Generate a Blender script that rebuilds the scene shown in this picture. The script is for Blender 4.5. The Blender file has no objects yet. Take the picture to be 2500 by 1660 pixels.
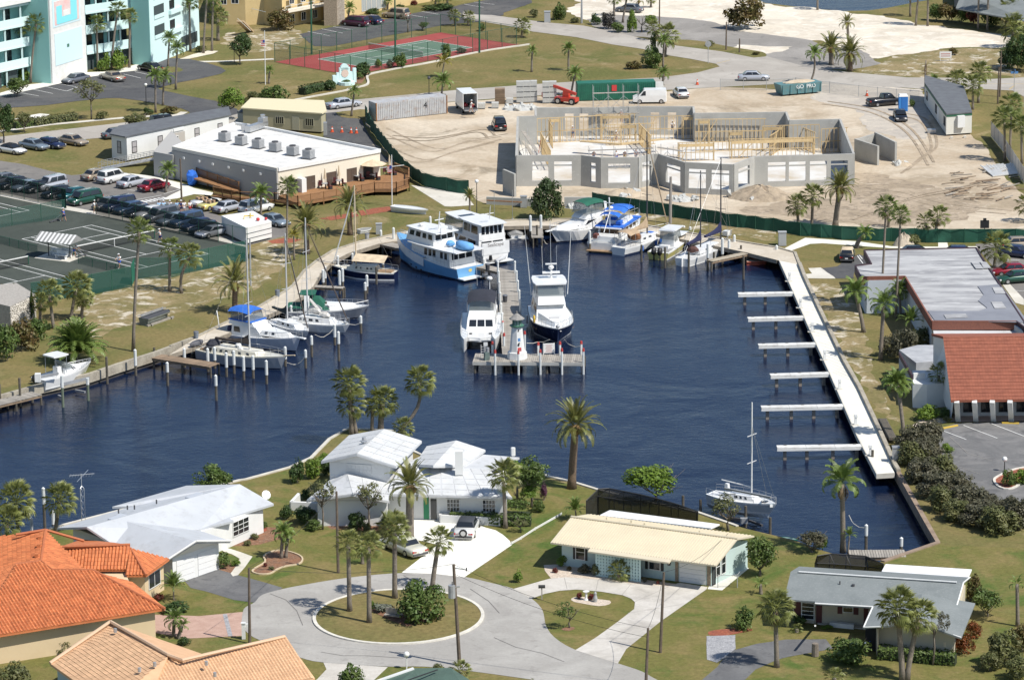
import bpy,bmesh,math,random
from mathutils import Vector,Matrix,noise,geometry
Ve=Vector
S=bpy.context.scene
COL=S.collection
R=math.radians
# ---------------------------------------------------------------- camera, world, sun, exposure
F,PITCH,ROLL,CAMH=9000.0,R(14.407),R(0.683),102.94
cam_d=bpy.data.cameras.new('camera');cam=bpy.data.objects.new('camera',cam_d);COL.objects.link(cam)
cam_d.sensor_width=36.0;cam_d.lens=36.0*F/2500;cam_d.clip_start=1.0;cam_d.clip_end=8000
cam.matrix_world=Matrix.Translation((0,0,CAMH))@Matrix.Rotation(R(90)-PITCH,4,'X')@Matrix.Rotation(-ROLL,4,'Z')
S.camera=cam
W_=bpy.data.worlds.new('World');S.world=W_;W_.use_nodes=True
nt=W_.node_tree;nt.nodes.clear()
SUN_EL=R(53.0);SUN_DIR=Ve((math.cos(SUN_EL)*.835,-math.cos(SUN_EL)*.55,math.sin(SUN_EL))).normalized()
sky=nt.nodes.new('ShaderNodeTexSky');sky.sky_type='NISHITA';sky.sun_disc=False
sky.sun_elevation=SUN_EL;sky.sun_rotation=math.atan2(SUN_DIR.x,SUN_DIR.y);sky.air_density=1.0;sky.dust_density=.5;sky.ozone_density=2.0
bg=nt.nodes.new('ShaderNodeBackground');bg.inputs[1].default_value=0.1
wo=nt.nodes.new('ShaderNodeOutputWorld');nt.links.new(sky.outputs[0],bg.inputs[0]);nt.links.new(bg.outputs[0],wo.inputs[0])
sun_d=bpy.data.lights.new('sun','SUN');sun_d.energy=4.45;sun_d.angle=R(.5);sun_d.color=(1,.955,.88)
sun=bpy.data.objects.new('sun',sun_d);COL.objects.link(sun);sun.rotation_euler=(-SUN_DIR).to_track_quat('-Z','Y').to_euler()
S.view_settings.view_transform='Standard';S.view_settings.look='None';S.view_settings.exposure=0.27;S.view_settings.gamma=1;S.view_settings.use_curve_mapping=False
S.cycles.max_bounces=6;S.cycles.diffuse_bounces=2;S.cycles.glossy_bounces=2;S.cycles.transparent_max_bounces=12;S.cycles.transmission_bounces=3
# ---------------------------------------------------------------- surveying: image point of a ground mark -> its place on the plan
cP,sP,cR,sR=math.cos(PITCH),math.sin(PITCH),math.cos(ROLL),math.sin(ROLL)
TL=dict(a=(0,0),b=(600,0),c=(1200,0),d=(1800,0),e=(0,300),f=(600,300),g=(1200,300),h=(1800,300),i=(0,600),j=(600,500),k=(1200,500),
		  l=(1800,550),m=(0,900),n=(600,900),o=(1200,900),p=(1800,900),q=(0,1260),r=(600,1260),s=(1200,1260),t=(1800,1260))
def G(px,py,z=0.0):
	u=(px-1250)/F;v=(830-py)/F
	u,v=u*cR+v*sR,-u*sR+v*cR
	d=Ve((u,cP+v*sP,-sP+v*cP));k=(z-CAMH)/d.z
	return Ve((d.x*k,d.y*k,z))
def T(tile,X,Y):ox,oy=TL[tile];return(ox+X/3.3743,oy+Y/3.3743)
def W(tile,X,Y,z=0.0):return G(*T(tile,X,Y),z)
def PJ(p):
	y,z=p[1],p[2]-CAMH;dep=y*cP-z*sP;v=(y*sP+z*cP)/dep;u=p[0]/dep
	u,v=u*cR-v*sR,u*sR+v*cR
	return 1250+u*F,830-v*F
def HT(base,topy):            # height above a ground mark of a point seen straight above it at image row topy
	lo,hi=-5.0,60.0
	for _ in range(40):
		m=(lo+hi)/2
		if PJ((base[0],base[1],m))[1]>topy:lo=m
		else:hi=m
	return lo
def PX(s,z=0.0,tile=None):   # 'x y, x y' -> plan points
	out=[]
	for a in s.replace('\n',' ').split(','):
		a=a.split()
		if len(a)==3:out.append(W(a[0],float(a[1]),float(a[2]),z))
		elif len(a)==2:out.append(W(tile,float(a[0]),float(a[1]),z)if tile else G(float(a[0]),float(a[1]),z))
	return out
# ---------------------------------------------------------------- materials
MATS={}
def _mix(nt,fac,a,b):
	m=nt.nodes.new('ShaderNodeMix');m.data_type='RGBA'
	for sock,v in((m.inputs[0],fac),(m.inputs[6],a),(m.inputs[7],b)):
		if isinstance(v,(tuple,list)):sock.default_value=(*v[:3],1)
		elif isinstance(v,(int,float)):sock.default_value=v
		else:nt.links.new(v,sock)
	return m.outputs[2]
def _ramp(nt,src,lo,hi):
	r=nt.nodes.new('ShaderNodeMapRange');r.inputs[1].default_value=lo;r.inputs[2].default_value=hi;nt.links.new(src,r.inputs[0]);return r.outputs[0]
def _noise(nt,co,scale,detail=4,rough=.6,dist=0):
	n=nt.nodes.new('ShaderNodeTexNoise');n.inputs['Scale'].default_value=scale;n.inputs['Detail'].default_value=detail;n.inputs['Roughness'].default_value=rough
	n.inputs['Distortion'].default_value=dist
	if co is not None:nt.links.new(co,n.inputs['Vector'])
	return n.outputs[0]
def base_mat(name):
	m=bpy.data.materials.new(name);m.use_nodes=True;nt=m.node_tree;b=nt.nodes['Principled BSDF'];return m,nt,b
def mat(name,c=(.5,.5,.5),rough=.6,c2=None,scale=1.5,lo=.35,hi=.65,metal=0,bump=0,bscale=20,spec=.5,rnd=0,isl=0,c3=None,s3=6,coat=0,trans=None,alpha=1,stretch=None,emit=None):
	if name in MATS:return MATS[name]
	m,nt,b=base_mat(name);tc=nt.nodes.new('ShaderNodeTexCoord');co=tc.outputs['Object']
	if stretch:
		mp=nt.nodes.new('ShaderNodeMapping');mp.inputs['Scale'].default_value=stretch;nt.links.new(co,mp.inputs[0]);co=mp.outputs[0]
	col=c
	if c2:col=_mix(nt,_ramp(nt,_noise(nt,co,scale,5),lo,hi),c,c2)
	if c3:col=_mix(nt,_ramp(nt,_noise(nt,co,s3,6,.7),.52,.72),col,c3)
	if rnd or isl:
		g=nt.nodes.new('ShaderNodeObjectInfo').outputs['Random']if rnd else nt.nodes.new('ShaderNodeNewGeometry').outputs['Random Per Island']
		h=nt.nodes.new('ShaderNodeHueSaturation');k=rnd or isl
		mr=nt.nodes.new('ShaderNodeMapRange');mr.inputs[3].default_value=1-k;mr.inputs[4].default_value=1+k;nt.links.new(g,mr.inputs[0]);nt.links.new(mr.outputs[0],h.inputs['Value'])
		if isinstance(col,tuple):h.inputs['Color'].default_value=(*col,1)
		else:nt.links.new(col,h.inputs['Color'])
		col=h.outputs[0]
	if isinstance(col,tuple):b.inputs['Base Color'].default_value=(*col,1)
	else:nt.links.new(col,b.inputs['Base Color'])
	b.inputs['Roughness'].default_value=rough;b.inputs['Metallic'].default_value=metal;b.inputs['Specular IOR Level'].default_value=spec;b.inputs['Alpha'].default_value=alpha
	if coat:b.inputs['Coat Weight'].default_value=coat;b.inputs['Coat Roughness'].default_value=.05
	if emit:b.inputs['Emission Color'].default_value=(*emit,1);b.inputs['Emission Strength'].default_value=1
	if bump:
		bp=nt.nodes.new('ShaderNodeBump');bp.inputs['Strength'].default_value=bump;bp.inputs['Distance'].default_value=.05
		nt.links.new(_noise(nt,co,bscale,4),bp.inputs['Height']);nt.links.new(bp.outputs[0],b.inputs['Normal'])
	if trans:
		o=nt.nodes['Material Output'];tr=nt.nodes.new('ShaderNodeBsdfTranslucent');ms=nt.nodes.new('ShaderNodeMixShader');ms.inputs[0].default_value=trans
		if isinstance(col,tuple):tr.inputs[0].default_value=(*col,1)
		else:nt.links.new(col,tr.inputs[0])
		nt.links.new(b.outputs[0],ms.inputs[1]);nt.links.new(tr.outputs[0],ms.inputs[2]);nt.links.new(ms.outputs[0],o.inputs[0])
	MATS[name]=m;return m
def gm(name,cols,scales,ramps,bump=.3,bscale=6,rough=.95,fine=None,dist=.6):
	# several natural colours laid over one another by noise of different size
	if name in MATS:return MATS[name]
	m,nt,b=base_mat(name);co=nt.nodes.new('ShaderNodeTexCoord').outputs['Object'];col=cols[0]
	for k,c in enumerate(cols[1:]):
		mp=nt.nodes.new('ShaderNodeMapping');mp.inputs['Location'].default_value=(17.3*k,9.1*k,3*k);nt.links.new(co,mp.inputs[0])
		col=_mix(nt,_ramp(nt,_noise(nt,mp.outputs[0],scales[k],6,.65,dist),*ramps[k]),col,c)
	if fine:
		n=_noise(nt,co,fine[0],3,.7);h=nt.nodes.new('ShaderNodeHueSaturation');mr=nt.nodes.new('ShaderNodeMapRange')
		mr.inputs[1].default_value=.25;mr.inputs[2].default_value=.75;mr.inputs[3].default_value=1-fine[1];mr.inputs[4].default_value=1+fine[1]
		nt.links.new(n,mr.inputs[0]);nt.links.new(mr.outputs[0],h.inputs['Value']);nt.links.new(col,h.inputs['Color']);col=h.outputs[0]
	nt.links.new(col,b.inputs['Base Color']);b.inputs['Roughness'].default_value=rough;b.inputs['Specular IOR Level'].default_value=.2
	if bump:
		bp=nt.nodes.new('ShaderNodeBump');bp.inputs['Strength'].default_value=bump;bp.inputs['Distance'].default_value=.1
		nt.links.new(_noise(nt,co,bscale,5,.7),bp.inputs['Height']);nt.links.new(bp.outputs[0],b.inputs['Normal'])
	MATS[name]=m;return m
# ---------------------------------------------------------------- mesh building
class MB:
	def __init__(s):s.v=[];s.f=[];s.m=[];s.mi=0
	def add(s,vs,fs):
		n=len(s.v);s.v+=[tuple(v)for v in vs];s.f+=[tuple(n+i for i in f)for f in fs];s.m+=[s.mi]*len(fs);return s
	def poly(s,*p):return s.add(p,[tuple(range(len(p)))])
	def box(s,c,d,rz=0,M=None,top=1.0):
		x,y,z=d[0]/2,d[1]/2,d[2]/2;t=top
		vs=[Ve(q)for q in((-x,-y,-z),(x,-y,-z),(x,y,-z),(-x,y,-z),(-x*t,-y*t,z),(x*t,-y*t,z),(x*t,y*t,z),(-x*t,y*t,z))]
		rot=M if M else Matrix.Rotation(rz,3,'Z')
		return s.add([rot@v+Ve(c)for v in vs],[(3,2,1,0),(4,5,6,7),(0,1,5,4),(1,2,6,5),(2,3,7,6),(3,0,4,7)])
	def bar(s,a,b,w,h=None):       # square bar between two points
		a,b=Ve(a),Ve(b);d=b-a;L=d.length
		if L<1e-6:return s
		q=d.to_track_quat('X','Z').to_matrix()
		return s.box((a+b)/2,(L,w,h or w),M=q)
	def prism(s,pts,z0,z1):
		n=len(pts);ar=sum(pts[i][0]*pts[(i+1)%n][1]-pts[(i+1)%n][0]*pts[i][1]for i in range(n))
		if ar<0:pts=pts[::-1]
		vs=[(p[0],p[1],z0)for p in pts]+[(p[0],p[1],z1)for p in pts]
		return s.add(vs,[tuple(range(n))[::-1],tuple(range(n,2*n))]+[(i,(i+1)%n,n+(i+1)%n,n+i)for i in range(n)])
	def loft(s,rings,cap=True,closed=True):
		n=len(rings[0]);vs=[p for r in rings for p in r];fs=[]
		for k in range(len(rings)-1):
			for i in range(n if closed else n-1):
				j=(i+1)%n;fs.append((k*n+i,k*n+j,(k+1)*n+j,(k+1)*n+i))
		if cap:fs+=[tuple(range(n))[::-1],tuple(range((len(rings)-1)*n,len(rings)*n))]
		return s.add(vs,fs)
	def tube(s,path,r,n=6,cap=True):
		path=[Ve(p)for p in path];rings=[]
		rs=r if isinstance(r,(list,tuple))else[r]*len(path)
		for i,p in enumerate(path):
			d=(path[min(i+1,len(path)-1)]-path[max(i-1,0)]).normalized();q=d.to_track_quat('Z','Y').to_matrix()
			rings.append([p+q@Ve((math.cos(k*2*math.pi/n)*rs[i],math.sin(k*2*math.pi/n)*rs[i],0))for k in range(n)])
		return s.loft(rings,cap)
	def cyl(s,p,r,h,n=10,r2=None):p=Ve(p);return s.tube([p,p+Ve((0,0,h))],[r,r if r2 is None else r2],n)
	def disc(s,c,r,n=12,axis='Z',sq=1.0):
		pts=[]
		for k in range(n):
			a,b=math.cos(k*2*math.pi/n)*r,math.sin(k*2*math.pi/n)*r*sq
			pts.append(Ve(c)+Ve({'Z':(a,b,0),'X':(0,a,b),'Y':(a,0,b)}[axis]))
		return s.poly(*pts)
	def lathe(s,c,prof,n=10):c=Ve(c);return s.loft([[c+Ve((math.cos(k*2*math.pi/n)*r,math.sin(k*2*math.pi/n)*r,z))for k in range(n)]for r,z in prof])
	def blob(s,c,r,n=8,m=5,jit=0,seed=0):
		rnd=random.Random(seed);rings=[]
		if not isinstance(r,(tuple,list)):r=(r,r,r)
		for i in range(1,m):
			t=math.pi*i/m;rings.append([Ve(c)+Ve((math.sin(t)*math.cos(k*2*math.pi/n)*r[0],math.sin(t)*math.sin(k*2*math.pi/n)*r[1],-math.cos(t)*r[2]))*1.0+Ve((rnd.uniform(-jit,jit),rnd.uniform(-jit,jit),rnd.uniform(-jit,jit)))for k in range(n)])
		return s.loft(rings)
	def mesh(s,name,mats,smooth=False):
		me=bpy.data.meshes.new(name);me.from_pydata(s.v,[],s.f)
		for m in(mats if isinstance(mats,(list,tuple))else[mats]):me.materials.append(m)
		if any(s.m):me.polygons.foreach_set('material_index',s.m)
		if smooth:me.polygons.foreach_set('use_smooth',[True]*len(s.f))
		me.update();return me
def obj(name,me,parent=None,loc=None,rot=None,world=False):
	o=bpy.data.objects.new(name,me);COL.objects.link(o)
	if parent is not None:o.parent=parent
	if loc is not None:o.location=loc
	if rot is not None:o.rotation_euler=rot
	return o
def part(name,mb,mats,parent,smooth=False,label=None,stuff=False,loc=None,rot=None):
	me=mb.mesh(name,mats,smooth)
	o=obj(name,me,parent,loc,rot)
	if label:o['label']=label
	if stuff:o['kind']='stuff'
	return o
def wq(name,mb,mats,root,smooth=False,label=None,stuff=False,parent=None):   # vertices given on the plan, stored from the root's base
	L=root.location;mb.v=[(x-L.x,y-L.y,z-L.z)for x,y,z in mb.v]
	return part(name,mb,mats,parent or root,smooth,label,stuff)
def tg(name,label,cat,loc=(0,0,0),rz=0,group=None):
	o=bpy.data.objects.new(name,None);COL.objects.link(o);o.empty_display_size=.3
	o.location=loc;o.rotation_euler=(0,0,rz);o['label']=label;o['category']=cat
	if group:o['group']=group
	return o
def solo(name,mb,mats,label,cat,loc=(0,0,0),rz=0,group=None,smooth=False):   # a thing that is one mesh
	o=obj(name,mb.mesh(name,mats,smooth),None,loc,(0,0,rz));o['label']=label;o['category']=cat
	if group:o['group']=group
	return o
def st_(name,mb,mats,smooth=False):
	o=obj(name,mb.mesh(name,mats,smooth));o['kind']='structure';return o
def ct(root,loc,rz=None,label=None,scale=None,group=None,swap=None):
	c=root.copy();COL.objects.link(c);c.location=loc
	if rz is not None:c.rotation_euler=(0,0,rz)
	if scale is not None:c.scale=(scale,)*3 if isinstance(scale,(int,float))else scale
	if label:c['label']=label
	if group:c['group']=group
	def rec(src,dst):
		for ch in src.children:
			d=ch.copy();COL.objects.link(d);d.parent=dst
			if swap and d.type=='MESH':
				for i,sl in enumerate(d.material_slots):
					m_=sl.material and swap.get(sl.material.name)
					if m_:sl.link='OBJECT';sl.material=m_
			rec(ch,d)
	rec(root,c);return c
def lt(txt,size,m,parent,loc,rot,name='lettering',depth=.004):
	cu=bpy.data.curves.new(name,'FONT');cu.body=txt;cu.size=size;cu.extrude=depth;cu.align_x='CENTER';cu.align_y='CENTER'
	tmp=bpy.data.objects.new('tmp',cu);COL.objects.link(tmp)
	me=bpy.data.meshes.new_from_object(tmp.evaluated_get(bpy.context.evaluated_depsgraph_get()));bpy.data.objects.remove(tmp);me.materials.append(m)
	return obj(name,me,parent,loc,rot)
# ---------------------------------------------------------------- ground sheets
def sp_(pts,n=4):
	out=[];N=len(pts)
	for i in range(N):
		a,b,c,d=pts[i-1],pts[i],pts[(i+1)%N],pts[(i+2)%N]
		for k in range(n):
			t=k/n;out.append(.5*((2*b)+(c-a)*t+(2*a-5*b+4*c-d)*t*t+(3*b-a-3*c+d)*t**3))
	return out
def rough_edge(pts,amp,step=.6,seed=0):
	out=[];N=len(pts)
	for i in range(N):
		a,b=pts[i],pts[(i+1)%N];n=max(1,int((b-a).length/step));nrm=Ve((-(b-a).y,(b-a).x,0)).normalized()
		for k in range(n):
			p=a.lerp(b,k/n);out.append(p+nrm*amp*1.6*(noise.fractal(Ve((p.x*.22+seed,p.y*.22,0)),.9,2,3)))
	return out
def tess(pts,z,holes=()):
	loops=[[Ve((p.x,p.y,0))for p in l]for l in(pts,*holes)];flat=[p for l in loops for p in l]
	tris=geometry.tessellate_polygon(loops);mb=MB();fs=[]
	for t in tris:
		a,b,c=(flat[i]for i in t);fs.append(t if(b-a).cross(c-a).z>0 else t[::-1])
	mb.add([(p.x,p.y,z)for p in flat],fs);return mb
def sh(name,s,z,m,tile=None,sm=0,rough=0,pts=None):
	p=pts or PX(s,0,tile)
	if sm:p=sp_(p,sm)
	if rough:p=rough_edge(p,rough,seed=len(name)+z*100)
	return st_(name,tess(p,z),m)
def ribbon(pts,w,z=None,closed=False):      # flat strip of width w along a line
	mb=MB();N=len(pts);L,Rr=[],[]
	for i in range(N):
		a=pts[i-1]if(closed or i)else pts[i];b=pts[(i+1)%N]if(closed or i<N-1)else pts[i]
		d=(b-a);d.z=0;d.normalize();n=Ve((-d.y,d.x,0))*w/2
		p=pts[i].copy()
		if z is not None:p.z=z
		L.append(p+n);Rr.append(p-n)
	for i in range(N if closed else N-1):
		j=(i+1)%N;mb.poly(Rr[i],Rr[j],L[j],L[i])
	return mb
def kerb(pts,w,z0,z1,closed=False,mb=None):
	mb=mb or MB();N=len(pts);A,B=[],[]
	for i in range(N):
		a=pts[i-1]if(closed or i)else pts[i];b=pts[(i+1)%N]if(closed or i<N-1)else pts[i]
		d=(b-a);d.z=0;d.normalize();n=Ve((-d.y,d.x,0))*w/2;A.append(pts[i]+n);B.append(pts[i]-n)
	rings=[[Ve((A[i].x,A[i].y,z0)),Ve((A[i].x,A[i].y,z1)),Ve((B[i].x,B[i].y,z1)),Ve((B[i].x,B[i].y,z0))]for i in range(N)]
	if closed:rings.append(rings[0])
	mb.loft(rings,not closed);return mb
# ---------------------------------------------------------------- surfaces of the ground
WZ=-1.3
GRASS=gm('grass',[(.20,.16,.065),(.125,.128,.04),(.30,.235,.125),(.09,.108,.032)],[.10,.16,.5],[(.42,.62),(.58,.74),(.62,.78)],bump=.5,bscale=5,fine=(2.2,.28))
LAWN=gm('lawn_grass',[(.15,.142,.042),(.215,.17,.068),(.085,.125,.027),(.29,.225,.115)],[.22,.17,.55],[(.45,.65),(.5,.66),(.64,.8)],bump=.5,bscale=6,fine=(2.5,.25))
DRYG=gm('dry_grass',[(.28,.22,.115),(.18,.155,.065),(.56,.50,.40),(.13,.125,.045)],[.18,.5,.3],[(.42,.6),(.52,.64),(.58,.72)],bump=.5,bscale=5,fine=(2.2,.3))
SAND=gm('sand',[(.44,.355,.255),(.58,.50,.39),(.33,.265,.185),(.50,.43,.33),(.27,.225,.165)],[.06,.05,.35,.12],[(.42,.62),(.52,.68),(.55,.7),(.62,.75)],bump=.6,bscale=2.5,fine=(1.6,.12),dist=1.5)
WSAND=gm('white_sand',[(.68,.61,.50),(.55,.49,.40),(.74,.69,.60),(.43,.40,.35)],[.09,.3,.2],[(.45,.62),(.5,.65),(.64,.74)],bump=.4,bscale=2,fine=(1.8,.08),dist=1.2)
ASPH=gm('asphalt',[(.085,.086,.09),(.12,.118,.115),(.06,.06,.066)],[.12,.5],[(.45,.65),(.55,.72)],bump=.15,bscale=20,fine=(3,.15))
OLDA=gm('old_asphalt',[(.25,.235,.215),(.32,.30,.275),(.19,.18,.17),(.40,.37,.33)],[.10,.35,.2],[(.42,.62),(.56,.72),(.62,.75)],bump=.15,bscale=20,fine=(3,.1))
ROAD=gm('road_surface',[(.37,.34,.30),(.44,.41,.365),(.31,.285,.25)],[.12,.4],[(.45,.65),(.55,.72)],bump=.1,bscale=20,fine=(3,.07))
CULD=gm('worn_road',[(.335,.32,.295),(.40,.385,.355),(.28,.265,.245)],[.15,.6],[(.42,.62),(.56,.72)],bump=.1,bscale=20,fine=(3.5,.08))
CONC=gm('concrete',[(.55,.52,.45),(.64,.61,.54),(.46,.43,.37)],[.3,.9],[(.42,.62),(.56,.74)],bump=.1,bscale=20,fine=(4,.06))
PALEC=gm('pale_concrete',[(.70,.68,.60),(.76,.74,.66),(.6,.57,.5)],[.3,.9],[(.42,.62),(.6,.76)],bump=.08,bscale=20,fine=(4,.05))
DRIVE=gm('drive_concrete',[(.50,.47,.42),(.58,.55,.50),(.36,.335,.30)],[.35,.22],[(.42,.62),(.5,.68)],bump=.1,bscale=20,fine=(4,.07))
MULCH=gm('mulch',[(.26,.13,.075),(.20,.12,.08),(.32,.2,.13)],[1.5,3],[(.4,.6),(.5,.7)],bump=.6,bscale=12,fine=(6,.3))
REDM=gm('red_mulch',[(.33,.105,.06),(.26,.09,.06),(.38,.17,.1)],[1.2,3],[(.4,.6),(.55,.7)],bump=.6,bscale=12,fine=(6,.3))
GRAVEL=gm('gravel',[(.62,.52,.42),(.5,.42,.34),(.72,.64,.55)],[2,5],[(.4,.6),(.5,.7)],bump=.6,bscale=12,fine=(7,.25))
PEBBLE=gm('grey_pebble',[(.36,.36,.37),(.28,.28,.29),(.5,.5,.5)],[2,5],[(.4,.6),(.5,.7)],bump=.6,bscale=12,fine=(7,.25))
CLAY=gm('green_clay',[(.058,.068,.058),(.075,.086,.074),(.048,.056,.05)],[.12,.3],[(.42,.62),(.55,.7)],bump=.1,bscale=12,fine=(3,.12))
REDC=gm('red_court_paint',[(.30,.065,.06),(.34,.085,.075)],[.3],[(.4,.7)],bump=0,fine=(3,.06))
GREENC=gm('green_court_paint',[(.115,.185,.135),(.135,.205,.15)],[.3],[(.4,.7)],bump=0,fine=(3,.06))
LINE=mat('white_line_paint',(.78,.78,.75),.7,(.6,.6,.57),2,.5,.75)
YLINE=mat('yellow_line_paint',(.62,.42,.08),.7,(.5,.36,.12),2)
BULK=mat('bulkhead_concrete',(.42,.38,.30),.85,(.28,.25,.20),.8,c3=(.52,.48,.40),bump=.3)
DARKW=mat('wet_bulkhead',(.10,.085,.07),.7,(.05,.045,.04),.8)
# water
m,nt,b=base_mat('water');MATS['water']=m
b.inputs['Base Color'].default_value=(.005,.012,.035,1);b.inputs['Roughness'].default_value=.04;b.inputs['IOR'].default_value=1.33;b.inputs['Specular IOR Level'].default_value=.4
co=nt.nodes.new('ShaderNodeTexCoord').outputs['Object']
def wv(scale,st,dist,prev,rot=.5,detail=3):
	mp=nt.nodes.new('ShaderNodeMapping');mp.inputs['Scale'].default_value=st;mp.inputs['Rotation'].default_value=(0,0,rot);nt.links.new(co,mp.inputs[0])
	bp=nt.nodes.new('ShaderNodeBump');bp.inputs['Strength'].default_value=1;bp.inputs['Distance'].default_value=dist
	nt.links.new(_noise(nt,mp.outputs[0],scale,detail,.6,.4),bp.inputs['Height'])
	if prev is not None:nt.links.new(prev,bp.inputs['Normal'])
	return bp.outputs[0]
w1=wv(.9,(1,1.8,1),.036,None,.6);w2=wv(2.6,(1,1.7,1),.024,w1,.35);w3=wv(.06,(1,1,1),.35,w2,0)
nt.links.new(w3,b.inputs['Normal'])
WATER=m
# ---------------------------------------------------------------- land with the basin, the canal and the far river cut out
BASIN=PX('''-420 1080,0 967,89 942,220 913,290 889,376 862,415 848,486 822,545 793,622 757,672 728,700 711,716 699,742 664.5,775 638,813 614,881 592,1012 564,1071 552.5,
 1172 545,1240 541,1300 538,1393 537.5,1475 544,1585 554,1700 574,1800 591,1898 607,1941 619,1952 648,1964.5 680,2000 757,2061 885,2099 952,2140 1040,2185 1140,2194 1155,2262 1276,2290 1325,
 2155 1371,2080 1364,2010 1344,1936 1317,1800 1285,1705 1252,1600 1230,1462 1197,1400 1178,1340 1164,1280 1145,1200 1118,1120 1112,1030 1112,1005 1100,988 1072,955 1052,850 1046,805 1072,760 1118,708 1141.6,600 1171,585 1173,300 1245,0 1322,-420 1430''')
RIVER=PX('1834 -2,1868 8,1960 19,2055 28,2120 26.5,2164 20.5,2239 5.5,2330 -10,2700 -60,2700 -110,1500 -110,1650 -45')
OUT=[Ve(p)for p in((-900,-200,0),(900,-200,0),(900,2600,0),(-900,2600,0))]
st_('ground',tess(OUT,0,(BASIN,RIVER)),GRASS)
mb=MB();mb.poly((-900,-200,WZ),(900,-200,WZ),(900,2600,WZ),(-900,2600,WZ));st_('water',mb,WATER)
mb=MB()
for L in(BASIN,RIVER):
	for i in range(len(L)):
		a,b2=L[i],L[(i+1)%len(L)];mb.poly((a.x,a.y,0),(b2.x,b2.y,0),(b2.x,b2.y,WZ-.8),(a.x,a.y,WZ-.8))
st_('shore_bank',mb,DARKW)
def run(a,b2):return[p.copy()for p in BASIN[a:b2+1]]
def seawall(name,label,pts,w,z1,m=BULK):
	mb=kerb(pts,w,-.9,z1);solo(name,mb,m,label,'seawall')
seawall('seawall','weathered concrete seawall cap along the west canal lawn',run(0,6),.45,.12)
seawall('seawall','low concrete kerb wall behind the curved wooden boardwalk on the north side of the basin',run(6,29),.35,.22)
seawall('seawall','straight concrete kerb wall behind the pale east walkway with six finger piers',run(29,36),.4,.42)
seawall('seawall','brownish seawall below the scrubby hedge at the south east canal end',run(36,39),.45,.12,mat('brown_seawall',(.33,.25,.18),.85,(.22,.16,.12),.8))
seawall('seawall','thin pale seawall behind the white roofed houses on the south shore',run(43,len(BASIN)-1),.35,.12,mat('pale_cap',(.62,.59,.52),.85,(.5,.47,.4),.8))
# ---------------------------------------------------------------- big sheets
sh('dry_ground','700 640,640 700,500 745,330 790,215 830,150 800,225 720,323 694,335 681,462 664,602 640,612 610,700 590,760 600',.006,DRYG,rough=.8)
sh('dry_ground','1446 480,1900 548,1890 590,1700 560,1590 540,1480 530',.006,DRYG,rough=.7)
sh('dry_ground','1960 690,2070 700,2120 830,2160 980,2210 1040,2140 1000,2075 880',.006,DRYG,rough=.7)
sh('dry_ground','560 80,700 60,760 90,700 120,590 130,540 110',.006,DRYG,rough=.8)
sh('dry_ground','d 1280 455,d 1600 415,d 2100 395,d 2300 520,d 2350 640,d 1960 600,d 1500 640,d 1000 600,d 1200 520',.006,DRYG,rough=1.2)
sh('lawn','590 1180,708 1146,830 1125,1000 1180,1340 1170,1700 1256,1936 1322,2010 1350,2155 1376,2296 1330,2560 1340,2600 1760,-200 1760,-200 1380,0 1324,300 1250',.006,LAWN)
sh('construction_ground','''893 271,1000 262,1104 250,1250 240,1390 232,1621 224,1760 213,1860 217,2004 227,2100 237,2200 242,2290 250,2370 330,2400 350,2440 420,2500 480,2570 560,2500 562,2300 566,2096 561,1995 556,1900 541,1650 508,
 1446 479,1440 492,1340 505,1180 496,1150 472,1145 451,1036 432,1000 414,950 372,920 332,896 302''',.012,SAND,rough=.35)
sh('sand_lot','c 600 100,c 730 5,1500 -30,1834 0,1868 9.5,2055 29,d 1200 135,d 1480 200,d 1980 260,d 2250 300,d 2260 390,d 2100 400,d 1900 385,d 1600 425,d 1280 465,d 1100 490,d 1000 420,d 700 350,d 0 262,c 1750 180,c 1400 150,c 1000 140,c 780 170',.012,WSAND,rough=.9)
sh('asphalt','c 780 165,c 1000 125,c 1400 140,c 1750 168,c 1930 212,d 0 258,d 300 290,d 660 345,d 680 390,d 1000 410,d 1190 520,d 1050 560,d 900 575,1957 171,1873 142,1700 105,1650 100,1480 80',.02,OLDA,rough=.5)
sh('sand_patch','d 0 372,d 250 385,d 460 385,d 380 430,d 250 445,d 60 420,c 2000 395',.028,WSAND,rough=.5)
sh('verge','1656 97,1720 103,1745 108,1800 118,1862 128,1874 136,1865 141,1840 142,1763 127,1653 113',.034,GRASS,sm=2,rough=.15)
sh('main_road','''-150 352,0 335,296 301,462 281,557 273,704 260,881 243,1133 219,1300 207,1390 201,1615 190,1704 178,1748 166,1760 163,1850 158,1957 164,2084 178,2215 190,2313 191,2422 194,2500 190,2800 180,
 2800 222,2500 222,2470 222,2393 218,2253 218,2155 212,2004 206,1900 206,1621 221,1390 229,1104 249,896 270,796 278,700 289,480 312,267 336,0 357,-150 376''',.027,ROAD)
sh('side_road','1130 30,1165 37,1200 38,1333 56,1425 64,1496 78,1582 98,1653 113,1763 127,1840 142,1873 139,1960 162,1900 168,1760 166,1748 157,1686 145,1630 136,1570 121,1496 110,1407 92,1301 78.5,1255 67,1172 53,1130 46',.035,ROAD)
sh('side_road','d 2260 745,d 2330 700,2560 195,2560 330,2500 260,d 2362 800,d 2310 775',.035,ROAD)
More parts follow.
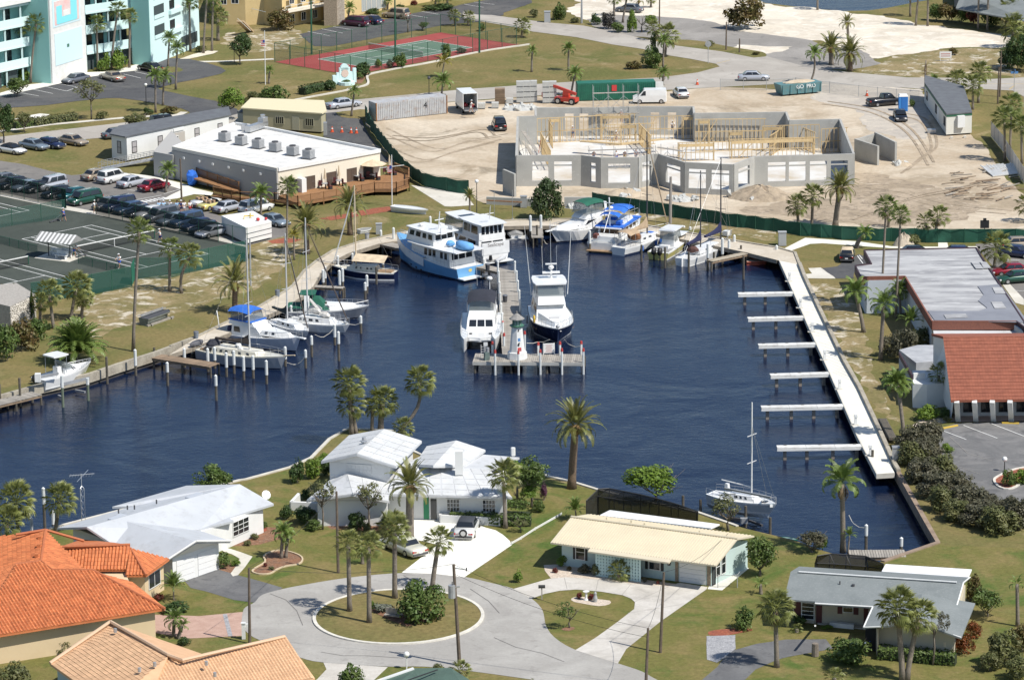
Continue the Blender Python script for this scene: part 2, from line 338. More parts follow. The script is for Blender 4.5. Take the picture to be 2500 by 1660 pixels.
# tracks ground into the building site
TRACK=gm('churned_sand',[(.33,.265,.19),(.42,.34,.25),(.22,.18,.135),(.52,.44,.34)],[.15,.5,.3],[(.42,.6),(.5,.66),(.58,.7)],bump=.6,bscale=2.5,fine=(1.8,.15),dist=1.5)
sh('churned_soil','h 980 420,h 1400 480,h 2000 650,h 1900 800,h 1300 850,h 900 830,h 300 760,h 100 700,h 500 640,h 850 600',.019,TRACK,sm=3,rough=1.3)
sh('grey_hardstanding','d 640 690,d 1500 735,d 1540 900,d 1560 1150,d 1100 1080,d 980 900,d 650 830',.019,gm('grey_sand',[(.42,.38,.33),(.5,.45,.38),(.35,.32,.28),(.6,.53,.43)],[.1,.4,.2],[(.42,.6),(.52,.7),(.55,.7)],bump=.3,bscale=3,fine=(2,.1),dist=1.2),sm=2,rough=.8)
for k,s_ in enumerate(('b 1100 1080,b 1500 1250,b 1800 1180,b 2150 1120','f 1050 180,f 1400 330,f 1700 250,f 2100 150','h 1000 560,h 1300 600,h 1700 700,h 2300 760','h 1350 420,h 1500 300,h 1600 200,d 1500 1000,d 1200 950','d 700 860,d 1100 930,d 1400 1100,h 1600 400','f 1150 130,f 1500 150,f 1900 80,b 2000 1150','h 950 800,h 1400 640,h 1800 560,h 2100 480')):
	p=PX(s_);p=sp_([p[0]]+p+[p[-1]],5)[5:-10]
	for o in(0,2.0):r=ribbon([v+Ve((o*.5,o,0))for v in p],.4,.0245+k*.008+o*.002);st_('tyre_track',r,TRACK)
# asphalt car parks and drives
sh('car_park','''a 0 800,a 180 762,a 370 716,a 700 640,a 960 600,a 1130 580,a 1240 540,a 1360 484,a 1480 484,a 1560 490,a 1700 520,a 1820 558,a 1862 588,a 1820 612,a 1650 652,a 1480 682,a 1350 715,a 1300 732,a 1340 748,a 1560 796,a 1780 836,
 a 1950 900,a 1980 935,a 1880 962,a 1570 962,a 1560 925,a 1500 898,a 1400 878,a 1150 832,a 990 812,a 880 812,a 640 836,a 400 868,a 200 884,a -60 900''',.034,ASPH,sm=1)
sh('car_park','b 440 285,b 700 228,b 1000 190,b 1140 165,b 1450 100,b 1560 90,b 1790 40,b 2000 0,b 2200 -60,c 300 -40,c 330 30,c 100 110,b 2130 130,b 1930 185,b 1700 200,b 1400 255,b 1000 330,b 700 385,b 560 385,b 510 345',.034,ASPH,rough=.2)
sh('walk','a 0 770,a 240 700,a 420 680,a 560 670,a 720 600,a 940 590,a 1120 535,a 1240 530,a 1130 585,a 960 604,a 700 644,a 370 720,a 0 800',.045,PALEC)
sh('car_park','e -200 270,e 0 315,e 200 345,e 430 402,e 590 434,e 700 425,e 860 408,e 1060 420,e 1230 458,e 1500 510,e 1600 560,e 1330 640,e 1620 695,e 1800 765,e 1960 795,e 2240 840,e 2362 860,e 2362 930,e 2240 960,e 2040 1012,e 1500 905,e 860 762,e 540 690,e 0 585,e -200 540',.02,gm('lot_asphalt',[(.175,.165,.155),(.22,.205,.185),(.13,.125,.12)],[.12,.35],[(.42,.62),(.55,.7)],bump=.1,bscale=20,fine=(3,.1)),rough=.1)
sh('walk','e 1060 418,e 1250 440,e 1500 500,e 1600 540,e 1760 578,e 1740 600,e 1600 590,e 1460 625,e 1330 640,e 1400 600,e 1500 552,e 1230 470',.03,PALEC)
sh('service_yard','b 660 935,b 760 925,b 800 960,b 930 970,b 960 1000,b 1000 1090,b 1130 1280,b 1250 1340,b 1110 1340,b 1100 1230,b 640 1130,b 660 1060',.03,ASPH,rough=.05)
sh('verge','b 745 930,b 870 915,b 985 905,b 985 975,b 890 978,b 790 968',.042,GRASS,sm=2)
sh('car_park','p 1640 500,p 1690 480,p 1790 455,p 2362 435,p 2600 430,p 2600 1200,p 2362 1110,p 2180 1130,p 1900 1010,p 1730 860,p 1700 740,p 1660 600',.02,gm('grey_asphalt',[(.15,.15,.15),(.21,.205,.2),(.11,.11,.112)],[.14,.4],[(.42,.62),(.54,.7)],bump=.15,bscale=20,fine=(3,.1),dist=2),sm=1,rough=.15)
sh('car_park','h 2000 1060,h 1960 1000,h 2362 975,h 2560 970,h 2560 1500,l 2362 640,l 2240 480,l 2150 390',.02,gm('lot_asphalt',[(.2,.2,.2)],[],[]))
sh('drive','l 870 300,l 1000 240,l 1060 260,l 1110 310,l 970 330,l 960 440,l 820 440,l 740 390,l 690 355,l 830 340',.02,ASPH,rough=.1)
sh('walk','l 585 355,l 690 350,l 740 390,l 810 440,l 560 440,l 555 405,l 620 400',.026,CONC,rough=.08)
sh('walk','l 365 205,l 530 120,l 560 105,l 1000 135,l 1270 175,l 1650 178,l 2000 175,l 2000 195,l 1260 190,l 700 150,l 600 155,l 430 215',.02,PALEC)
sh('walk','l 1655 145,l 1730 145,l 1738 180,l 1655 180',.026,PALEC)
sh('walk','f 1360 515,f 1480 530,f 1800 580,f 1880 680,f 1690 692,f 1640 690,f 1560 640',.02,CONC)
sh('walk','l 2150 440,l 2230 470,l 2362 610,l 2362 660,l 2290 640',.03,CONC)
sh('planting_bed','f 600 790,f 850 745,f 1050 705,f 1180 690,f 1290 720,f 1100 745,f 900 775,f 700 805',.02,REDM,rough=.2)
sh('planting_bed','f 170 975,f 330 950,f 480 960,f 400 990,f 220 995',.02,REDM,rough=.2)
sh('sand_patch','f 60 985,f 250 935,f 470 970,f 400 1060,f 300 1120,f 100 1150,f 60 1110,f 110 1040',.013,DRYG,rough=.9)
# cul-de-sac
CX,CY,CR=-10.154,304.516,7.33
sh('cul_de_sac','''593 1494,600 1482,622 1470,640 1452,689 1438,748 1426.5,837 1412,956 1400,1062 1400,1133.5 1408,1200 1423,1256 1438,1298 1461.5,1318 1480,1327 1497,1333 1527,1354 1556,1404.5 1586,1508 1619,1567.5 1639,1606 1660,1700 1700,1500 1760,1304 1661,1300 1659,
 1148 1638,1036 1627,947 1627,790 1617,733 1605,680 1585,637 1564,610.5 1550,591 1527''',.03,CULD,sm=3)
isl=[Ve((CX+math.cos(k*math.pi/32)*CR,CY+math.sin(k*math.pi/32)*CR,0))for k in range(64)]
st_('kerb',kerb(isl,.3,0,.15,True),mat('white_kerb',(.72,.69,.6),.8,(.55,.52,.46),1.5))
st_('island_lawn',tess([Ve((CX+(p.x-CX)*.985,CY+(p.y-CY)*.985,0))for p in isl],.11),GRASS)
sh('driveway','r 1285 466,r 1560 476,r 1800 504,r 2190 240,r 2175 205,r 2120 155,r 2060 118,r 1975 95,r 1850 45,r 1740 10,n 1640 1240,n 1590 1225,n 1420 1205,n 1240 1195,n 1240 1280,r 1240 60,r 1300 150,r 1370 192,r 1480 210,r 1580 238',.038,gm('white_drive',[(.80,.78,.70),(.84,.82,.75),(.74,.71,.62)],[.3,.8],[(.4,.6),(.6,.76)],bump=.05,bscale=20,fine=(4,.03)))
sh('driveway','s 180 600,s 480 515,s 620 503,s 900 522,s 1150 556,s 1450 580,s 1550 548,s 1780 585,s 1770 604,s 1400 862,s 1110 1095,s 1040 1215,s 690 1104,s 860 1000,s 1040 870,s 1175 765,s 1182 710,s 1150 680,s 1080 652,s 900 622,s 700 605,s 560 615,s 440 640,s 325 682',.038,DRIVE)
sh('driveway','t -70 1110,t 0 1095,t 160 1050,t 400 1015,t 730 1012,t 790 1090,t 620 1122,t 430 1155,t 330 1180,t 150 1262,t 60 1350,t 0 1420,s 1700 1420,s 1730 1350,s 1860 1240',.022,gm('drive_asphalt',[(.13,.13,.132),(.17,.17,.17),(.10,.10,.104)],[.3,.9],[(.42,.62),(.55,.7)],bump=.1,fine=(4,.1)),sm=1)
sh('gravel_patch','s 1770 985,s 2010 978,s 2012 1090,s 1930 1150,s 1860 1205,s 1770 1180',.03,PEBBLE,rough=.1)
sh('driveway','q 1500 508,q 1610 475,q 1760 428,q 1960 485,q 2180 545,q 2330 590,q 2180 660,q 2100 712,q 1930 690,q 1700 620,q 1570 590',.022,MATS['drive_asphalt'],sm=1)
sh('brick_drive','q 1270 810,q 1640 822,q 2000 788,q 1998 985,q 1560 1006,q 1270 960',.022,mat('pink_pavers',(.42,.27,.21),.9,(.5,.34,.27),1.2,c3=(.36,.23,.18),s3=8))
sh('gravel_strip','q 1835 808,q 1870 805,q 1916 985,q 1880 990',.03,PEBBLE)
sh('walk','q 1820 255,q 1900 270,q 2060 325,q 2068 350,q 1960 486,q 1900 472,q 1975 350,q 1840 290',.03,CONC,sm=2)
sh('planting_bed','q 1840 160,q 2060 150,q 2200 90,q 2362 95,q 2362 180,q 2140 235,q 1840 250',.014,MULCH,rough=.15)
sh('planting_bed','q 1890 190,q 2060 140,q 2200 90,q 2200 120,q 2070 165,q 1910 205',.024,REDM)
sh('planting_bed','q 1780 430,q 1900 470,q 1985 350,q 1900 380,q 1800 400',.014,MULCH,rough=.1)
ISB=sp_(PX('r 55 460,r 80 430,r 160 380,r 150 330,r 230 290,r 330 290,r 430 320,r 468 355,r 440 395,r 330 415,r 260 440,r 200 475,r 110 480'),3)
st_('planting_bed',tess(ISB,.014),MULCH);st_('kerb',kerb(ISB,.15,0,.12,True),mat('tan_kerb',(.56,.45,.30),.85))
sh('planting_bed','r 1000 770,r 1160 740,r 1240 790,r 1640 830,r 1480 880,r 1330 918,r 1200 870,r 1080 810',.13,MULCH,rough=.05)
sh('gravel_bed','s 430 402,s 700 390,s 900 470,s 1240 520,s 1540 560,s 1440 590,s 1150 556,s 900 520,s 620 502,s 490 512,s 440 450',.022,GRAVEL)
sh('gravel_bed','s 655 680,s 720 660,s 850 680,s 975 695,s 970 725,s 880 740,s 760 720,s 680 705',.022,GRAVEL,sm=2)
sh('mulch_ring','s 570 930,s 640 910,s 690 920,s 640 945',.022,MULCH,sm=2)
sh('mulch_ring','s 1790 950,s 1900 930,s 2100 925,s 2150 940,s 2000 970,s 1900 985,s 1800 980',.022,REDM,sm=2)
sh('planting_bed','n 640 1260,n 1130 1260,n 1240 1300,n 1100 1340,n 700 1320',.014,MULCH,rough=.1)
sh('driveway','r 640 1205,r 1170 1242,r 1060 1345,r 980 1420,r 480 1420,r 590 1340,r 665 1260',.022,DRIVE)
sh('terrace','s 1780 600,s 1900 610,s 2120 430,s 2080 400,s 1990 440,s 1890 500,s 1800 560',.022,PALEC)
sh('planting_bed','p 1440 470,p 1500 420,p 1780 400,p 1800 430,p 1600 465,p 1490 490',.024,GRAVEL,rough=.1)
sh('walk','p 1780 390,p 1830 378,p 2362 378,p 2600 378,p 2600 440,p 2362 430,p 1800 440',.03,gm('pink_walk',[(.56,.45,.38),(.62,.52,.44)],[.6],[(.4,.6)],fine=(4,.06)))
# tennis
sh('tennis_court_floor','-100 452,0 479,160 513,255 529,445 568,602 603,603 638,462 664,332 681,323 694,225 718,75 742,-100 775',.03,CLAY)
sh('court_edging','0 470,160 503,255 522,445 560,604 596,602 604,445 568,255 529,160 513,0 479',.034,CONC)
mb=MB();A,B_,C_=G(54.2,584.4),G(220.5,551.1),G(343,656.4)
uh=(B_-A).normalized();vh=Ve((-uh.y,uh.x,0));vh=vh if vh.dot(C_-A)>0 else-vh
def court(org,uh,vh,z,mb,w=.06):
	def ln(u0,v0,u1,v1):
		a,b2=org+uh*u0+vh*v0,org+uh*u1+vh*v1;d=(b2-a).normalized()*w;n=Ve((-d.y,d.x,0))
		q=[a-d-n,b2+d-n,b2+d+n,a-d+n];mb.poly(*[(p.x,p.y,z)for p in q])
	for u in(0,10.97):ln(u,0,u,23.77)
	for u in(1.37,9.6):ln(u,.12,u,23.65)
	for v in(0,23.77):ln(.12,v,10.85,v)
	for v in(5.485,18.285):ln(1.49,v,9.48,v)
	ln(5.485,5.6,5.485,18.17)
COURTS=[A,A-uh*19.7,G(71,514.7)-uh*10.97-vh*23.77,A+uh*-39.4]
for q in COURTS:court(q,uh,vh,.045,mb)
st_('court_lines',mb,LINE)
ra,rb,rc,rd=(G(*p)for p in((776.6,145.7),(1039.5,98.7),(1151.5,116.8),(889.2,165)))
ru=(rd-ra).normalized();rv=Ve((-ru.y,ru.x,0));rv=rv if rv.dot(rb-ra)>0 else-rv
def rq(u0,v0,u1,v1):return[ra+ru*u0+rv*v0,ra+ru*u1+rv*v0,ra+ru*u1+rv*v1,ra+ru*u0+rv*v1]
st_('red_court',tess(rq(-3.4,-6.2,14.4,30.6),.03),REDC);st_('green_court',tess(rq(0,0,10.97,23.77),.036),GREENC)
mb=MB();court(ra,ru,rv,.044,mb);st_('court_lines',mb,LINE)
# painted parking bays
def lines(s,m=LINE,w=.11,z=.046,name='parking_lines'):
	mb=MB()
	for seg in s.split(';'):
		p=PX(seg);r=ribbon(p,w,z);mb.add(r.v,r.f)
	st_(name,mb,m)
lines('a 270 740,a 435 775; a 370 716,a 550 755; a 470 692,a 640 722; a 550 755,a 640 722; a 1020 615,a 1160 648; a 1110 596,a 1240 622; a 150 765,a 320 795; b 510 263,b 690 300; b 625 243,b 800 278; b 720 225,b 880 250; b 1340 125,b 1500 152; b 1450 100,b 1600 125; b 1800 40,b 1960 66; b 1880 22,b 2050 42')
lines('e 660 455,e 840 482; e 980 520,e 1000 530; e 1050 552,e 1180 575; e 1350 590,e 1480 550; p 1665 502,p 1885 585; p 1862 468,p 2142 575; p 2095 455,p 2362 558; l 2190 232,l 2362 240; l 2270 540,l 2362 545; l 2100 285,l 2330 292; l 990 255,l 1035 318; l 1005 250,l 1030 280')
CRK=mat('crack_filler',(.17,.16,.15),.9)
lines('r 200 640,r 330 690,r 420 780,r 470 900; r 620 1120,r 800 1150,r 1000 1150,r 1300 1170; r 1850 600,r 2000 700,r 2090 800; s 20 1000,s 200 1080,s 420 1130,s 600 1200; r 1300 490,r 1420 560,r 1500 575',CRK,.06,.05,'road_crack')
lines('s 600 508,s 622 600; s 880 525,s 860 615; s 1150 560,s 1075 650; s 1460 582,s 1182 705; s 1560 730,s 1120 800; s 1330 910,s 1010 890; s 1200 1010,s 850 1010; r 1390 410,r 1990 385; r 1640 230,r 2150 265; r 1480 215,r 1990 100; p 1750 560,p 1900 700,p 2100 760; p 1800 800,p 2000 870',mat('paving_joint',(.33,.31,.28),.9),.05,.0475,'paving_joint')
mb=MB()
for k in range(7):
	p=W('e',1130+k*34,650-k*5.5);q=W('e',1180+k*34,664-k*6);r=ribbon([p,q],.38,.048);mb.add(r.v,r.f)
for a,b2 in(((1110,640),(1330,600)),((1180,668),(1400,625))):
	r=ribbon([W('e',*a),W('e',*b2)],.12,.047);mb.add(r.v,r.f)
st_('crosswalk',mb,LINE)
lines('e -100 60,e 200 38; e 400 5,e 560 -15; 500 297,700 276; 2380 206,2500 206; c 1850 528,c 1965 500; d 2240 740,d 2290 705',YLINE,.12,.04,'road_marking')
mb=MB()
for a,b2 in((('p',1695,490),('p',1815,466)),(('p',2180,447),('p',2322,450))):mb.bar(W(*a,.08),W(*b2,.08),.2,.14)
solo('parking_stop',MB().add(mb.v[:8],mb.f[:6]),mat('yellow_paint',(.62,.42,.06),.7),'yellow parking stop nearest the scrubby hedge in the lot by the tiled roof','parking stop')
solo('parking_stop',MB().add(mb.v[8:],mb.f[:6]),MATS['yellow_paint'],'yellow parking stop in front of the white fins of the tiled roof building','parking stop')
# stepping of curved garden edging by the red court
ED=PX('b 360 830,b 560 800,b 700 775,b 830 750,b 860 735,b 970 715,b 1010 690,b 1000 640,b 1030 615,b 1150 590,b 1300 560,b 1420 540,b 1600 505,b 1700 480,b 1800 458,b 2000 420,b 2100 405,b 2250 385,b 2280 395')
st_('garden_edging',kerb(sp_(ED,3)[:-4],.35,0,.2),CONC)
sh('bed','b 860 700,b 960 690,b 980 650,b 1010 600,b 1420 520,b 1700 465,b 2100 390,b 2260 375,b 2240 360,b 1500 480,b 1100 560,b 900 620,b 760 700',.02,MULCH,rough=.2)
PLB=sp_(PX('p 2115 925,p 2170 880,p 2300 830,p 2460 820,p 2460 930,p 2362 935,p 2265 990,p 2170 985'),3);st_('planting_bed',tess(PLB,.06),REDM);st_('kerb',kerb(PLB,.25,0,.15,True),MATS['white_kerb'])
# walks by the resort
for s_ in('a 0 1085,a 400 1030,a 1000 975,a 1240 960','a 1260 962,a 1400 958,a 1480 945,a 1520 925','a 1620 512,a 1800 510,b 0 500,b 230 490'):
	r=ribbon(PX(s_),1.2,.03);st_('walk',r,CONC)
sh('sand_patch','a 110 985,a 260 950,a 330 938,a 410 945,a 380 962,a 260 980',.02,PALEC)
sh('forecourt','a 1480 490,a 1600 450,a 1720 420,a 1800 425,a 1760 445,a 1640 470,a 1560 488',.038,WSAND,rough=.1)
sh('lawn','a 1340 560,a 1440 555,a 1505 575,a 1480 595,a 1350 600',.042,GRASS,sm=2)
# ---------------------------------------------------------------- plants: leaves
def leafm(name,c,c2,tr=.25,rough=.5,isl=.28,spec=.35):return mat(name,c,rough,c2,2.2,.38,.62,spec=spec,isl=isl,trans=tr)
L_GREEN=leafm('leaf_green',(.08,.13,.03),(.125,.17,.042))
L_DARK=leafm('leaf_dark',(.042,.08,.022),(.07,.11,.03))
L_LIME=leafm('leaf_lime',(.17,.25,.035),(.12,.19,.03))
L_OLIVE=leafm('leaf_olive',(.115,.13,.045),(.165,.165,.065))
L_GREY=leafm('leaf_grey',(.095,.095,.055),(.13,.12,.075))
L_RED=leafm('leaf_red',(.20,.035,.03),(.12,.05,.03))
L_PURP=leafm('leaf_purple',(.17,.05,.13),(.08,.06,.05))
L_BRONZE=leafm('leaf_bronze',(.13,.085,.03),(.11,.11,.03))
L_SILV=leafm('leaf_silver',(.22,.23,.19),(.15,.17,.11))
L_PINE=leafm('needle_green',(.040,.068,.022),(.06,.088,.026))
L_ORANGE=leafm('leaf_orange',(.26,.07,.02),(.13,.07,.02))
P_SABAL=mat('fan_palm_leaf',(.155,.185,.045),.45,(.23,.24,.075),1.5,spec=.4,rnd=.28,trans=.2)
P_WASH=mat('dark_fan_leaf',(.11,.155,.035),.45,(.18,.21,.055),1.5,spec=.4,rnd=.3,trans=.2)
P_DATE=mat('date_palm_leaf',(.125,.15,.045),.45,(.21,.20,.055),2.5,spec=.4,rnd=.3,trans=.2)
P_QUEEN=mat('feather_palm_leaf',(.12,.185,.04),.45,(.18,.24,.055),1.5,spec=.4,rnd=.3,trans=.25)
P_YELL=mat('yellow_palm_leaf',(.30,.24,.03),.5,(.18,.18,.03),1.5,rnd=.25,trans=.25)
P_DEAD=mat('dead_palm_leaf',(.19,.135,.075),.8,(.27,.19,.10),2,rnd=.25)
BARK=mat('palm_trunk',(.24,.205,.165),.9,(.15,.125,.10),6,bump=.6,bscale=14,c3=(.32,.27,.21),s3=3)
BARKB=mat('brown_palm_trunk',(.19,.13,.085),.9,(.11,.08,.055),6,bump=.6,bscale=14)
BARKT=mat('tree_bark',(.21,.18,.145),.9,(.12,.10,.08),5,bump=.5,bscale=10)
BOOT=mat('palm_boots',(.30,.19,.07),.9,(.16,.10,.05),8,bump=.8,bscale=12)
def frond(name,m,droop=.9,up=.35,n=17,w=.17,hang=.25,bare=.12):
	rnd=random.Random(name);mb=MB();pts=[];a=up;p=Ve((0,0,0));N=n
	for i in range(N+1):
		pts.append(p.copy());p=p+Ve((math.cos(a),0,math.sin(a)))/N;a-=droop*2.1/N*(.4+1.2*i/N)
	mb.tube(pts[::4]+[pts[-1]]if N%4 else pts[::4],.008,3)
	for i in range(1,N+1):
		t=i/N
		if t<bare:continue
		d=(pts[i]-pts[i-1]).normalized();wid=w*min(1,(t-bare+.05)*5)*(1-.72*max(0,t-.35)/.65)
		for s in(-1,1):
			o=Ve((0,s,0));up_=Ve((-d.z,0,d.x));wj=wid*rnd.uniform(.85,1.12)
			tip=pts[i]+o*wj+d*wj*.55-up_*wj*rnd.uniform(hang*.6,hang*1.5);b0=pts[i]-d*.5/N;b1=pts[i]+d*.32/N
			mb.poly(b0,b1,tip+d*.012,tip-d*.018)
	return mb.mesh(name,m)
def fan(name,m,pet=.5,R_=.5,n=13,sag=.5,spread=2.35):
	rnd=random.Random(name);mb=MB();e=Ve((pet,0,-.05*sag));mb.bar((0,0,0),e,.018)
	for k in range(n):
		a=-spread/2*1.08+spread*1.08*k/(n-1);da=spread/n*.62;rr=R_*rnd.uniform(.86,1.08)*(1-.15*abs(a)/2);pts=[]
		mid=e+Ve((math.cos(a)*rr*.62,math.sin(a)*rr*.62,.05*rr-.16*sag*rr));tip=e+Ve((math.cos(a)*rr*.97,math.sin(a)*rr*.97,-sag*rr*rnd.uniform(.35,.75)))
		sd=Ve((-math.sin(a),math.cos(a),0))*rr*.62*da*.62
		mb.poly(e,mid-sd+Ve((0,0,-.025)),mid+sd+Ve((0,0,.02)))
		mb.poly(mid-sd+Ve((0,0,-.025)),tip,mid+sd+Ve((0,0,.02)))
	return mb.mesh(name,m)
FR={'sabal':[fan('fan_leaf',P_SABAL,.52,.5,13,s)for s in(.35,.7,1.0)],'wash':[fan('fan_leaf',P_WASH,.5,.52,12,s)for s in(.4,.8,1.1)],
	  'date':[frond('frond',P_DATE,d,u,20,.13,.18)for d,u in((.45,.3),(.75,.35),(1.0,.3))],'queen':[frond('frond',P_QUEEN,d,u,18,.2,.55)for d,u in((.75,.5),(1.15,.5),(1.45,.4))],
	  'yellow':[frond('frond',P_YELL,d,u,18,.2,.5)for d,u in((.8,.5),(1.2,.5))],'areca':[frond('frond',P_QUEEN,d,u,16,.16,.3)for d,u in((.6,.4),(.9,.4))],
	  'deadfan':[fan('dead_leaf',P_DEAD,.5,.45,9,1.1,1.5)],'deadf':[frond('dead_frond',P_DEAD,1.2,.2,14,.1,.6)],'yfan':[fan('fan_leaf',P_YELL,.5,.5,12,.9)]}
def palm(kind,base,crown,rpx,label,trunk=None,n=None,bend=0,seed=None,dead=0,group=None,name=None,skirt=0):
	B=G(*base);sc=(PJ((B.x+1,B.y,0))[0]-PJ(B)[0]);h=max(.3,HT(B,crown[1]));vx=PJ((B.x,B.y,h))[0];dx=(crown[0]-vx)/sc;r=rpx/sc
	rnd=random.Random(seed if seed is not None else label);rz=0
	NM={'sabal':'cabbage_palm','wash':'fan_palm','date':'date_palm','queen':'feather_palm','yellow':'feather_palm','areca':'clump_palm'}
	t=tg(name or NM[kind],label,'palm tree',B,0,group)
	tr=trunk or{'sabal':.2,'wash':.19,'date':.36,'queen':.17,'yellow':.12,'areca':.08}[kind]
	k=7;path=[];rad=[]
	for i in range(k):
		f=i/(k-1);path.append(Ve((dx*(f**1.2)+bend*math.sin(f*math.pi),.15*bend*math.sin(f*3),h*f-(.1 if i==0 else 0))));rad.append(tr*(1.28 if i==0 else 1.0-.18*f))
	mb=MB().tube(path,rad,7)
	part('trunk',mb,BARKB if kind=='date' and r>2.4 else BARK,t,True)
	top=path[-1]
	if kind=='date':
		part('boots',MB().lathe(top-Ve((0,0,.9*r*.32)),[(tr*.9,0),(tr*1.5,.12*r),(tr*1.55,.24*r),(tr*.7,.36*r)],9),BOOT,t,True)
	N=n or{'sabal':40,'wash':34,'date':34,'queen':22,'yellow':15,'areca':26}[kind]
	fl=FR[kind];lo={'sabal':-50,'wash':-42,'date':-28,'queen':-24,'yellow':-15,'areca':5}[kind];hi={'sabal':82,'wash':80,'date':80,'queen':72,'yellow':70,'areca':84}[kind]
	for i in range(N):
		f=(i+.5)/N;e=lo+(hi-lo)*(1-f)**.85 if kind!='date' else lo+(hi-lo)*(1-f)
		az=i*2.39996+rnd.uniform(-.2,.2);e+=rnd.uniform(-6,6);v=0 if e>45 else(1 if e>5 else len(fl)-1);v=min(v,len(fl)-1)
		s=r*rnd.uniform(.9,1.1)*(1.06 if kind in('sabal','wash')else 1.08);off=(math.cos(az)*tr*.6,math.sin(az)*tr*.6,0)
		if kind=='areca':off=(math.cos(az)*r*.18*rnd.random(),math.sin(az)*r*.18*rnd.random(),0)
		o=obj(fl[v].name.split('.')[0],fl[v],t,(top.x+off[0],top.y+off[1],top.z+(e-lo)/90*.12*r),(rnd.uniform(-.25,.25),-R(e),az));o.scale=(s,s,s)
	for i in range(dead):
		az=i*2.1+rnd.random();q=FR['deadfan' if kind in('sabal','wash')else 'deadf'][0]
		o=obj('dead_leaf',q,t,(top.x+math.cos(az)*tr*.8,top.y+math.sin(az)*tr*.8,top.z-.05*r),(0,R(rnd.uniform(55,80)),az),);o.scale=(r*.85,)*3
	return t
# ---------------------------------------------------------------- plants: broad-leaved crowns
def leaf_quad(mb,p,nrm,s,rnd):
	q=nrm.to_track_quat('Z','Y').to_matrix()@Matrix.Rotation(rnd.uniform(0,6.28),3,'Z')@Matrix.Rotation(rnd.uniform(-.7,.7),3,'X')
	mb.poly(*[p+q@Ve(v)for v in((-s*.5,-s,0),(s*.5,-s*.6,s*.15),(s*.45,s*.7,0),(-s*.4,s,s*.1))])
def crown_mesh(name,seed,clumps=16,per=60,leaf=.1,shape=(1,1,1),spread=.62,cr=.42,flat=0,base=-.75):
	rnd=random.Random(seed);mb=MB();cs=[(Ve((0,0,0)),cr*1.25)]
	while len(cs)<clumps:
		v=Ve((rnd.gauss(0,1),rnd.gauss(0,1),rnd.gauss(0,.9))).normalized()*(rnd.uniform(.35,1)**.5)
		if v.z<base:continue
		cs.append((Ve((v.x*spread,v.y*spread,v.z*spread)),cr*rnd.uniform(.6,1.05)))
	for c,r in cs:
		for _ in range(per):
			d=Ve((rnd.gauss(0,1),rnd.gauss(0,1),rnd.gauss(0,1)+.25)).normalized();k=rnd.uniform(.72,1.06)
			p=c+d*r*k;p=Ve((p.x*shape[0],p.y*shape[1],p.z*shape[2]))
			leaf_quad(mb,p,(d+Ve((rnd.uniform(-.5,.5),rnd.uniform(-.5,.5),.3))).normalized(),leaf*rnd.uniform(.6,1.25),rnd)
	return mb
CROWN={}
def crown(kind,m,v):
	key=(kind,m.name,v)
	if key not in CROWN:
		a={'round':dict(clumps=24,per=70,leaf=.075,spread=.66,cr=.36),'dense':dict(clumps=34,per=75,leaf=.062,spread=.7,cr=.32),'bush':dict(clumps=16,per=60,leaf=.095,spread=.58,cr=.42,base=-.45),
			 'sparse':dict(clumps=22,per=28,leaf=.07,spread=.74,cr=.3),'scrub':dict(clumps=24,per=55,leaf=.075,spread=.68,cr=.34,base=-.5),'tight':dict(clumps=26,per=70,leaf=.07,spread=.66,cr=.33,base=-.6),'tiny':dict(clumps=7,per=16,leaf=.2,spread=.5,cr=.5,base=-.3)}[kind]
		CROWN[key]=crown_mesh('crown',sum(map(ord,kind))%7+v*13+len(m.name),**a).mesh('crown',m)
	return CROWN[key]
def trunk_mesh(h,r,spread,nb,seed,lift=.45):
	rnd=random.Random(seed);mb=MB().tube([(0,0,-.1),(rnd.uniform(-.1,.1),rnd.uniform(-.1,.1),h*.5),(0,0,h)],[r*1.3,r,r*.8],6)
	for i in range(nb):
		az=i*2.4+rnd.random();e=Ve((math.cos(az)*spread*.75,math.sin(az)*spread*.75,h+spread*rnd.uniform(.3,1.0)))
		a=Ve((0,0,h*rnd.uniform(.75,1)));mid=a.lerp(e,.5)+Ve((0,0,-.08*spread));mb.tube([a,mid,e],[r*.55,r*.4,r*.16],4)
		for k in range(2):
			e2=e+Ve((rnd.uniform(-1,1),rnd.uniform(-1,1),rnd.uniform(.1,.8)))*spread*.4;mb.tube([mid,e2],[r*.28,r*.1],3)
	return mb
def tree(kind,base,cx,top,bot,wpx,m,label,cat='tree',name='shade_tree',trunk=True,v=None,group=None,tr=.12,tilt=0,nb=6,flat=1.0):
	# crown seen between image rows top and bot, wpx wide, above a mark on the ground
	B=G(*base);sc=PJ((B.x+1,B.y,0))[0]-PJ(B)[0];zt=HT(B,top);zb=max(0,HT(B,bot))if trunk else-.16*zt;dx=(cx-base[0])/sc;rx=wpx/2/sc
	rz=max(.2,(zt-zb)/2-.18*rx*flat)if trunk else max(.2,(zt-zb)/2)
	t=tg(name,label,cat,B,0,group);c=obj('crown',crown(kind,m,len(label)%3 if v is None else v),t,(dx,0,(zt+zb)/2),(0,0,len(label)*.9));c.scale=(rx*1.16,rx*1.16,rz*(1.1 if trunk else 1.16))
	if trunk:part('trunk',trunk_mesh(max(.3,zb+rz*.35),tr,rx,nb,label),BARKT,t,True)
	else:part('stem',trunk_mesh(max(.15,(zb+zt)*.22),.05,rx*.8,4,label),BARKT,t)
	return t
def bush(px,py,wpx,hpx,m,label,kind='bush',cat='bush',name='bush',group=None):
	return tree(kind,(px,py),px,py-hpx,py,wpx,m,label,cat,name,False,group=group)
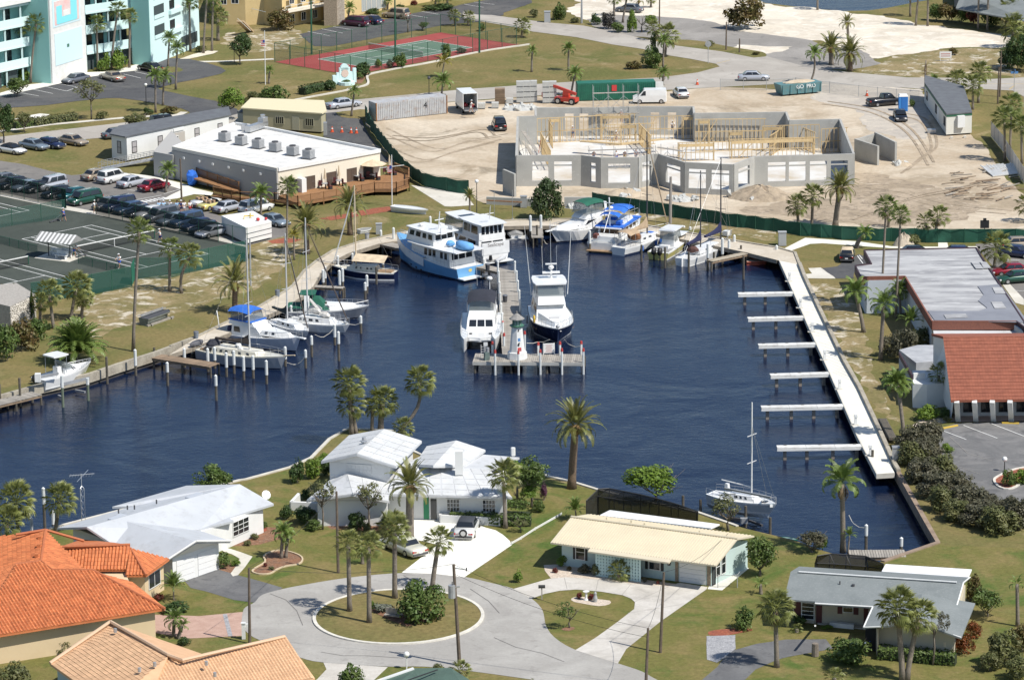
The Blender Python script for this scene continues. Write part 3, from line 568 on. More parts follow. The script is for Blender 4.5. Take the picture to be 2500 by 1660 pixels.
def hedge(pts,w,h,m,label,name='hedge',z=0,dens=70,leaf=.13):
	p=PX(pts);c=sum(p,Ve())/len(p);c.z=z;t=tg(name,label,'hedge',c);rnd=random.Random(label);mb=MB()
	for i in range(len(p)-1):
		a,b2=p[i]-c,p[i+1]-c;a.z=b2.z=0;L=(b2-a).length;d=(b2-a).normalized();nn=Ve((-d.y,d.x,0))
		for k in range(int(L*dens*(h+w*.6))):
			th=rnd.uniform(-.15*math.pi,1.15*math.pi);cx,cz=math.cos(th),math.sin(th);sx=max(-1,min(1,cx*1.5));sz=max(-1,min(1,cz*1.5));f=1+.16*noise.noise(Ve((a.lerp(b2,k/(L*dens)).x*1.3,a.y,i)))
			q=a+d*L*rnd.random()+nn*sx*w/2*f+Ve((0,0,max(.05,h*(.5+.5*sz)*f)));leaf_quad(mb,q,(nn*cx+Ve((0,0,cz+.3))).normalized(),leaf*rnd.uniform(.6,1.2),rnd)
	part('foliage',mb,m,t)
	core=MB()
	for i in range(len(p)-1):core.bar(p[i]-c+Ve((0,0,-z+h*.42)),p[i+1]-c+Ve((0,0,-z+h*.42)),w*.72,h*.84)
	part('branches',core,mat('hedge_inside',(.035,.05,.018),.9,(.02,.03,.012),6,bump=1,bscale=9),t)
	return t
# ---------------------------------------------------------------- boardwalk, piers and pilings
WHITE=mat('white_paint',(.78,.78,.76),.45,(.7,.7,.67),1.2)
WOODG=mat('weathered_planks',(.36,.33,.285),.85,(.27,.245,.21),1.0,c3=(.44,.41,.36),s3=3,rnd=.18,stretch=(1,1,1))
WOODB=mat('brown_planks',(.30,.215,.14),.85,(.21,.15,.10),1.2,rnd=.15)
PILEW=mat('white_pile',(.74,.75,.73),.6,(.6,.62,.6),1.5)
PILED=mat('dark_pile',(.13,.11,.085),.9,(.075,.07,.055),2.5,c3=(.2,.17,.13))
REDP=mat('red_paint',(.5,.05,.04),.5,(.4,.06,.05),2)
DGREY=mat('dark_grey',(.07,.07,.075),.6)
STEEL=mat('steel',(.55,.56,.57),.35,metal=.7)
ALU=mat('dull_aluminium',(.45,.46,.47),.45,(.36,.37,.38),2,metal=.4)
ROPE=mat('rope',(.62,.58,.5),.9)
BWALK=gm('boardwalk_deck',[(.50,.44,.35),(.58,.52,.43),(.42,.37,.29)],[.3,.9],[(.42,.62),(.56,.74)],bump=.1,bscale=20,fine=(4,.07))
def offset_mid(a,b):return[(p+q)/2 for p,q in zip(a,b)]
def dockdeck(root,poly,z,th,m,name='deck'):
	mb=MB().prism([(p.x,p.y)for p in poly],z-th,z);return wq(name,mb,m,root)
def pilepart(root,p,z0,z1,r,m,name='pile',cap=None):
	mb=MB().cyl((p.x,p.y,z0),r,z1-z0,7);return wq(name,mb,m,root)
INN=PX('''412 869,486 846,560 815,640 778,698 752,739 725,766 701,784 669,813 640,852 620,926 597,980 589,1060 576,1172 557,1200 555,1289 553.5,1354 553.5,1475 559,1588 571,1686 590.5,1822 618.5,1897 637''')
OUTR=run(6,29)
pb=[p.copy()for p in OUTR[1:]]+INN[::-1]
t=tg('boardwalk','long curved beige boardwalk round the west and north side of the basin','boardwalk',INN[10])
wq('deck',tess(pb,.09),BWALK,t)
edge=kerb(INN,.12,-.35,.11);wq('edge_beam',edge,mat('edge_beam',(.34,.29,.22),.9,(.22,.19,.15),1.5),t)
wq('soffit',tess(pb,-.28),DARKW,t)
for i in range(len(INN)-1):
	a,b2=INN[i],INN[i+1];n=max(1,int((b2-a).length/3.4))
	for k in range(n):
		q=a.lerp(b2,k/n);d=(b2-a).normalized();q=q+Ve((-d.y,d.x,0))*.35;pilepart(t,q,-2.6,-.28,.15,PILED)
EIN=PX('1901 633,1930 698,1976 803,2028 917,2060 990,2093 1066,2141 1159')
t=tg('walkway','pale straight concrete walkway with white pedestals along the east side','walkway',EIN[3])
eb=EIN+PX('2184 1156,2140 1040,2099 952,2061 885,2000 757,1964.5 680,1952 648,1941 621,1906 612')
wq('deck',tess(eb,.08),PALEC,t);wq('edge_beam',kerb(EIN+PX('2184 1156'),.12,-.4,.1),CONC,t);wq('soffit',tess(eb,-.3),DARKW,t)
for i in range(len(EIN)-1):
	a,b2=EIN[i],EIN[i+1];n=int((b2-a).length/4)+1
	for k in range(n):
		d=(b2-a).normalized();pilepart(t,a.lerp(b2,k/n)+Ve((-d.y,d.x,0))*.5,-2.6,-.3,.17,PILED)
JL=MB()
for k in range(34):f=k/34;p,q=W('l',345+f*425,300+f*930),W('l',500+f*510,290+f*1050);r=ribbon([p.lerp(q,.12),p.lerp(q,.88)],.035,.086);JL.add(r.v,r.f)
wq('joints',JL,mat('joint_dark',(.3,.28,.24),.9),t,stuff=True)
# six finger piers
FP=[(('l',5,565),('l',462,557),(62,230,408),575),(('l',85,768),('l',550,756),(132,318,492),780),(('l',172,988),('l',652,976),(230,416,606),1000),(('l',270,1235),('l',764,1219),(324,518,712),1250),(('p',195,318),('p',888,304),(248,445,630,822),335),(('p',325,646),('p',1043,635),(392,574,788,985),665)]
FL=['furthest, beside the orange raft','second from the flat roof end','third, below the arching palms','fourth, opposite the white walled building','fifth, longest white pier with four supports','nearest, beside the moored sailboat mast']
for(a,b2,xs,yy),lab in zip(FP,FL):
	A_,Bq=W(*a),W(*b2);d=(Bq-A_).normalized();n=Ve((-d.y,d.x,0));t=tg('finger_pier','white finger pier off the east walkway, '+lab,'pier',A_,0,'finger piers of the east walkway')
	PN=round((Bq-A_).length/2.6)
	for k in range(PN):ga,gc=A_.lerp(Bq,k/PN)+d*.015,A_.lerp(Bq,(k+1)/PN)-d*.015;wq('deck_slab',MB().bar(ga+Ve((0,0,-.02)),gc+Ve((0,0,-.02)),1.05,.16),mat('pier_white',(.70,.70,.67),.7,(.58,.57,.54),.8,rnd=.06,c3=(.48,.46,.42),s3=1.6),t)
	for f in(.1,.5,.9):p=A_.lerp(Bq,f)+n*.42;wq('cleat',MB().box((p.x,p.y,.1),(.3,.08,.08),math.atan2(d.y,d.x)),DGREY,t)
	mb=MB();mb.bar(A_-n*.5+Ve((0,0,-.19)),Bq-n*.5+Ve((0,0,-.19)),.1,.18);mb.bar(A_+n*.5+Ve((0,0,-.19)),Bq+n*.5+Ve((0,0,-.19)),.1,.18);wq('edge_beam',mb,WHITE,t)
	for x in xs:
		f=(T(a[0],x,0)[0]-T(*a)[0])/(T(*b2)[0]-T(*a)[0]);q=A_.lerp(Bq,f)
		mb=MB();mb.box((q.x,q.y,-1.5),(.32,.45,2.6),math.atan2(d.y,d.x));wq('support',mb,mat('support_concrete',(.36,.31,.26),.9,(.2,.17,.14),1.5),t)
# power pedestals
ped=None
for tl,x,y,l in(('l',430,462,'with coiled hose at its foot, nearest the basin corner'),('l',520,680,'by the furthest finger pier'),('l',617,878,'between second and third pier'),('l',720,1108,'between third and fourth pier'),('l',843,1350,'near the fourth pier'),('p',975,462,'just past the fifth pier'),('p',1096,715,'by the nearest pier and the dark post')):
	q=W(tl,x,y,.08);lab='white power pedestal '+l
	if ped is None:
		ped=tg('power_pedestal',lab,'pedestal',q,0,'pedestals on the east walkway')
		part('post',MB().box((0,0,.4),(.34,.3,.8),top=.6),WHITE,ped);part('head',MB().box((0,0,.95),(.36,.3,.3),top=.85),WHITE,ped);part('lamp',MB().box((0,0,.82),(.24,.2,.06)),DGREY,ped);part('foot',MB().box((-.1,0,.03),(.8,.5,.06)),CONC,ped)
	else:ct(ped,q,None,lab)
# pilings: x, row of top, row where it meets the water, kind
PROTO={}
def piling(tl,x,yt,yb,kind,label,r=.15):
	q=W(tl,x,yb,WZ);h=max(.6,HT(q,T(tl,0,yt)[1])-WZ)
	t=tg('piling',label,'piling',q,0,'pilings standing in the basin')
	if kind=='d':part('post',MB().cyl((0,0,-1.2),r,h+1.2,7,r*.9),PILED,t);return t
	f=.42 if kind=='w' else .62
	part('post',MB().cyl((0,0,-1.2),r,h*f+1.2,7),PILED,t);part('sleeve',MB().cyl((0,0,h*(f-.02)),r*1.12,h*(1-f)+h*.02,8),PILEW,t);part('cap',MB().tube([(0,0,h),(0,0,h+.14)],[r*1.2,.02],8),PILEW if kind!='r' else REDP,t);return t
NEAR={}
def nm(base):NEAR[base]=NEAR.get(base,0)+1;return base
for a in(('i',885,915,1138,'d','plain dark piling beside the boat lift, at the canal wall'),('i',1120,860,1070,'w','white topped piling nearest the tall lawn palm'),('i',1383,965,1152,'m','half white piling standing alone off the brown dock'),('i',1522,850,1002,'w','white piling at the middle of the brown dock'),
	('i',1585,835,920,'w','white piling behind the brown dock by the dinghy'),('i',1715,850,1036,'w','white piling at the brown dock end'),('i',1772,840,1010,'w','white piling at the stern of the cream ketch'),('i',1783,1070,1275,'m','outermost half white piling in the canal'),('i',1868,885,1078,'w','first white piling along the ketch hull'),('i',1930,870,1052,'w','second white piling along the ketch hull'),
	('i',2010,915,1105,'w','third white piling along the ketch hull'),('i',2088,910,1092,'w','fourth white piling along the ketch hull'),('i',2198,950,1138,'w','white piling at the bow shoulder of the ketch'),('i',1275,838,962,'d','dark piling at the root of the brown dock'),('i',1383,845,935,'d','dark piling on the near edge of the brown dock'),
	('i',170,1090,1322,'d','dark piling at the left dock'),('i',5,1140,1345,'d','dark piling at the very edge of the left dock'),('j',640,540,705,'w','white piling on the outer left of the small finger dock'),('j',656,515,665,'w','white piling close behind at the small finger dock'),('j',760,425,545,'w','white piling at the navy sloop bow'),('j',775,545,735,'w','white piling at the tip of the small finger dock'),
	('j',800,530,700,'w','taller white piling at the tip of the small finger dock'),('j',880,405,490,'w','white piling behind the navy sloop, left'),('j',905,385,500,'w','white piling behind the mast of the navy sloop'),('j',986,645,795,'m','half white piling in open water before the navy sloop'),('j',1000,585,730,'w','slender white piling close to the navy sloop'),('j',1078,515,655,'d','dark piling against the navy sloop hull'),
	('j',1130,432,530,'w','white piling behind the navy sloop stern'),('j',1115,215,345,'w','thick white piling at the gangway root'),('j',1220,195,370,'w','white piling at the blue trawler bow'),('j',1330,230,330,'w','white piling beyond the blue trawler bow'),('j',1522,102,260,'w','tall white piling behind the blue trawler wheelhouse'),('j',665,800,950,'d','dark piling in front of the green canvas cruiser'),
	('j',376,835,965,'w','white piling at the stern of the green canvas cruiser'),('j',445,725,830,'w','white piling behind the green canvas cruiser'),('j',382,960,1060,'w','white piling between cruiser and white sloop'),('j',950,920,1060,'m','half white piling off the cruiser bow'),('j',735,990,1155,'w','white piling at the white sloop'),('j',768,1050,1285,'m','tall dark piling with white sleeve before the white sloop bow'),
	('j',545,1085,1252,'m','half white piling off the blue topped boat bow'),('j',328,1175,1330,'w','white piling at the blue topped boat pulpit'),('j',495,1200,1345,'m','white piling with mooring line by the ketch bow'),('j',1962,450,560,'w','white piling where the long gangway meets the stem'),('k',322,95,300,'w','tall white piling at the short north dock, left'),('k',376,170,335,'d','dark piling at the front of the short north dock'),
	('k',408,90,275,'w','tall white piling at the short north dock, right'),('k',810,220,385,'w','white piling between green topped boat and blue canopy trawler'),('k',955,105,190,'w','white piling beyond the blue canopy'),('k',1236,330,470,'d','dark piling at the hull of the tan covered sloop'),('k',1430,350,522,'d','grey piling at the yellow boat side'),('k',1625,390,560,'d','leaning twin pole at the stern of the navy covered ketch'),
	('k',1782,325,512,'w','white piling at the middle of the navy covered ketch'),('k',1832,390,515,'d','grey piling by the plank dock end'),('k',1585,180,270,'w','white piling on the boardwalk edge behind the yellow boat'),('k',1637,188,290,'w','second white piling behind the yellow boat'),('k',1902,280,490,'w','tall white piling before the ketch bow'),('k',1956,295,450,'w','white piling halfway along the plank dock'),
	('k',2000,255,395,'w','white piling behind the plank dock'),('k',2055,335,455,'d','grey piling at the root of the plank dock'),('k',2348,340,460,'w','white piling at the basin corner by the raft'),('k',2076,425,615,'d','lone black piling in the open water near the raft'),('p',1113,670,835,'d','dark post at the walkway near the last pier'),('t',1060,75,285,'m','white sleeved piling with mooring line at the south dock'),
	('t',1350,180,290,'w','white piling at the south dock corner'),('m',370,985,1310,'m','tall white sleeved piling between the south bank palms'),('m',265,1230,1400,'w','white piling by the south bank palm'),('m',442,1175,1350,'w','white piling behind the orange trunk palm'),('o',1578,1045,1160,'d','dark piling beyond the screened pool'),('o',1722,1078,1185,'d','second dark piling beyond the screened pool'),('o',2094,1130,1305,'d','boat lift piling before the lifted sailboat'),('o',2295,1225,1390,'d','boat lift piling at the lifted sailboat bow')):
	piling(*a)
# small docks of boards laid crosswise
def plankdock(label,a,b2,w,z,m,pw=.24,th=.06,name='dock',cat='dock',beam=WOODB,gap=.03,piles=True):
	d=(b2-a);d.z=0;L=d.length;d.normalize();t=tg(name,label,cat,Ve((a.x,a.y,z)),math.atan2(d.y,d.x));n=int(L/pw)
	me=MB().box((0,0,0),(pw-gap,w,th)).mesh('plank',m);rnd=random.Random(label)
	if n<=300:
		for i in range(n):obj('plank',me,t,((i+.5)*L/n,rnd.uniform(-.03,.03),-th/2+rnd.uniform(-.006,.006)))
	part('beam',MB().box((L/2,-w/2+.12,-.2),(L,.12,.26)).box((L/2,w/2-.12,-.2),(L,.12,.26)),beam,t)
	if piles:
		k=max(2,int(L/3.2)+1)
		for i in range(k):
			for s in(-1,1):part('pile',MB().cyl((i*L/(k-1)*.98+.02*L,s*(w/2-.2),WZ-1-z),.13,-WZ+1-.1,6),PILED,t)
	return t
def dk(l,s,z=.02,w=1.5,**k):a,b2=PX(s);return plankdock(l,a,b2,w,z,k.pop('m',WOODG),**k)
dk('brown plank dock at the stern of the cream ketch','i 1290 908,i 1768 982',.0,1.9,m=WOODB)
dk('short grey finger dock by the navy sloop','j 555 668,j 806 682',0,1.0)
dk('long gangway dock behind the blue trawler','j 1140 316,j 2140 552',.02,1.7)
dk('short plank dock on the north side by the grey dinghies','k 372 182,k 378 272',.02,1.5)
dk('narrow plank dock beside the navy covered ketch','k 2090 398,k 1795 462',.02,1.1,m=mat('tan_planks',(.46,.40,.30),.85,(.36,.31,.23),1,rnd=.15))
dk('grey dock under the lifted boat at the left','i -120 1308,i 300 1205',-.1,1.9)
dk('weathered dock strip at the south canal corner','t 920 308,t 1385 305',.02,2.2)
stem=plankdock('central grey plank pier leading to the lighthouse',*PX('j 2150 545,j 2200 1240'),2.35,.05,WOODG,.30)
head=plankdock('cross pier at the end of the central pier with red capped posts',*PX('1157 874,1425 876'),3.6,.06,WOODG,.22)
part('fascia',MB().box(((PX('1425 876')[0]-PX('1157 874')[0]).length/2,-1.86,-.2),((PX('1425 876')[0]-PX('1157 874')[0]).length,.08,.34)),mat('pale_fascia',(.5,.5,.47),.8,(.38,.37,.34),1),head)
for i,(x,y,c)in enumerate(((2078,560,0),(2084,640,0),(2090,730,0),(2097,820,0),(2105,910,0),(2112,990,0),(2118,1060,1),(2218,560,0),(2232,640,0),(2243,720,0),(2254,800,0),(2262,880,0))):
	q=W('j',x,y,.05);t=tg('dock_post','white post on the %s side of the central pier, %s'%('west' if x<2150 else 'east',('at its far end','second from the far end','near the black bin','just before the bin shadow','mid way','fifth on','red capped by the lighthouse')[i%7]),'post',q,0,'white posts along the central pier')
	part('post',MB().cyl((0,0,-2.4),.13,3.75,7),PILEW,t);part('cap',MB().tube([(0,0,1.35),(0,0,1.5)],[.155,.03],8),REDP if c else PILEW,t)
for i,(x,yt,yb,tl)in enumerate(((30,1200,1303,'front left'),(222,1205,1303,'front, before the lighthouse'),(402,1195,1300,'front, left of the notice board'),(580,1185,1300,'front, right of the notice board'),(757,1185,1298,'front right corner'),(386,1135,1240,'back, left of the notice board'),(565,1130,1240,'back, right of the notice board'),(740,1125,1232,'back right corner'),(104,1060,1160,'by the lighthouse, west'),(274,1045,1150,'by the lighthouse, east'),(8,1130,1225,'back left, by the catamaran'))):
	q=W('k',x,yb,.06);h=HT(q,T('k',0,yt)[1]);t=tg('dock_post','white post with red cap on the cross pier, '+tl,'post',q,0,'red capped posts of the cross pier')
	part('post',MB().cyl((0,0,-2.4),.125,2.4+h-.35,7),PILEW,t);part('cap',MB().cyl((0,0,h-.35),.15,.35,8,.11),REDP,t)
# lighthouse
q=W('k',212,1262,.06);LH=tg('lighthouse','small white octagonal lighthouse with grey roof on the central pier','lighthouse',q,R(22.5)+.35)
H1=HT(q,T('k',0,1005)[1])
def octa(r,z):return[(math.cos(k*math.pi/4)*r,math.sin(k*math.pi/4)*r,z)for k in range(8)]
part('tower',MB().loft([octa(.92,0),octa(.58,H1)]),WHITE,LH);part('plinth',MB().loft([octa(1.12,0),octa(1.05,.75),octa(.86,.78)]),WHITE,LH)
part('gallery',MB().loft([octa(.78,H1),octa(.84,H1+.14)]),mat('green_trim',(.07,.19,.13),.5),LH)
part('lantern_glass',MB().loft([octa(.42,H1+.14),octa(.42,H1+.85)]),mat('lantern_glass',(.32,.38,.36),.15),LH)
for k in range(8):
	a=k*math.pi/4;part('lantern_post',MB().box((math.cos(a)*.45,math.sin(a)*.45,H1+.5),(.07,.07,.72)),MATS['green_trim'],LH)
part('roof',MB().loft([octa(.86,H1+.84),octa(.84,H1+.92),octa(.12,H1+1.45)]),mat('grey_shingles',(.30,.29,.27),.9,(.22,.21,.2),4),LH);part('finial',MB().cyl((0,0,H1+1.42),.07,.3,6),MATS['grey_shingles'],LH)
fq=[Ve((math.cos(a)*.92,math.sin(a)*.92,0))for a in(R(-112.5-22.5),R(-67.5-22.5))]
def tow(u,z):        # point on the camera facing side of the tower
	f=z/H1;r=.92-.34*f;a0,a1=R(225),R(270);A0,A1=Ve((math.cos(a0)*r,math.sin(a0)*r,z)),Ve((math.cos(a1)*r,math.sin(a1)*r,z));p=A0.lerp(A1,u);n=Ve((math.cos(R(247.5)),math.sin(R(247.5)),.1))*.015;return p+n
def tpan(name,u0,u1,z0,z1,m):return part(name,MB().poly(tow(u0,z0),tow(u1,z0),tow(u1,z1),tow(u0,z1)),m,LH)
SIGNB=mat('sign_blue',(.10,.24,.48),.5);SIGNR=mat('sign_red',(.55,.05,.05),.5);SIGNW=mat('sign_white',(.75,.75,.73),.5)
tpan('blue_sign',.22,.78,2.05,2.4,SIGNB);tpan('red_sign',.15,.85,.95,1.35,SIGNR);tpan('white_sign',.2,.8,1.02,1.12,SIGNW)
c=tow(.5,1.7);part('clock_disc',MB().disc(Ve(c),.22,12,'Y'),mat('black_paint',(.02,.02,.022),.5),LH,rot=None);part('round_window',MB().disc(Ve(tow(.5,H1*.9)),.14,10,'Y'),MATS['black_paint'],LH)
# notice board, bin, pump, steps
q=W('k',473,1232,.06);t=tg('notice_board','white notice board on two posts on the cross pier','sign',q,.1)
h=HT(q,T('k',0,1145)[1]);part('board',MB().box((0,0,h*.56),(1.15,.06,h*.86)),SIGNW,t);part('post',MB().box((-.6,.05,h/2),(.1,.1,h)),WHITE,t);part('post',MB().box((.6,.05,h/2),(.1,.1,h)),WHITE,t)
mb=MB()
for k in range(7):mb.box((0,-.04,h*.24+k*h*.1),(.8-.12*(k%3),.01,h*.035))
part('lettering',mb,mat('faded_red_print',(.55,.33,.3),.7),t)
def bin_(label,tl,x,y,m=DGREY):q=W(tl,x,y,.06);t=tg('trash_bin',label,'bin',q);part('body',MB().cyl((0,0,0),.24,.75,9,.3),m,t);part('lid',MB().cyl((0,0,.75),.33,.1,9,.26),mat('bin_lid',(.12,.13,.15),.5),t)
bin_('dark bin on the central pier planks','j',2137,800);bin_('dark bin beside the gangway and stem joint','j',1993,540);bin_('grey bin by the boardwalk kerb near the north west lawn','f',1000,965,ALU);bin_('blue grey bin on the west lawn edge','i',1617,765,mat('bluegrey',(.17,.2,.24),.5));bin_('blue grey bin further up the west boardwalk','i',2287,420,MATS['bluegrey'])
q=W('j',1985,1278,.06);t=tg('pump_station','grey pump out machine on the cross pier beside the catamaran','pump',q)
part('body',MB().box((0,0,.45),(.55,.5,.9),.3),mat('pump_green',(.16,.22,.2),.5,(.1,.13,.12),3),t);part('motor',MB().cyl((.1,0,.9),.2,.5,8),ALU,t);part('pipe',MB().tube([(-.25,0,.8),(-.25,0,1.5),(.1,.1,1.6)],.07,5),ALU,t);part('panel',MB().box((-.1,.2,1.75),(.45,.06,.4)),WHITE,t)
mb=MB().bar((0,0,0),(0,0,1.5),.05).bar((.45,0,0),(.45,0,1.5),.05)
for k in range(5):mb.bar((0,0,.15+k*.28),(.45,0,.15+k*.28),.04)
solo('ladder',mb,WHITE,'white ladder leaning at the cross pier by the pump','ladder',W('j',1940,1262,.06))
def paint(n,c,**k):return mat(n,c,k.pop('r',.3),tuple(v*.9 for v in c),1.0,spec=.5,coat=.3,**k)
GEL=paint('white_gelcoat',(.80,.80,.78));CREAM=paint('cream_gelcoat',(.74,.70,.58));NAVY=paint('navy_hull',(.012,.018,.055));SKYB=paint('pale_blue_hull',(.17,.40,.68));GREYH=paint('grey_hull',(.30,.32,.36))
PALEB=paint('faded_white_hull',(.62,.64,.66));YELH=paint('yellow_hull',(.72,.64,.22));BOOTB=paint('boot_stripe',(.02,.03,.07));TEAK=mat('teak',(.34,.22,.12),.7,(.25,.16,.09),2)
GLASS=mat('dark_glass',(.018,.022,.028),.08,spec=.7);SMOKE=mat('clear_vinyl',(.22,.25,.25),.12,alpha=.55);BLACKP=MATS['black_paint']
def cloth(n,c):return mat(n,c,.85,tuple(v*.75 for v in c),1.5,bump=.3,bscale=5)
CB,CG,CN,CT,CBR,CK,CGY=cloth('blue_canvas',(.03,.16,.62)),cloth('green_canvas',(.015,.12,.075)),cloth('navy_canvas',(.018,.022,.075)),cloth('tan_canvas',(.46,.34,.22)),cloth('brown_canvas',(.085,.065,.055)),cloth('black_canvas',(.03,.032,.045)),cloth('grey_canvas',(.30,.30,.29))
CBEI,CLB=cloth('beige_canvas',(.68,.55,.38)),cloth('light_blue_canvas',(.16,.40,.74))
SPAR=mat('pale_spar',(.66,.66,.65),.4,(.55,.55,.55),2,metal=.2);SPARD=mat('dark_spar',(.06,.06,.065),.5);SPARW=mat('wood_spar',(.62,.50,.34),.5)
# ---------------------------------------------------------------- houses
def V4(s):return[W(a[0],float(a[1]),float(a[2]),float(a[3]))for a in(q.split()for q in s.split(','))]
STUC=mat('white_stucco',(.74,.74,.72),.8,(.68,.68,.66),.6);CREAMW=mat('cream_wall',(.66,.52,.33),.85,(.62,.48,.30),.5);WROOF=mat('white_roof',(.58,.59,.60),.75,(.52,.53,.54),.35,c3=(.44,.44,.43),s3=1.2);MINT=mat('mint_wall',(.50,.62,.60),.8)
LGREY=mat('pale_grey_roof',(.50,.52,.545),.8,(.45,.47,.49),.3,c3=(.40,.41,.42),s3=.9);SHING=mat('grey_shingle_roof',(.205,.225,.225),.9,(.165,.185,.185),.5,c3=(.25,.265,.26),s3=5);CMET=mat('cream_metal_roof',(.66,.585,.43),.5,(.62,.545,.40),.4)
TERR=mat('orange_roof_tile',(.57,.188,.068),.8,(.48,.145,.052),1.2,isl=.22);TERR2=mat('cream_roof_tile',(.64,.40,.23),.8,(.57,.35,.20),1.0,isl=.12);BRICKT=mat('brick_red_roof_tile',(.29,.095,.055),.85,(.24,.078,.046),1.4,isl=.09);PAVE=mat('porch_floor',(.5,.46,.4),.8)
MESH=mat('pool_screen',(.015,.016,.018),.7,alpha=.72);FRAME=mat('dark_frame',(.03,.03,.03),.6);MAROON=mat('maroon_paint',(.10,.025,.025),.6)
def PLN(s):   # a roof face whose later corners are laid into the plane of the first three
	q=[a.split()for a in s.split(',')];p=[W(a[0],float(a[1]),float(a[2]),float(a[3]))for a in q];n=(p[1]-p[0]).cross(p[2]-p[0]);C=Ve((0,0,CAMH))
	for v in p[3:]:d=v-C;v[:]=C+d*((p[0]-C).dot(n)/d.dot(n))
	return p
def sr(root,polys,m,th=.2,name='roof',each=False):
	mb=MB();out=None
	for s in polys:
		p=V4(s)if isinstance(s,str)else s
		n=sum(((p[(i+1)%len(p)]-p[i]).cross(p[(i+2)%len(p)]-p[i])for i in range(len(p))),Ve())
		if n.z<0:p=p[::-1]
		q=[v-Ve((0,0,th))for v in p];N=len(p);mb.add(p+q,[tuple(range(N)),tuple(range(N,2*N))[::-1]]+[(i,N+i,N+(i+1)%N,(i+1)%N)for i in range(N)])
		if each:out=wq(name,mb,m,root);mb=MB()
	return out if each else wq(name,mb,m,root)
def tiled(root,polys,m,col=.3,course=.42,r=.075,name='roof_tiles',flat=False):
	mb=MB();rnd=random.Random(len(polys))
	for s in polys:
		p=PLN(s)if isinstance(s,str)else s;e=(p[1]-p[0]).normalized();nn=(p[1]-p[0]).cross(p[2]-p[0]).normalized()
		if nn.z<0:nn=-nn
		u=nn.cross(e);u=u if u.z>0 else-u;q=[((v-p[0]).dot(e),(v-p[0]).dot(u))for v in p];c=min(x for x,_ in q)+col/2
		while c<max(x for x,_ in q):
			xs=sorted(y0+(y1-y0)*(c-x0)/(x1-x0)for(x0,y0),(x1,y1)in zip(q,q[1:]+q[:1])if(x0-c)*(x1-c)<0)
			for a,b2 in zip(xs[::2],xs[1::2]):
				y=a
				while y<b2-.05:
					y1=min(b2,y+course);P=lambda x,yy,h:p[0]+e*x+u*yy+nn*h;w=col*.48;lo=r*.55+.02*rnd.random()
					if flat:mb.poly(P(c-w,y,lo),P(c+w,y,lo),P(c+w,y1,.012),P(c-w,y1,.012));mb.poly(P(c-w,y,0),P(c+w,y,0),P(c+w,y,lo),P(c-w,y,lo))
					else:
						A_,B2,C2,D2,E2,F2=P(c-w,y,.01),P(c-w*.3,y,r+lo*.4),P(c+w*.6,y,r*.8+lo*.4),P(c-w,y1,.01),P(c-w*.3,y1,r),P(c+w*.6,y1,r*.8);mb.poly(A_,B2,E2,D2);mb.poly(B2,C2,F2,E2);G2,H2=P(c+w,y,.005),P(c+w,y1,.005);mb.poly(C2,G2,H2,F2);mb.poly(A_,G2,C2,B2)
					y=y1
			c+=col
	return wq(name,mb,m,root,stuff=True)
def mass(root,pts,z0,z1,m,name='wall'):
	p=pts if not isinstance(pts,str)else PX(pts);return wq(name,MB().prism([(v.x,v.y)for v in p],z0,z1),m,root)
def win(root,a,b,u0,u1,z0,z1,cols=1,rows=1,fm=None,gm=None,off=.04,name='window',shut=None,parent=None):
	# a window on the wall from a to b (plan points): frame with a pane in it
	d=(b-a);d.z=0;L=d.length;d.normalize();n=Ve((d.y,-d.x,0));n=n if n.y<0 or(abs(n.y)<.3 and n.x*a.x<0)else-n
	P=lambda u,z,o=off:a+d*u*L+n*o+Ve((0,0,z-a.z));mb=MB();f=.07
	def strip(x0,x1,y0,y1):mb.add([P(x0,y0,0),P(x1,y0,0),P(x1,y1,0),P(x0,y1,0),P(x0,y0,off+.03),P(x1,y0,off+.03),P(x1,y1,off+.03),P(x0,y1,off+.03)],[(4,5,6,7),(0,1,5,4),(1,2,6,5),(2,3,7,6),(3,0,4,7)])
	fu=f/L;strip(u0-fu,u1+fu,z0-f,z0);strip(u0-fu,u1+fu,z1,z1+f);strip(u0-fu,u0,z0,z1);strip(u1,u1+fu,z0,z1)
	for k in range(1,cols):x=u0+(u1-u0)*k/cols;strip(x-fu*.4,x+fu*.4,z0,z1)
	for k in range(1,rows):z=z0+(z1-z0)*k/rows;strip(u0,u1,z-f*.35,z+f*.35)
	fr=wq(name,mb,fm or WHITE,root,parent=parent);wq('pane',MB().poly(P(u0,z0),P(u1,z0),P(u1,z1),P(u0,z1)),gm or GLASS,root,parent=fr)
	for k,(x0,x1)in enumerate(shut or()):
		mb=MB();strip(x0,x1,z0-.05,z1+.05);wq('shutter',mb,BLACKP,root)
	return fr
def pq(root,a,b,u0,u1,z0,z1,m,name,off=.05):
	d=(b-a);d.z=0;L=d.length;d.normalize();n=Ve((d.y,-d.x,0));n=n if n.y<0 or(abs(n.y)<.3 and n.x*a.x<0)else-n
	P=lambda u,z,o:a+d*u*L+n*o+Ve((0,0,z-a.z));return wq(name,MB().add([P(u0,z0,0),P(u1,z0,0),P(u1,z1,0),P(u0,z1,0),P(u0,z0,off),P(u1,z0,off),P(u1,z1,off),P(u0,z1,off)],[(4,5,6,7),(0,1,5,4),(1,2,6,5),(2,3,7,6),(3,0,4,7)]),m,root)
def house(label,tl,x,y,cat='house',name='house'):return tg(name,label,cat,W(tl,x,y))
def small(root,tl,x,y,z,d,m,name='vent',r=None):return wq(name,MB().cyl(W(tl,x,y,z),d[0],d[1],6)if len(d)==2 else MB().box(W(tl,x,y,z),d,r or 0),m,root)
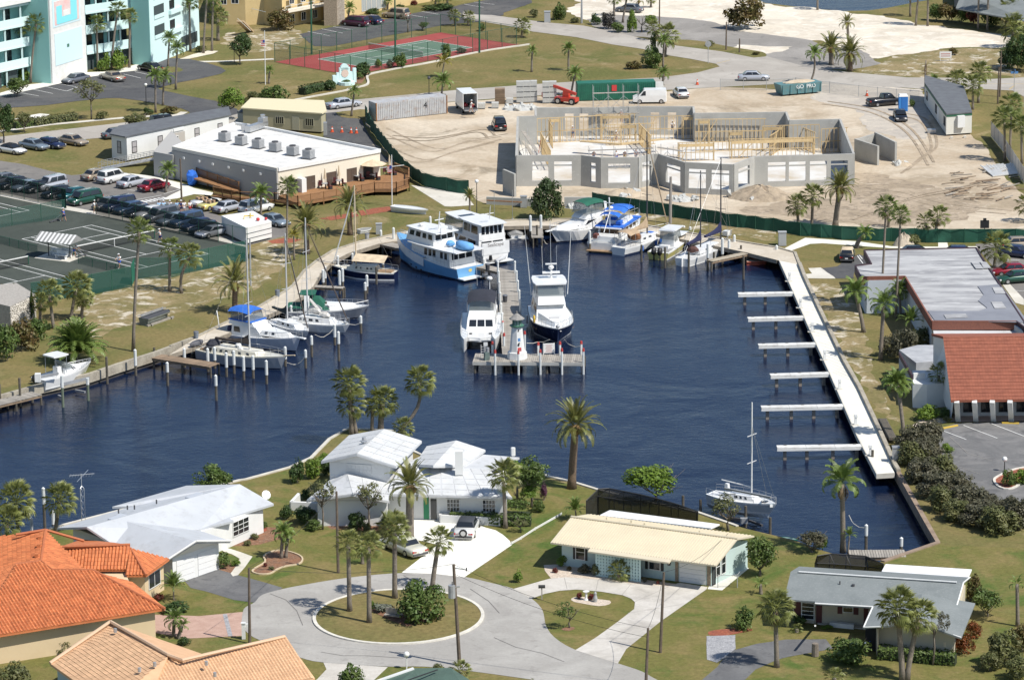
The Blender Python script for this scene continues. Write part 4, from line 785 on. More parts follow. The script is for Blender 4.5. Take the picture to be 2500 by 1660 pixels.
def rg(root,s,m,w=.28,name='ridge_tiles'):
	mb=MB()
	for l in s.split(';'):p=V4(l);mb.tube([v+Ve((0,0,.04))for v in p],w/2,6)
	wq(name,mb,m,root)
# orange tiled house
t=house('large house with bright orange barrel tile hip roofs and cream walls','q',600,950)
O1=['q -260 1022 2.8,q 1358 762 2.8,q 765 447 4.7,q 430 445 4.7,q 338 372 5.2,q 130 398 5.2','q -500 700 2.8,q -260 1022 2.8,q 130 398 5.2,q -200 480 4.2','q 1358 762 2.8,q 1085 545 2.8,q 690 440 4.2,q 765 447 4.7','q 375 115 6.2,q 338 372 5.2,q -200 480 3.9,q -200 180 4.9,q 130 155 5.7',
	  'q 338 372 5.2,q 375 115 6.2,q 690 440 4.1,q 430 443 4.7','q 690 440 3,q 1062 440 3,q 1072 237 4.6,q 480 255 4.6','q 1045 487 2.8,q 1205 487 2.8,q 1075 268 4.3,q 1060 300 4.1','q 1205 487 2.8,q 1395 352 2.8,q 1075 265 4.3','q 480 255 4.6,q 1072 237 4.6,q 940 215 3.6,q 670 190 4']
sr(t,[PLN(x)for x in O1],TERR,.16);tiled(t,O1[:8],TERR,.3,.42,.1);rg(t,'q 130 398 5.2,q 338 372 5.2,q 430 443 4.7,q 765 447 4.7,q 1358 762 2.85;q 375 115 6.2,q 338 372 5.2;q 130 398 5.2,q -260 1022 2.85;q 375 115 6.2,q 690 205 4.7;q 1072 237 4.6,q 480 255 4.6;q 1075 266 4.3,q 1205 487 2.85;q 130 155 6,q 375 115 6.2',mat('ridge_orange',(.46,.15,.06),.8,(.4,.12,.05),3),.26)
fe=[W('q',*p,2.6)for p in((-230,1005),(1275,772))];wl=[Ve((v.x,v.y,0))for v in fe]
wp_=[W('q',x,y,2.6)for x,y in((-230,1008),(1275,775),(1085,610),(1040,470),(1190,470),(1345,375),(1000,330),(-300,420))];mass(t,wp_,0,2.62,CREAMW)
c0,c1=Ve((*wp_[4].xy,0)),Ve((*wp_[5].xy,0));win(t,c0,c1,.2,.78,.9,2.2,2,1,WHITE,GLASS);win(t,wl[0],wl[1],.78,.84,1.4,2.2,1,1);pq(t,wl[0],wl[1],.515,.52,.1,2.5,mat('cream_trim',(.7,.58,.42),.8),'downspout');pq(t,wl[0],wl[1],.58,.585,.1,2.5,MATS['cream_trim'],'downspout');mass(t,[W('q',x,y)for x,y in((1030,560),(1050,555),(1060,500),(1040,500))],0,3.2,CREAMW,'column')
for x,y,z in((295,535,4.2),(350,605,3.9),(225,585,4),(390,815,3.2),(325,175,6),(318,240,5.8),(300,320,5.5)):small(t,'q',x,y,z,(.3,.3,.3),TERR)
wq('gutter',MB().bar(V4('q -260 1027 2.7')[0],V4('q 1360 767 2.7')[0],.14),MATS['cream_trim'],t)
# cream tiled house
t=house('house with pale peach flat tile roof at the bottom left','q',1400,1420)
O2=[PLN(x)for x in('q 412 1212 2.7,q 900 1560 2.7,q 1388 1145 4.6,q 910 870 4.6','q 1388 1145 4.6,q 910 870 4.6,q 1675 1135 2.8,q 1500 1187 3.9','q 1200 1560 2.7,r 570 1332 2.7,r 322 993 4.45,q 1500 1187 4.45,q 1388 1148 4.6','q 900 1560 2.7,q 1200 1560 2.7,q 1388 1145 4.6')]
sr(t,O2,TERR2,.18);tiled(t,[O2[0]],TERR2,.32,.36,.06,flat=True);tiled(t,[O2[2]],TERR2,.28,.34,.07);rg(t,'q 910 870 4.65,q 1388 1145 4.65;q 1388 1145 4.65,q 1500 1187 4.5,r 322 993 4.5;q 910 870 4.65,q 412 1212 2.75',mat('ridge_peach',(.6,.42,.28),.8),.3)
mass(t,[W('q',x,y,2.6)for x,y in((470,1225),(900,905),(1620,1150),(2250,1050),(2420,1400),(1300,1500))],0,2.6,mat('blue_grey_wall',(.42,.52,.55),.8))
for x,y,z in((1275,1235,4.3),(1700,1225,4.2),(1150,1280,4),(1770,1318,3.8),(950,955,4.5)):small(t,'q',x,y,z,(.14,.35),ALU)
# low white house
t=house('low house with wide pale grey roof and twin white garage doors','m',1500,1400)
sr(t,['q 930 230 2.7,m 1650 1320 2.7,m 1925 1250 2.7,m 1880 1225 2.7,m 2255 1111 2.7,m 1975 950 4.2,m 715 1302 4.2','m 715 1302 4.2,m 1975 950 4.2,m 1535 962 2.7,m 925 1135 2.7,m 1100 1130 2.75,m 470 1310 2.7','q 930 236 2.62,q 1390 350 2.62,q 1615 205 3.95,q 1020 35 3.95','q 1615 205 3.95,q 1900 203 2.62,q 1650 118 2.62,q 1020 35 3.95'],LGREY)
rg(t,'q 1615 207 3.95,q 1392 352 2.64;q 1615 207 3.95,q 1900 205 2.64',WHITE,.22,'fascia');a,b2=W('q',1480,507),W('q',1762,428)
g0,g1=[W('q',x,y,2.5)for x,y in((1420,348),(1800,218))];mass(t,[W('m',600,1300,2.6),W('q',980,235,2.6),g0,g1,W('q',1640,135,2.6),W('m',1905,1240,2.6),W('m',2165,1130,2.6),W('m',1900,1000,2.6),W('m',1500,985,2.6)],0,2.55,STUC);a,b2=[Ve((v.x,v.y,0))for v in(g0,g1)]
wq('gable',MB().poly(g0,g1,W('q',1615,225,3.75)),STUC,t);GD=mat('garage_white',(.76,.76,.75),.5)
for k,(u0,u1)in enumerate(((.08,.46),(.54,.92))):
	for j in range(4):pq(t,a,b2,u0,u1,.06+j*.53,.56+j*.53,GD,'garage_door_panel',.05)
a,b2=[Ve((*W('m',x,y,2.6).xy,0))for x,y in((1905,1240),(2165,1130))];win(t,a,b2,.04,.52,.9,2.2,3,3)
for x,y,z in((1290,1112,3.9),(1050,1160,3.8),(1108,1158,3.8),(977,1190,3.7)):small(t,'m',x,y,z,(.07,.4),DGREY)
for tl,x,y,z in(('m',1600,1045,4.1),('m',965,1222,4.05),('q',1305,125,3.6)):small(t,tl,x,y,z,(1.9,.7,.12),mat('skylight',(.48,.5,.53),.3),'skylight',R(58))
q=W('m',2190,1040,3);s_=tg('satellite_dish','grey satellite dish on the corner of the low pale roof','dish',q);part('dish',MB().lathe((0,0,0),[(.05,0),(.45,.12)],10),ALU,s_,rot=(R(60),0,.5));part('mount',MB().bar((0,0,-.4),(0,0,0),.06),DGREY,s_)
# antenna mast
q=W('m',690,1390);t=tg('antenna_mast','tall lattice aerial mast with wide television antenna','antenna',q);h=HT(q,T('m',0,965)[1])
mb=MB()
for k in range(3):a=k*2.094;mb.tube([(.22*math.cos(a),.22*math.sin(a),0),(.22*math.cos(a),.22*math.sin(a),h*.96),(0,0,h)],.025,4)
for k in range(int(h/.6)):
	for j in range(3):a,c=j*2.094,(j+1)*2.094;mb.tube([(.22*math.cos(a),.22*math.sin(a),k*.6),(.22*math.cos(c),.22*math.sin(c),k*.6+.6)],.012,3)
part('lattice',mb,STEEL,t);mb=MB().tube([(-1.1,0,h+1),(1.2,.3,h+1.1)],.03,4).tube([(-.2,-1.6,h+.9),(.4,2.2,h+.9)],.03,4).tube([(0,0,h),(0,0,h+1.2)],.03,4)
for k in range(9):mb.tube([(-1+k*.25,-.6+k*.03,h+1.02),(-1+k*.25,.6-k*.03,h+1.02)],.012,3)
part('aerial',mb,STEEL,t)
# white two part house
t=house('white house with two storey gable, seamed white roofs and chimney by the canal','n',1400,1160)
A0,A1,A2,A3,A4,A5=V4('n 620 765 4.5,n 915 700 5.65,n 1238 805 4.5,n 1450 595 4.5,n 1140 497 5.65,n 850 550 4.5');SEAM=mat('white_membrane',(.60,.61,.61),.75,(.53,.54,.54),.5,rnd=.05,c3=(.45,.45,.44),s3=1.5)
def seamed(root,a,b,c,d,nu,nv):
	for i in range(nu):
		for j in range(nv):
			P=lambda u,v:a.lerp(b,u).lerp(d.lerp(c,u),v);g=.006;u0,u1,v0,v1=i/nu+g,(i+1)/nu-g,j/nv+g,(j+1)/nv-g;sr(root,[[P(u0,v0)+Ve((0,0,.05)),P(u1,v0)+Ve((0,0,.05)),P(u1,v1)+Ve((0,0,.05)),P(u0,v1)+Ve((0,0,.05))]],SEAM,.06,'roof_panel')
sr(t,[[A0,A1,A4,A5],[A1,A2,A3,A4]],WROOF,.22);seamed(t,A0,A1,A4,A5,3,5);seamed(t,A1,A2,A3,A4,3,6)
iw=[Ve((v.x,v.y,0))for v in V4('n 690 768 4.4,n 1190 800 4.4,n 1375 640 4.4,n 870 575 4.4')];mass(t,iw,0,4.42,STUC);up_=Ve((0,0,4.4));wq('gable',MB().poly(iw[0]+up_,iw[1]+up_,(iw[0]+iw[1])/2+Ve((0,0,5.35))),STUC,t);win(t,iw[0],iw[1],.3,.68,3.35,4.3,6,2,STUC,STUC,.03,'vent_grille');pq(t,iw[0],iw[1],.02,.26,2.95,3.1,WHITE,'ledge')
LW=['n 500 1085 2.6,n 880 1033 3.5,n 835 870 3.5,n 730 885 2.6','n 880 1033 3.5,n 1185 1092 2.6,n 1200 950 2.6,n 835 870 3.5'];sr(t,LW,WROOF)
for s_ in LW:p=V4(s_);seamed(t,*p,3,3)
lw=[Ve((*W('n',x,y,2.5).xy,0))for x,y in((590,1085),(1160,1085),(1180,960),(760,900))];mass(t,lw,0,2.55,STUC);wq('gable',MB().poly(lw[0]+Ve((0,0,2.5)),lw[1]+Ve((0,0,2.5)),(lw[0]+lw[1])/2+Ve((0,0,3.3))),STUC,t)
FS='n 1150 1033 2.75,n 2195 1058 2.75,n 2010 830 3.9,n 1275 800 3.9';sr(t,[FS,'n 1275 800 3.9,n 2010 830 3.9,n 2255 730 3.4,n 1890 700 3.6,n 1500 690 3.5'],WROOF);p=V4(FS);seamed(t,*p,9,5);p=V4('n 1275 800 3.9,n 2010 830 3.9,n 2255 730 3.4,n 1700 700 3.6')
BK=['n 1390 790 3.95,n 1545 800 4.75,n 1735 592 4.75,n 1490 640 3.9','n 1545 800 4.75,n 1800 800 3.95,n 1975 670 3.9,n 1735 592 4.75'];sr(t,BK,WROOF)
for s_ in BK:p=V4(s_);seamed(t,*p,2,4)
fw=[Ve((*W('n',x,y,2.6).xy,0))for x,y in((1170,1020),(2150,1045),(2150,760),(1700,660),(1300,800))];mass(t,fw,0,2.65,STUC);win(t,fw[0],fw[1],.5,.6,1.0,2.1,4,3);win(t,fw[0],fw[1],.8,.9,1.0,2.1,4,3);pq(t,fw[0],fw[1],.30,.345,.1,2.2,mat('green_door',(.02,.22,.10),.5),'door');pq(t,fw[0],fw[1],.36,.41,.1,2.1,GLASS,'side_light')
wq('chimney',MB().box(W('n',1757,810,4.4)+Ve((0,0,.45)),(.75,.6,2.3)),STUC,t);wq('chimney_vent',MB().box(W('n',1742,815,3.9)+Ve((0,-.32,0)),(.35,.04,.6)),LGREY,t);wq('roof_vent',MB().cyl(W('n',975,605,5.2),.2,.5,8).cyl(W('n',975,605,5.65),.3,.12,8),ALU,t);wq('planter_wall',MB().bar(W('n',1605,1235,.4),W('n',2100,1260,.4),.25,.8).bar(W('n',1605,1235,.4),W('n',1605,1180,.4),.25,.8),STUC,t)
wq('terrace_wall',MB().bar(W('n',375,1130,.45),W('n',610,1140,.45),.3,.9).bar(W('n',375,1130,.45),W('n',440,1060,.45),.3,.9),STUC,t);small(t,'n',2203,715,3.5,(.22,.8),WHITE);wq('porch_step',MB().box(W('n',1420,1200,.08),(5.5,1.2,.16)),mat('salmon_brick',(.5,.26,.2),.9,(.42,.2,.16),5),t)
# cream metal roofed house
t=house('house with cream metal roof, pierced block screen and pale aqua walls','s',1200,520)
r0,r1,e0,e1=V4('s 655 5 3.7,s 2025 185 3.7,s 485 215 2.6,s 1850 405 2.6');P=lambda u,v:e0.lerp(e1,u).lerp(r0.lerp(r1,u),v)
sr(t,[[P(0,0),P(.245,0),P(.245,-.12),P(.735,-.12),P(.735,-.01),P(1,0),P(1,1),P(0,1)],'s 655 5 3.7,s 2025 185 3.7,s 2165 160 2.9,o 795 1196 2.9'],CMET,.14);mb=MB()
for k in range(1,62):mb.bar(P(k/62,.0)+Ve((0,0,.02)),P(k/62,1)+Ve((0,0,.02)),.05,.06)
q0,q1=V4('o 795 1196 2.9,s 2165 160 2.9')
for k in range(1,46):mb.bar(r0.lerp(r1,k/46),q0.lerp(q1,k/46),.07,.1)
wq('roof_ribs',mb,CMET,t,stuff=True);rg(t,'s 655 5 3.72,s 2025 185 3.72',CMET,.2,'ridge_cap')
for u,v,s_ in((.22,1.12,.4),(.37,1.14,.45),(.45,1.1,.35),(.78,1.1,.3),(.3,1.05,.2)):wq('vent',MB().cyl(P(u,1)+Ve((0,1.0,-.3)),.08,s_,6),CMET,t)
wa,wb=W('s',580,405),W('s',1812,576);bk=[Ve((*v.xy,0))for v in V4('s 2110 200 2.6,o 850 1250 2.6')];mass(t,[wa,wb]+bk,0,2.62,MINT);AQ=mat('pale_aqua',(.56,.72,.68),.7)
win(t,wa,wb,.098,.155,.85,2.2,1,2,WHITE,GLASS,shut=((.078,.092),(.16,.174)));win(t,wa,wb,.59,.66,.85,2.2,1,2,WHITE,GLASS,shut=((.563,.58),(.668,.685)))
for k in range(5):pq(t,wa,wb,.79,.965,.05+k*.44,.47+k*.44,GD,'garage_door_panel')
pq(t,wa,wb,.762,.783,0,2.6,mat('stone_veneer',(.22,.17,.12),.9,(.35,.28,.2),5),'pilaster');pq(t,wa,wb,.972,.995,0,2.6,MATS['stone_veneer'],'pilaster')
sa,sb=W('s',865,490),W('s',1222,540);sd=(sb-sa).normalized();SL=(sb-sa).length;mb=MB();n=15
for k in range(n+1):mb.bar(sa+sd*(k*SL/n)+Ve((0,0,0)),sa+sd*(k*SL/n)+Ve((0,0,2.45)),.16,.17)
for k in range(9):mb.bar(sa+Ve((0,.004,.08+k*.29)),sb+Ve((0,.004,.08+k*.29)),.15,.17)
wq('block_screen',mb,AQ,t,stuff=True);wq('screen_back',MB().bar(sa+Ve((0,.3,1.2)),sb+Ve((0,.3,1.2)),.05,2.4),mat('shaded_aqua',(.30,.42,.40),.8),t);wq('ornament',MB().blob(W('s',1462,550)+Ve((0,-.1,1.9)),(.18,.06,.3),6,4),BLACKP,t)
ga,gb=wb,bk[0];wq('gable',MB().poly(ga+Ve((0,0,2.6)),gb+Ve((0,0,2.6)),r1+Ve((-.4,0,-.2))),MINT,t);win(t,ga,gb,.12,.22,.7,2.4,1,2);win(t,ga,gb,.27,.37,.7,2.5,1,2);win(t,ga,gb,.02,.09,.1,2.4,1,1,FRAME,MESH)
sr(t,['o 975 1163 2.8,o 1880 1279 2.8,o 1808 1312 2.75,o 890 1205 2.75'],mat('white_patio_roof',(.80,.80,.79),.6),.12,'patio_roof')
# screened pools
def screen(label,tl,base,ridge,z0,z1,nb):
	b=[W(tl,*p,0)for p in base];a=[W(tl,*p,z0)for p in ridge[0]];c=[W(tl,*p,z1)for p in ridge[1]];t=tg('pool_screen',label,'screen enclosure',b[0]);n=len(a)-1
	for i in range(n):
		wq('screen_panel',MB().poly(a[i],a[i+1],c[i+1],c[i]),MESH,t);g0,g1=[Ve((v.x,v.y,0))for v in(a[i],a[i+1])];wq('screen_panel',MB().poly(g0,g1,a[i+1],a[i]),MESH,t);h0,h1=[Ve((v.x,v.y+1.5,0))for v in(c[i],c[i+1])];wq('screen_panel',MB().poly(h0,h1,c[i+1],c[i]),MESH,t)
	for i in range(n+1):
		g0=Ve((a[i].x,a[i].y,0));h0=Ve((c[i].x,c[i].y+1.5,0));wq('rib',MB().tube([g0,a[i],c[i],h0],.05,4),FRAME,t)
	for L in(a,c):wq('beam',MB().tube(L,.05,4),FRAME,t)
	for e in(0,n):wq('screen_panel',MB().poly(Ve((a[e].x,a[e].y,0)),a[e],c[e],Ve((c[e].x,c[e].y+1.5,0))),MESH,t)
	return t
screen('long dark screened pool enclosure behind the cream metal roof','o',((900,1300),),([(780,1085),(870,1050),(1010,1070),(1150,1088),(1300,1105),(1480,1128),(1690,1185)],[(880,990),(970,985),(1090,1008),(1230,1035),(1380,1072),(1540,1118),(1700,1176)]),2.5,3.3,6)
screen('dark screened porch behind the grey shingle roof','t',((700,400),),([(640,385),(800,392),(935,402),(1075,415),(1190,430)],[(660,325),(765,308),(900,315),(1060,328),(1205,392)]),2.3,3.1,4)
# grey shingle house
t=house('house with grey shingle roof, long white ridge strip and recessed porch','t',900,860)
sr(t,['t 510 412 2.8,t 1915 503 2.8,t 1860 547 3.9,t 440 455 3.9','t 440 455 3.9,t 1860 547 3.9,t 1800 755 2.75,t 1115 745 2.75,t 640 716 2.75,t 640 700 2.75,t 385 682 2.75','t 1115 745 2.72,t 1040 915 2.6,t 1500 880 3.4,t 1520 640 3.75','t 1500 880 3.4,t 1845 1000 2.5,t 1960 715 2.6,t 1830 690 2.9,t 1520 640 3.75'],SHING,.14);wq('ridge_strip',MB().bar(*V4('t 505 455 3.98,t 1808 541 3.98'),.16,.07),WHITE,t)
rg(t,'t 1862 552 3.85,t 1802 757 2.7;t 1862 550 3.85,t 1917 505 2.78;t 1040 917 2.55,t 1180 912 2.8;t 1640 938 2.85,t 1845 1002 2.45;t 640 720 2.7,t 1115 748 2.7;t 1115 748 2.7,t 1040 917 2.56',WHITE,.14,'fascia')
sr(t,['t 1222 392 2.9,t 1932 436 2.9,t 1903 500 2.85,t 1190 452 2.85'],MATS['white_patio_roof'],.14,'patio_roof');CW=mat('pale_cream_wall',(.56,.50,.38),.85,(.52,.46,.35),.6)
pw=[W('t',*p)for p in((470,822),(640,832),(655,830),(700,888),(1065,905),(1165,1085),(1790,1120))];w1=[W('t',*p,0)for p in((460,868),(636,884),(640,880),(1080,905),(1165,1118),(1785,1185))];bk=[Ve((*v.xy,0))for v in V4('t 1880 560 2.6,t 520 440 2.6')]
mass(t,[w1[0],w1[1],w1[2],w1[3],Ve((*W('t',1160,925,2.6).xy,0)),w1[4],w1[5]]+bk,0,2.55,CW)
win(t,w1[0],w1[1],.42,.97,.4,2.2,1,5,WHITE,GLASS);pq(t,w1[0],w1[1],.04,.36,.1,2.3,MAROON,'door');pq(t,w1[2],w1[3],.02,.13,.05,2.2,MAROON,'door');pq(t,w1[2],w1[3],.91,.99,.05,2.2,MAROON,'door');win(t,w1[2],w1[3],.53,.70,1.2,2.0,1,2,WHITE,GLASS);pq(t,w1[2],w1[3],.42,.51,1.0,2.1,MAROON,'shutter');pq(t,w1[2],w1[3],.72,.81,1.0,2.1,MAROON,'shutter')
wq('porch_post',MB().bar(W('t',642,900),W('t',642,900,2.6),.14),WHITE,t);wq('porch_post',MB().bar(W('t',1055,1040),W('t',1055,1040,2.5),.14),WHITE,t);wq('porch_floor',MB().prism([(v.x,v.y)for v in PX('t 660 890,t 1060 935,t 1080 800,t 650 790')],0,.1),PAVE,t);wq('planter',MB().bar(W('t',765,885,.2),W('t',965,905,.2),.5,.4),STUC,t)
pq(t,w1[4],w1[5],-.18,-.01,.05,2.3,mat('shadow_opening',(.02,.02,.022),.9),'carport_opening',.03);pq(t,w1[4],w1[5],.86,.89,1.1,1.5,MATS['cream_trim'],'meter_box');small(t,'t',845,570,3.4,(.06,.4),DGREY);small(t,'t',955,590,3.3,(.14,.35),DGREY)
# dark green roof
t=house('dark green shingle roof of a house at the bottom edge','r',1500,1400);sr(t,['r 1020 1375 2.8,r 1385 1249 3.6,r 1690 1246 3.6,r 1960 1420 2.8,r 1900 1560 2.8,r 1000 1560 2.8'],mat('green_shingles',(.075,.125,.10),.9,(.06,.10,.08),1,c3=(.09,.14,.12),s3=6),.18);wq('fascia',MB().bar(*V4('r 1018 1378 2.78,r 1383 1251 3.58'),.3,.12),WHITE,t);mass(t,[W('r',x,y,2.5)for x,y in((1150,1390),(1420,1290),(1670,1290),(1850,1400),(1800,1500),(1200,1500))],0,2.6,CW);wq('roof_ridge',MB().bar(*V4('r 1330 1350 3.5,r 1580 1262 3.7'),.12,.06),FRAME,t)
# flat grey roofed restaurant with brick fascia
t=house('low building with large patched grey flat roof and dark brick fascia','l',1700,500,'building','restaurant');GR=mat('gravel_roof',(.42,.42,.42),.9,(.25,.25,.26),.5,lo=.4,hi=.62,c3=(.58,.58,.57),s3=1.1,stretch=(.3,1.3,1));BRK=mat('brick_fascia',(.26,.10,.065),.85,(.19,.075,.055),6);PURP=mat('dark_fascia',(.05,.025,.035),.7)
rp=V4('l 1045 205 4.3,l 1970 185 4.3,l 2000 240 4.3,l 2420 880 4.3,l 2300 790 4.3,l 1605 790 4.3,l 1382 420 4.3,l 1018 426 4.3,l 972 332 4.3,l 1105 318 4.3')
wq('roof',MB().prism([(v.x,v.y)for v in rp],4.05,4.22),GR,t);N=len(rp)
for i in range(N):
	a,b2=rp[i],rp[(i+1)%N];d=(b2-a).normalized();nn=Ve((-d.y,d.x,0));wq('fascia',MB().bar(a+Ve((0,0,-.45)),b2+Ve((0,0,-.45)),.16,1.0),BRK if i in(6,4,5)else PURP,t)
cx=sum(rp,Ve())/N;mass(t,[Ve((*cx.lerp(v,.93).xy,0))for v in rp],0,3.9,mat('grey_blue_wall',(.50,.54,.58),.85));sr(t,['l 1600 792 3.4,l 2262 784 3.4,l 2330 885 3.2,l 1620 900 3.2'],WROOF,.2,'lower_roof');sr(t,['l 1980 500 4.3,l 2170 485 4.3,l 2400 800 4.3,l 1625 780 4.3,l 1570 705 4.3,l 1990 705 4.3,l 2060 680 4.3,l 1985 620 4.3,l 2030 570 4.3'],mat('tar_patch',(.24,.25,.28),.9,(.19,.20,.23),.3),.06,'roof_patch')
for s_ in('l 2100 510,l 2180 510,l 2210 560,l 2125 558','l 2090 628,l 2180 630,l 2215 680,l 2120 682','l 1925 300,l 1985 300,l 2030 355,l 1965 356','l 2000 297,l 2055 305,l 2090 350,l 2030 352','l 1700 735,l 1880 728,l 1900 755,l 1720 765'):sr(t,[PX(s_,4.38)],GR,.05,'roof_patch')
# red tile building with fins
t=house('white building with steep brick red tile roof and slanted white fins','p',2000,350,'building','tiled_building');fr0,fr1=W('p',1760,262,2.7),W('p',2800,250,2.7);rt0,rt1=W('l',1702,918,7.4),W('l',2850,905,7.4);sr(t,[[fr0,fr1,rt1,rt0]],BRICKT,.2);bk0,bk1=W('l',1600,893,7.0),W('l',2850,885,7.0);sr(t,[[rt0,rt1,bk1,bk0]],BRICKT,.25,'ridge_band')
tiled(t,[[fr0,fr1,rt1,rt0]],BRICKT,.3,.5,.07,flat=True);b0=Ve((bk0.x+.6,bk0.y+3,0));f0=W('p',1800,392);f1=W('p',2800,385);mass(t,[f0,f1,Ve((f1.x,f1.y+14,0)),Ve((f0.x-.4,f0.y+11,0))],0,2.6,STUC);up0=Ve((f0.x-.2,f0.y,2.6));wq('gable',MB().poly(fr0+Ve((.3,.1,-.1)),rt0+Ve((.25,0,-.2)),bk0+Ve((.2,0,-.3)),Ve((b0.x,b0.y,2)),Ve((f0.x-.4,f0.y+11,0)),Ve((fr0.x+.3,fr0.y+2,0))),STUC,t)
for k in range(7):
	x=1815+k*146;a=W('p',x+5,432);u=W('p',x-8,268,2.6);wq('fin',MB().bar(a,u+Ve((0,-.1,0)),.5,.35),WHITE,t)
	if k:win(t,f0,f1,(x-95-1800)/1000,(x-25-1800)/1000,.5,2.2,2,2,FRAME,GLASS)
mass(t,'p 1445 320,p 1560 330,p 1745 310,p 1790 390,p 1800 300,p 1700 210,p 1440 210',0,2.6,STUC,'side_wall');mass(t,'l 1330 1240,l 1470 1350,l 1700 1330,l 1640 1200,l 1480 1200',0,2.9,mat('grey_terrace',(.45,.46,.47),.9,(.3,.31,.33),.6),'annex');wq('parapet',MB().bar(W('l',1335,1065,2.9),W('l',1440,1250,2.9),.15,.5),PURP,t);wq('parapet',MB().bar(W('l',1450,1245,2.9),W('l',1545,1240,2.9),.3,.7),STUC,t)
# white stone garden building at the left
t=house('white rubble stone wall of a garden building behind the sea grape hedge','i',150,690,'building','stone_building');a,b2,c=W('i',92,690),W('i',300,590),W('i',-120,640);hh=HT(a,T('i',0,500)[1]);d=(b2-a).normalized();nrm_=Ve((d.y,-d.x,0));STN=mat('white_stone',(.66,.63,.58),.9,(.5,.46,.4),3,rnd=.2);rnd=random.Random(4);mass(t,[c,a,b2,b2+Ve((-3,6,0)),c+Ve((-3,6,0))],0,hh,mat('stone_mortar',(.42,.39,.35),.9,(.3,.28,.25),4));L=(b2-a).length;z=.12
me=MB().blob((0,0,0),(.2,.1,.13),6,4,jit=.03,seed=3).mesh('stone',STN)
while z<hh-.05:
	u=rnd.uniform(.1,.3)
	while u<L-.1:p=a+d*u+nrm_*.02-t.location;o=obj('stone',me,t,(p.x,p.y,z+rnd.uniform(-.03,.03)),(rnd.uniform(-.3,.3),rnd.uniform(0,3),math.atan2(d.y,d.x)));o.scale=(rnd.uniform(.8,1.3),)*3;u+=rnd.uniform(.34,.5)
	z+=.26
# ---------------------------------------------------------------- larger buildings and the site
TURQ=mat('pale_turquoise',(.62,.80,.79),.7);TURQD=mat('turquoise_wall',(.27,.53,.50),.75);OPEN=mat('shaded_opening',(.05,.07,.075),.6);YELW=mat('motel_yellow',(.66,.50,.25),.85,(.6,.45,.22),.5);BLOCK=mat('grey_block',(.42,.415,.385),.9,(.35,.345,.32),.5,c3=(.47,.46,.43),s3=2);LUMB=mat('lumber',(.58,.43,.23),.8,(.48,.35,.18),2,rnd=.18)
t=tg('apartment_block','turquoise and white four storey apartment block with mural tower and balconies','building',G(128,205));H=13.4
def facade(a,b,rec,nf,cols):
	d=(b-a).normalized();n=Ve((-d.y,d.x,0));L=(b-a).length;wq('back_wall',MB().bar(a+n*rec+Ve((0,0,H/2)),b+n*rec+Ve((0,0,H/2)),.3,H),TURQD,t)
	for k in range(1,nf+1):
		z=3.2*k-.2;wq('balcony',MB().bar(a+n*rec*.5+Ve((0,0,z)),b+n*rec*.5+Ve((0,0,z)),rec,.25).bar(a+Ve((0,0,z+.45)),b+Ve((0,0,z+.45)),.16,1.15).bar(a-n*.1+Ve((0,0,z-.25)),b-n*.1+Ve((0,0,z-.25)),.1,.3),TURQ,t)
		for j in range(cols):
			if k<nf:p=a+d*L*(j+.35)/cols+n*(rec-.2);wq('window',MB().bar(p+Ve((0,0,z+1.4)),p+d*1.5+Ve((0,0,z+1.4)),.08,2.1),GLASS,t)
	for j in range(cols+1):p=a+d*L*j/cols+n*.15;wq('column',MB().bar(p,p+Ve((0,0,H-.4)),.25),TURQ,t)
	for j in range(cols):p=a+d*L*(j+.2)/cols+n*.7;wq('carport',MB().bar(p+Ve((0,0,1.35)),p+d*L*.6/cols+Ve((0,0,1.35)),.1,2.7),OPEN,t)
	wq('eave',MB().bar(a-n*.2+Ve((0,0,H-.3)),b-n*.2+Ve((0,0,H-.3)),.7,.8),WHITE,t);wq('roof',MB().bar(a+n*5+Ve((0,0,H-.1)),b+n*5+Ve((0,0,H-.1)),10.5,.3),WROOF,t)
facade(G(-60,232),G(98,197),1.8,4,4);ra_,rb_=G(213,174),G(326,156);facade(ra_,rb_,1.8,4,4)
to,te=G(129,205.5),G(213,178);d=(te-to).normalized();n=Ve((-d.y,d.x,0));TW=(te-to).length
wq('tower',MB().prism([(p.x,p.y)for p in(to,te,te+n*5,to+n*5)],0,H+1.2),WHITE,t);wq('tower_side',MB().prism([(p.x,p.y)for p in(to+n*.3-d*.06,to+n*.3,to+n*5.2,to+n*5.2-d*.06)],0,H+.6),TURQD,t)
def tp(name,u0,u1,z0,z1,m,o=.06):return wq(name,MB().add([to+d*TW*u-n*k+Ve((0,0,z))for k in(0,o)for u,z in((u0,z0),(u1,z0),(u1,z1),(u0,z1))],[(4,5,6,7),(0,1,5,4),(1,2,6,5),(2,3,7,6),(3,0,4,7)]),m,t)
PB=mat('panel_blue',(.60,.76,.80),.7);tp('tower_panel',.1,.88,2.6,7.6,PB);tp('mural_frame',.07,.86,8.6,13.2,PB);tp('mural',.12,.82,8.9,12.6,mat('mural_pink',(.75,.46,.44),.7,(.72,.62,.6),.7),.09);MQ=mat('mural_aqua',(.24,.70,.76),.7);tp('mural_palm',.17,.33,9.0,11.8,MQ,.11);tp('mural_palm',.58,.76,9.0,12.2,MQ,.11);tp('mural_sea',.2,.72,8.95,10.0,MQ,.115);tp('mural_bird',.36,.55,10.0,10.9,WHITE,.13);tp('emblem',.44,.5,5,5.5,MATS['green_trim'],.09)
bp=PX('325 158,369 161,488 112,455 100,400 100');wq('end_block',MB().prism([(p.x,p.y)for p in bp],0,H+.6),TURQ,t);p0,p1,p2=bp[:3];wq('ribbed_wall',MB().bar(p0+Ve((0,-.1,H/2)),p1+Ve((0,-.1,H/2)),.12,H),TURQD,t)
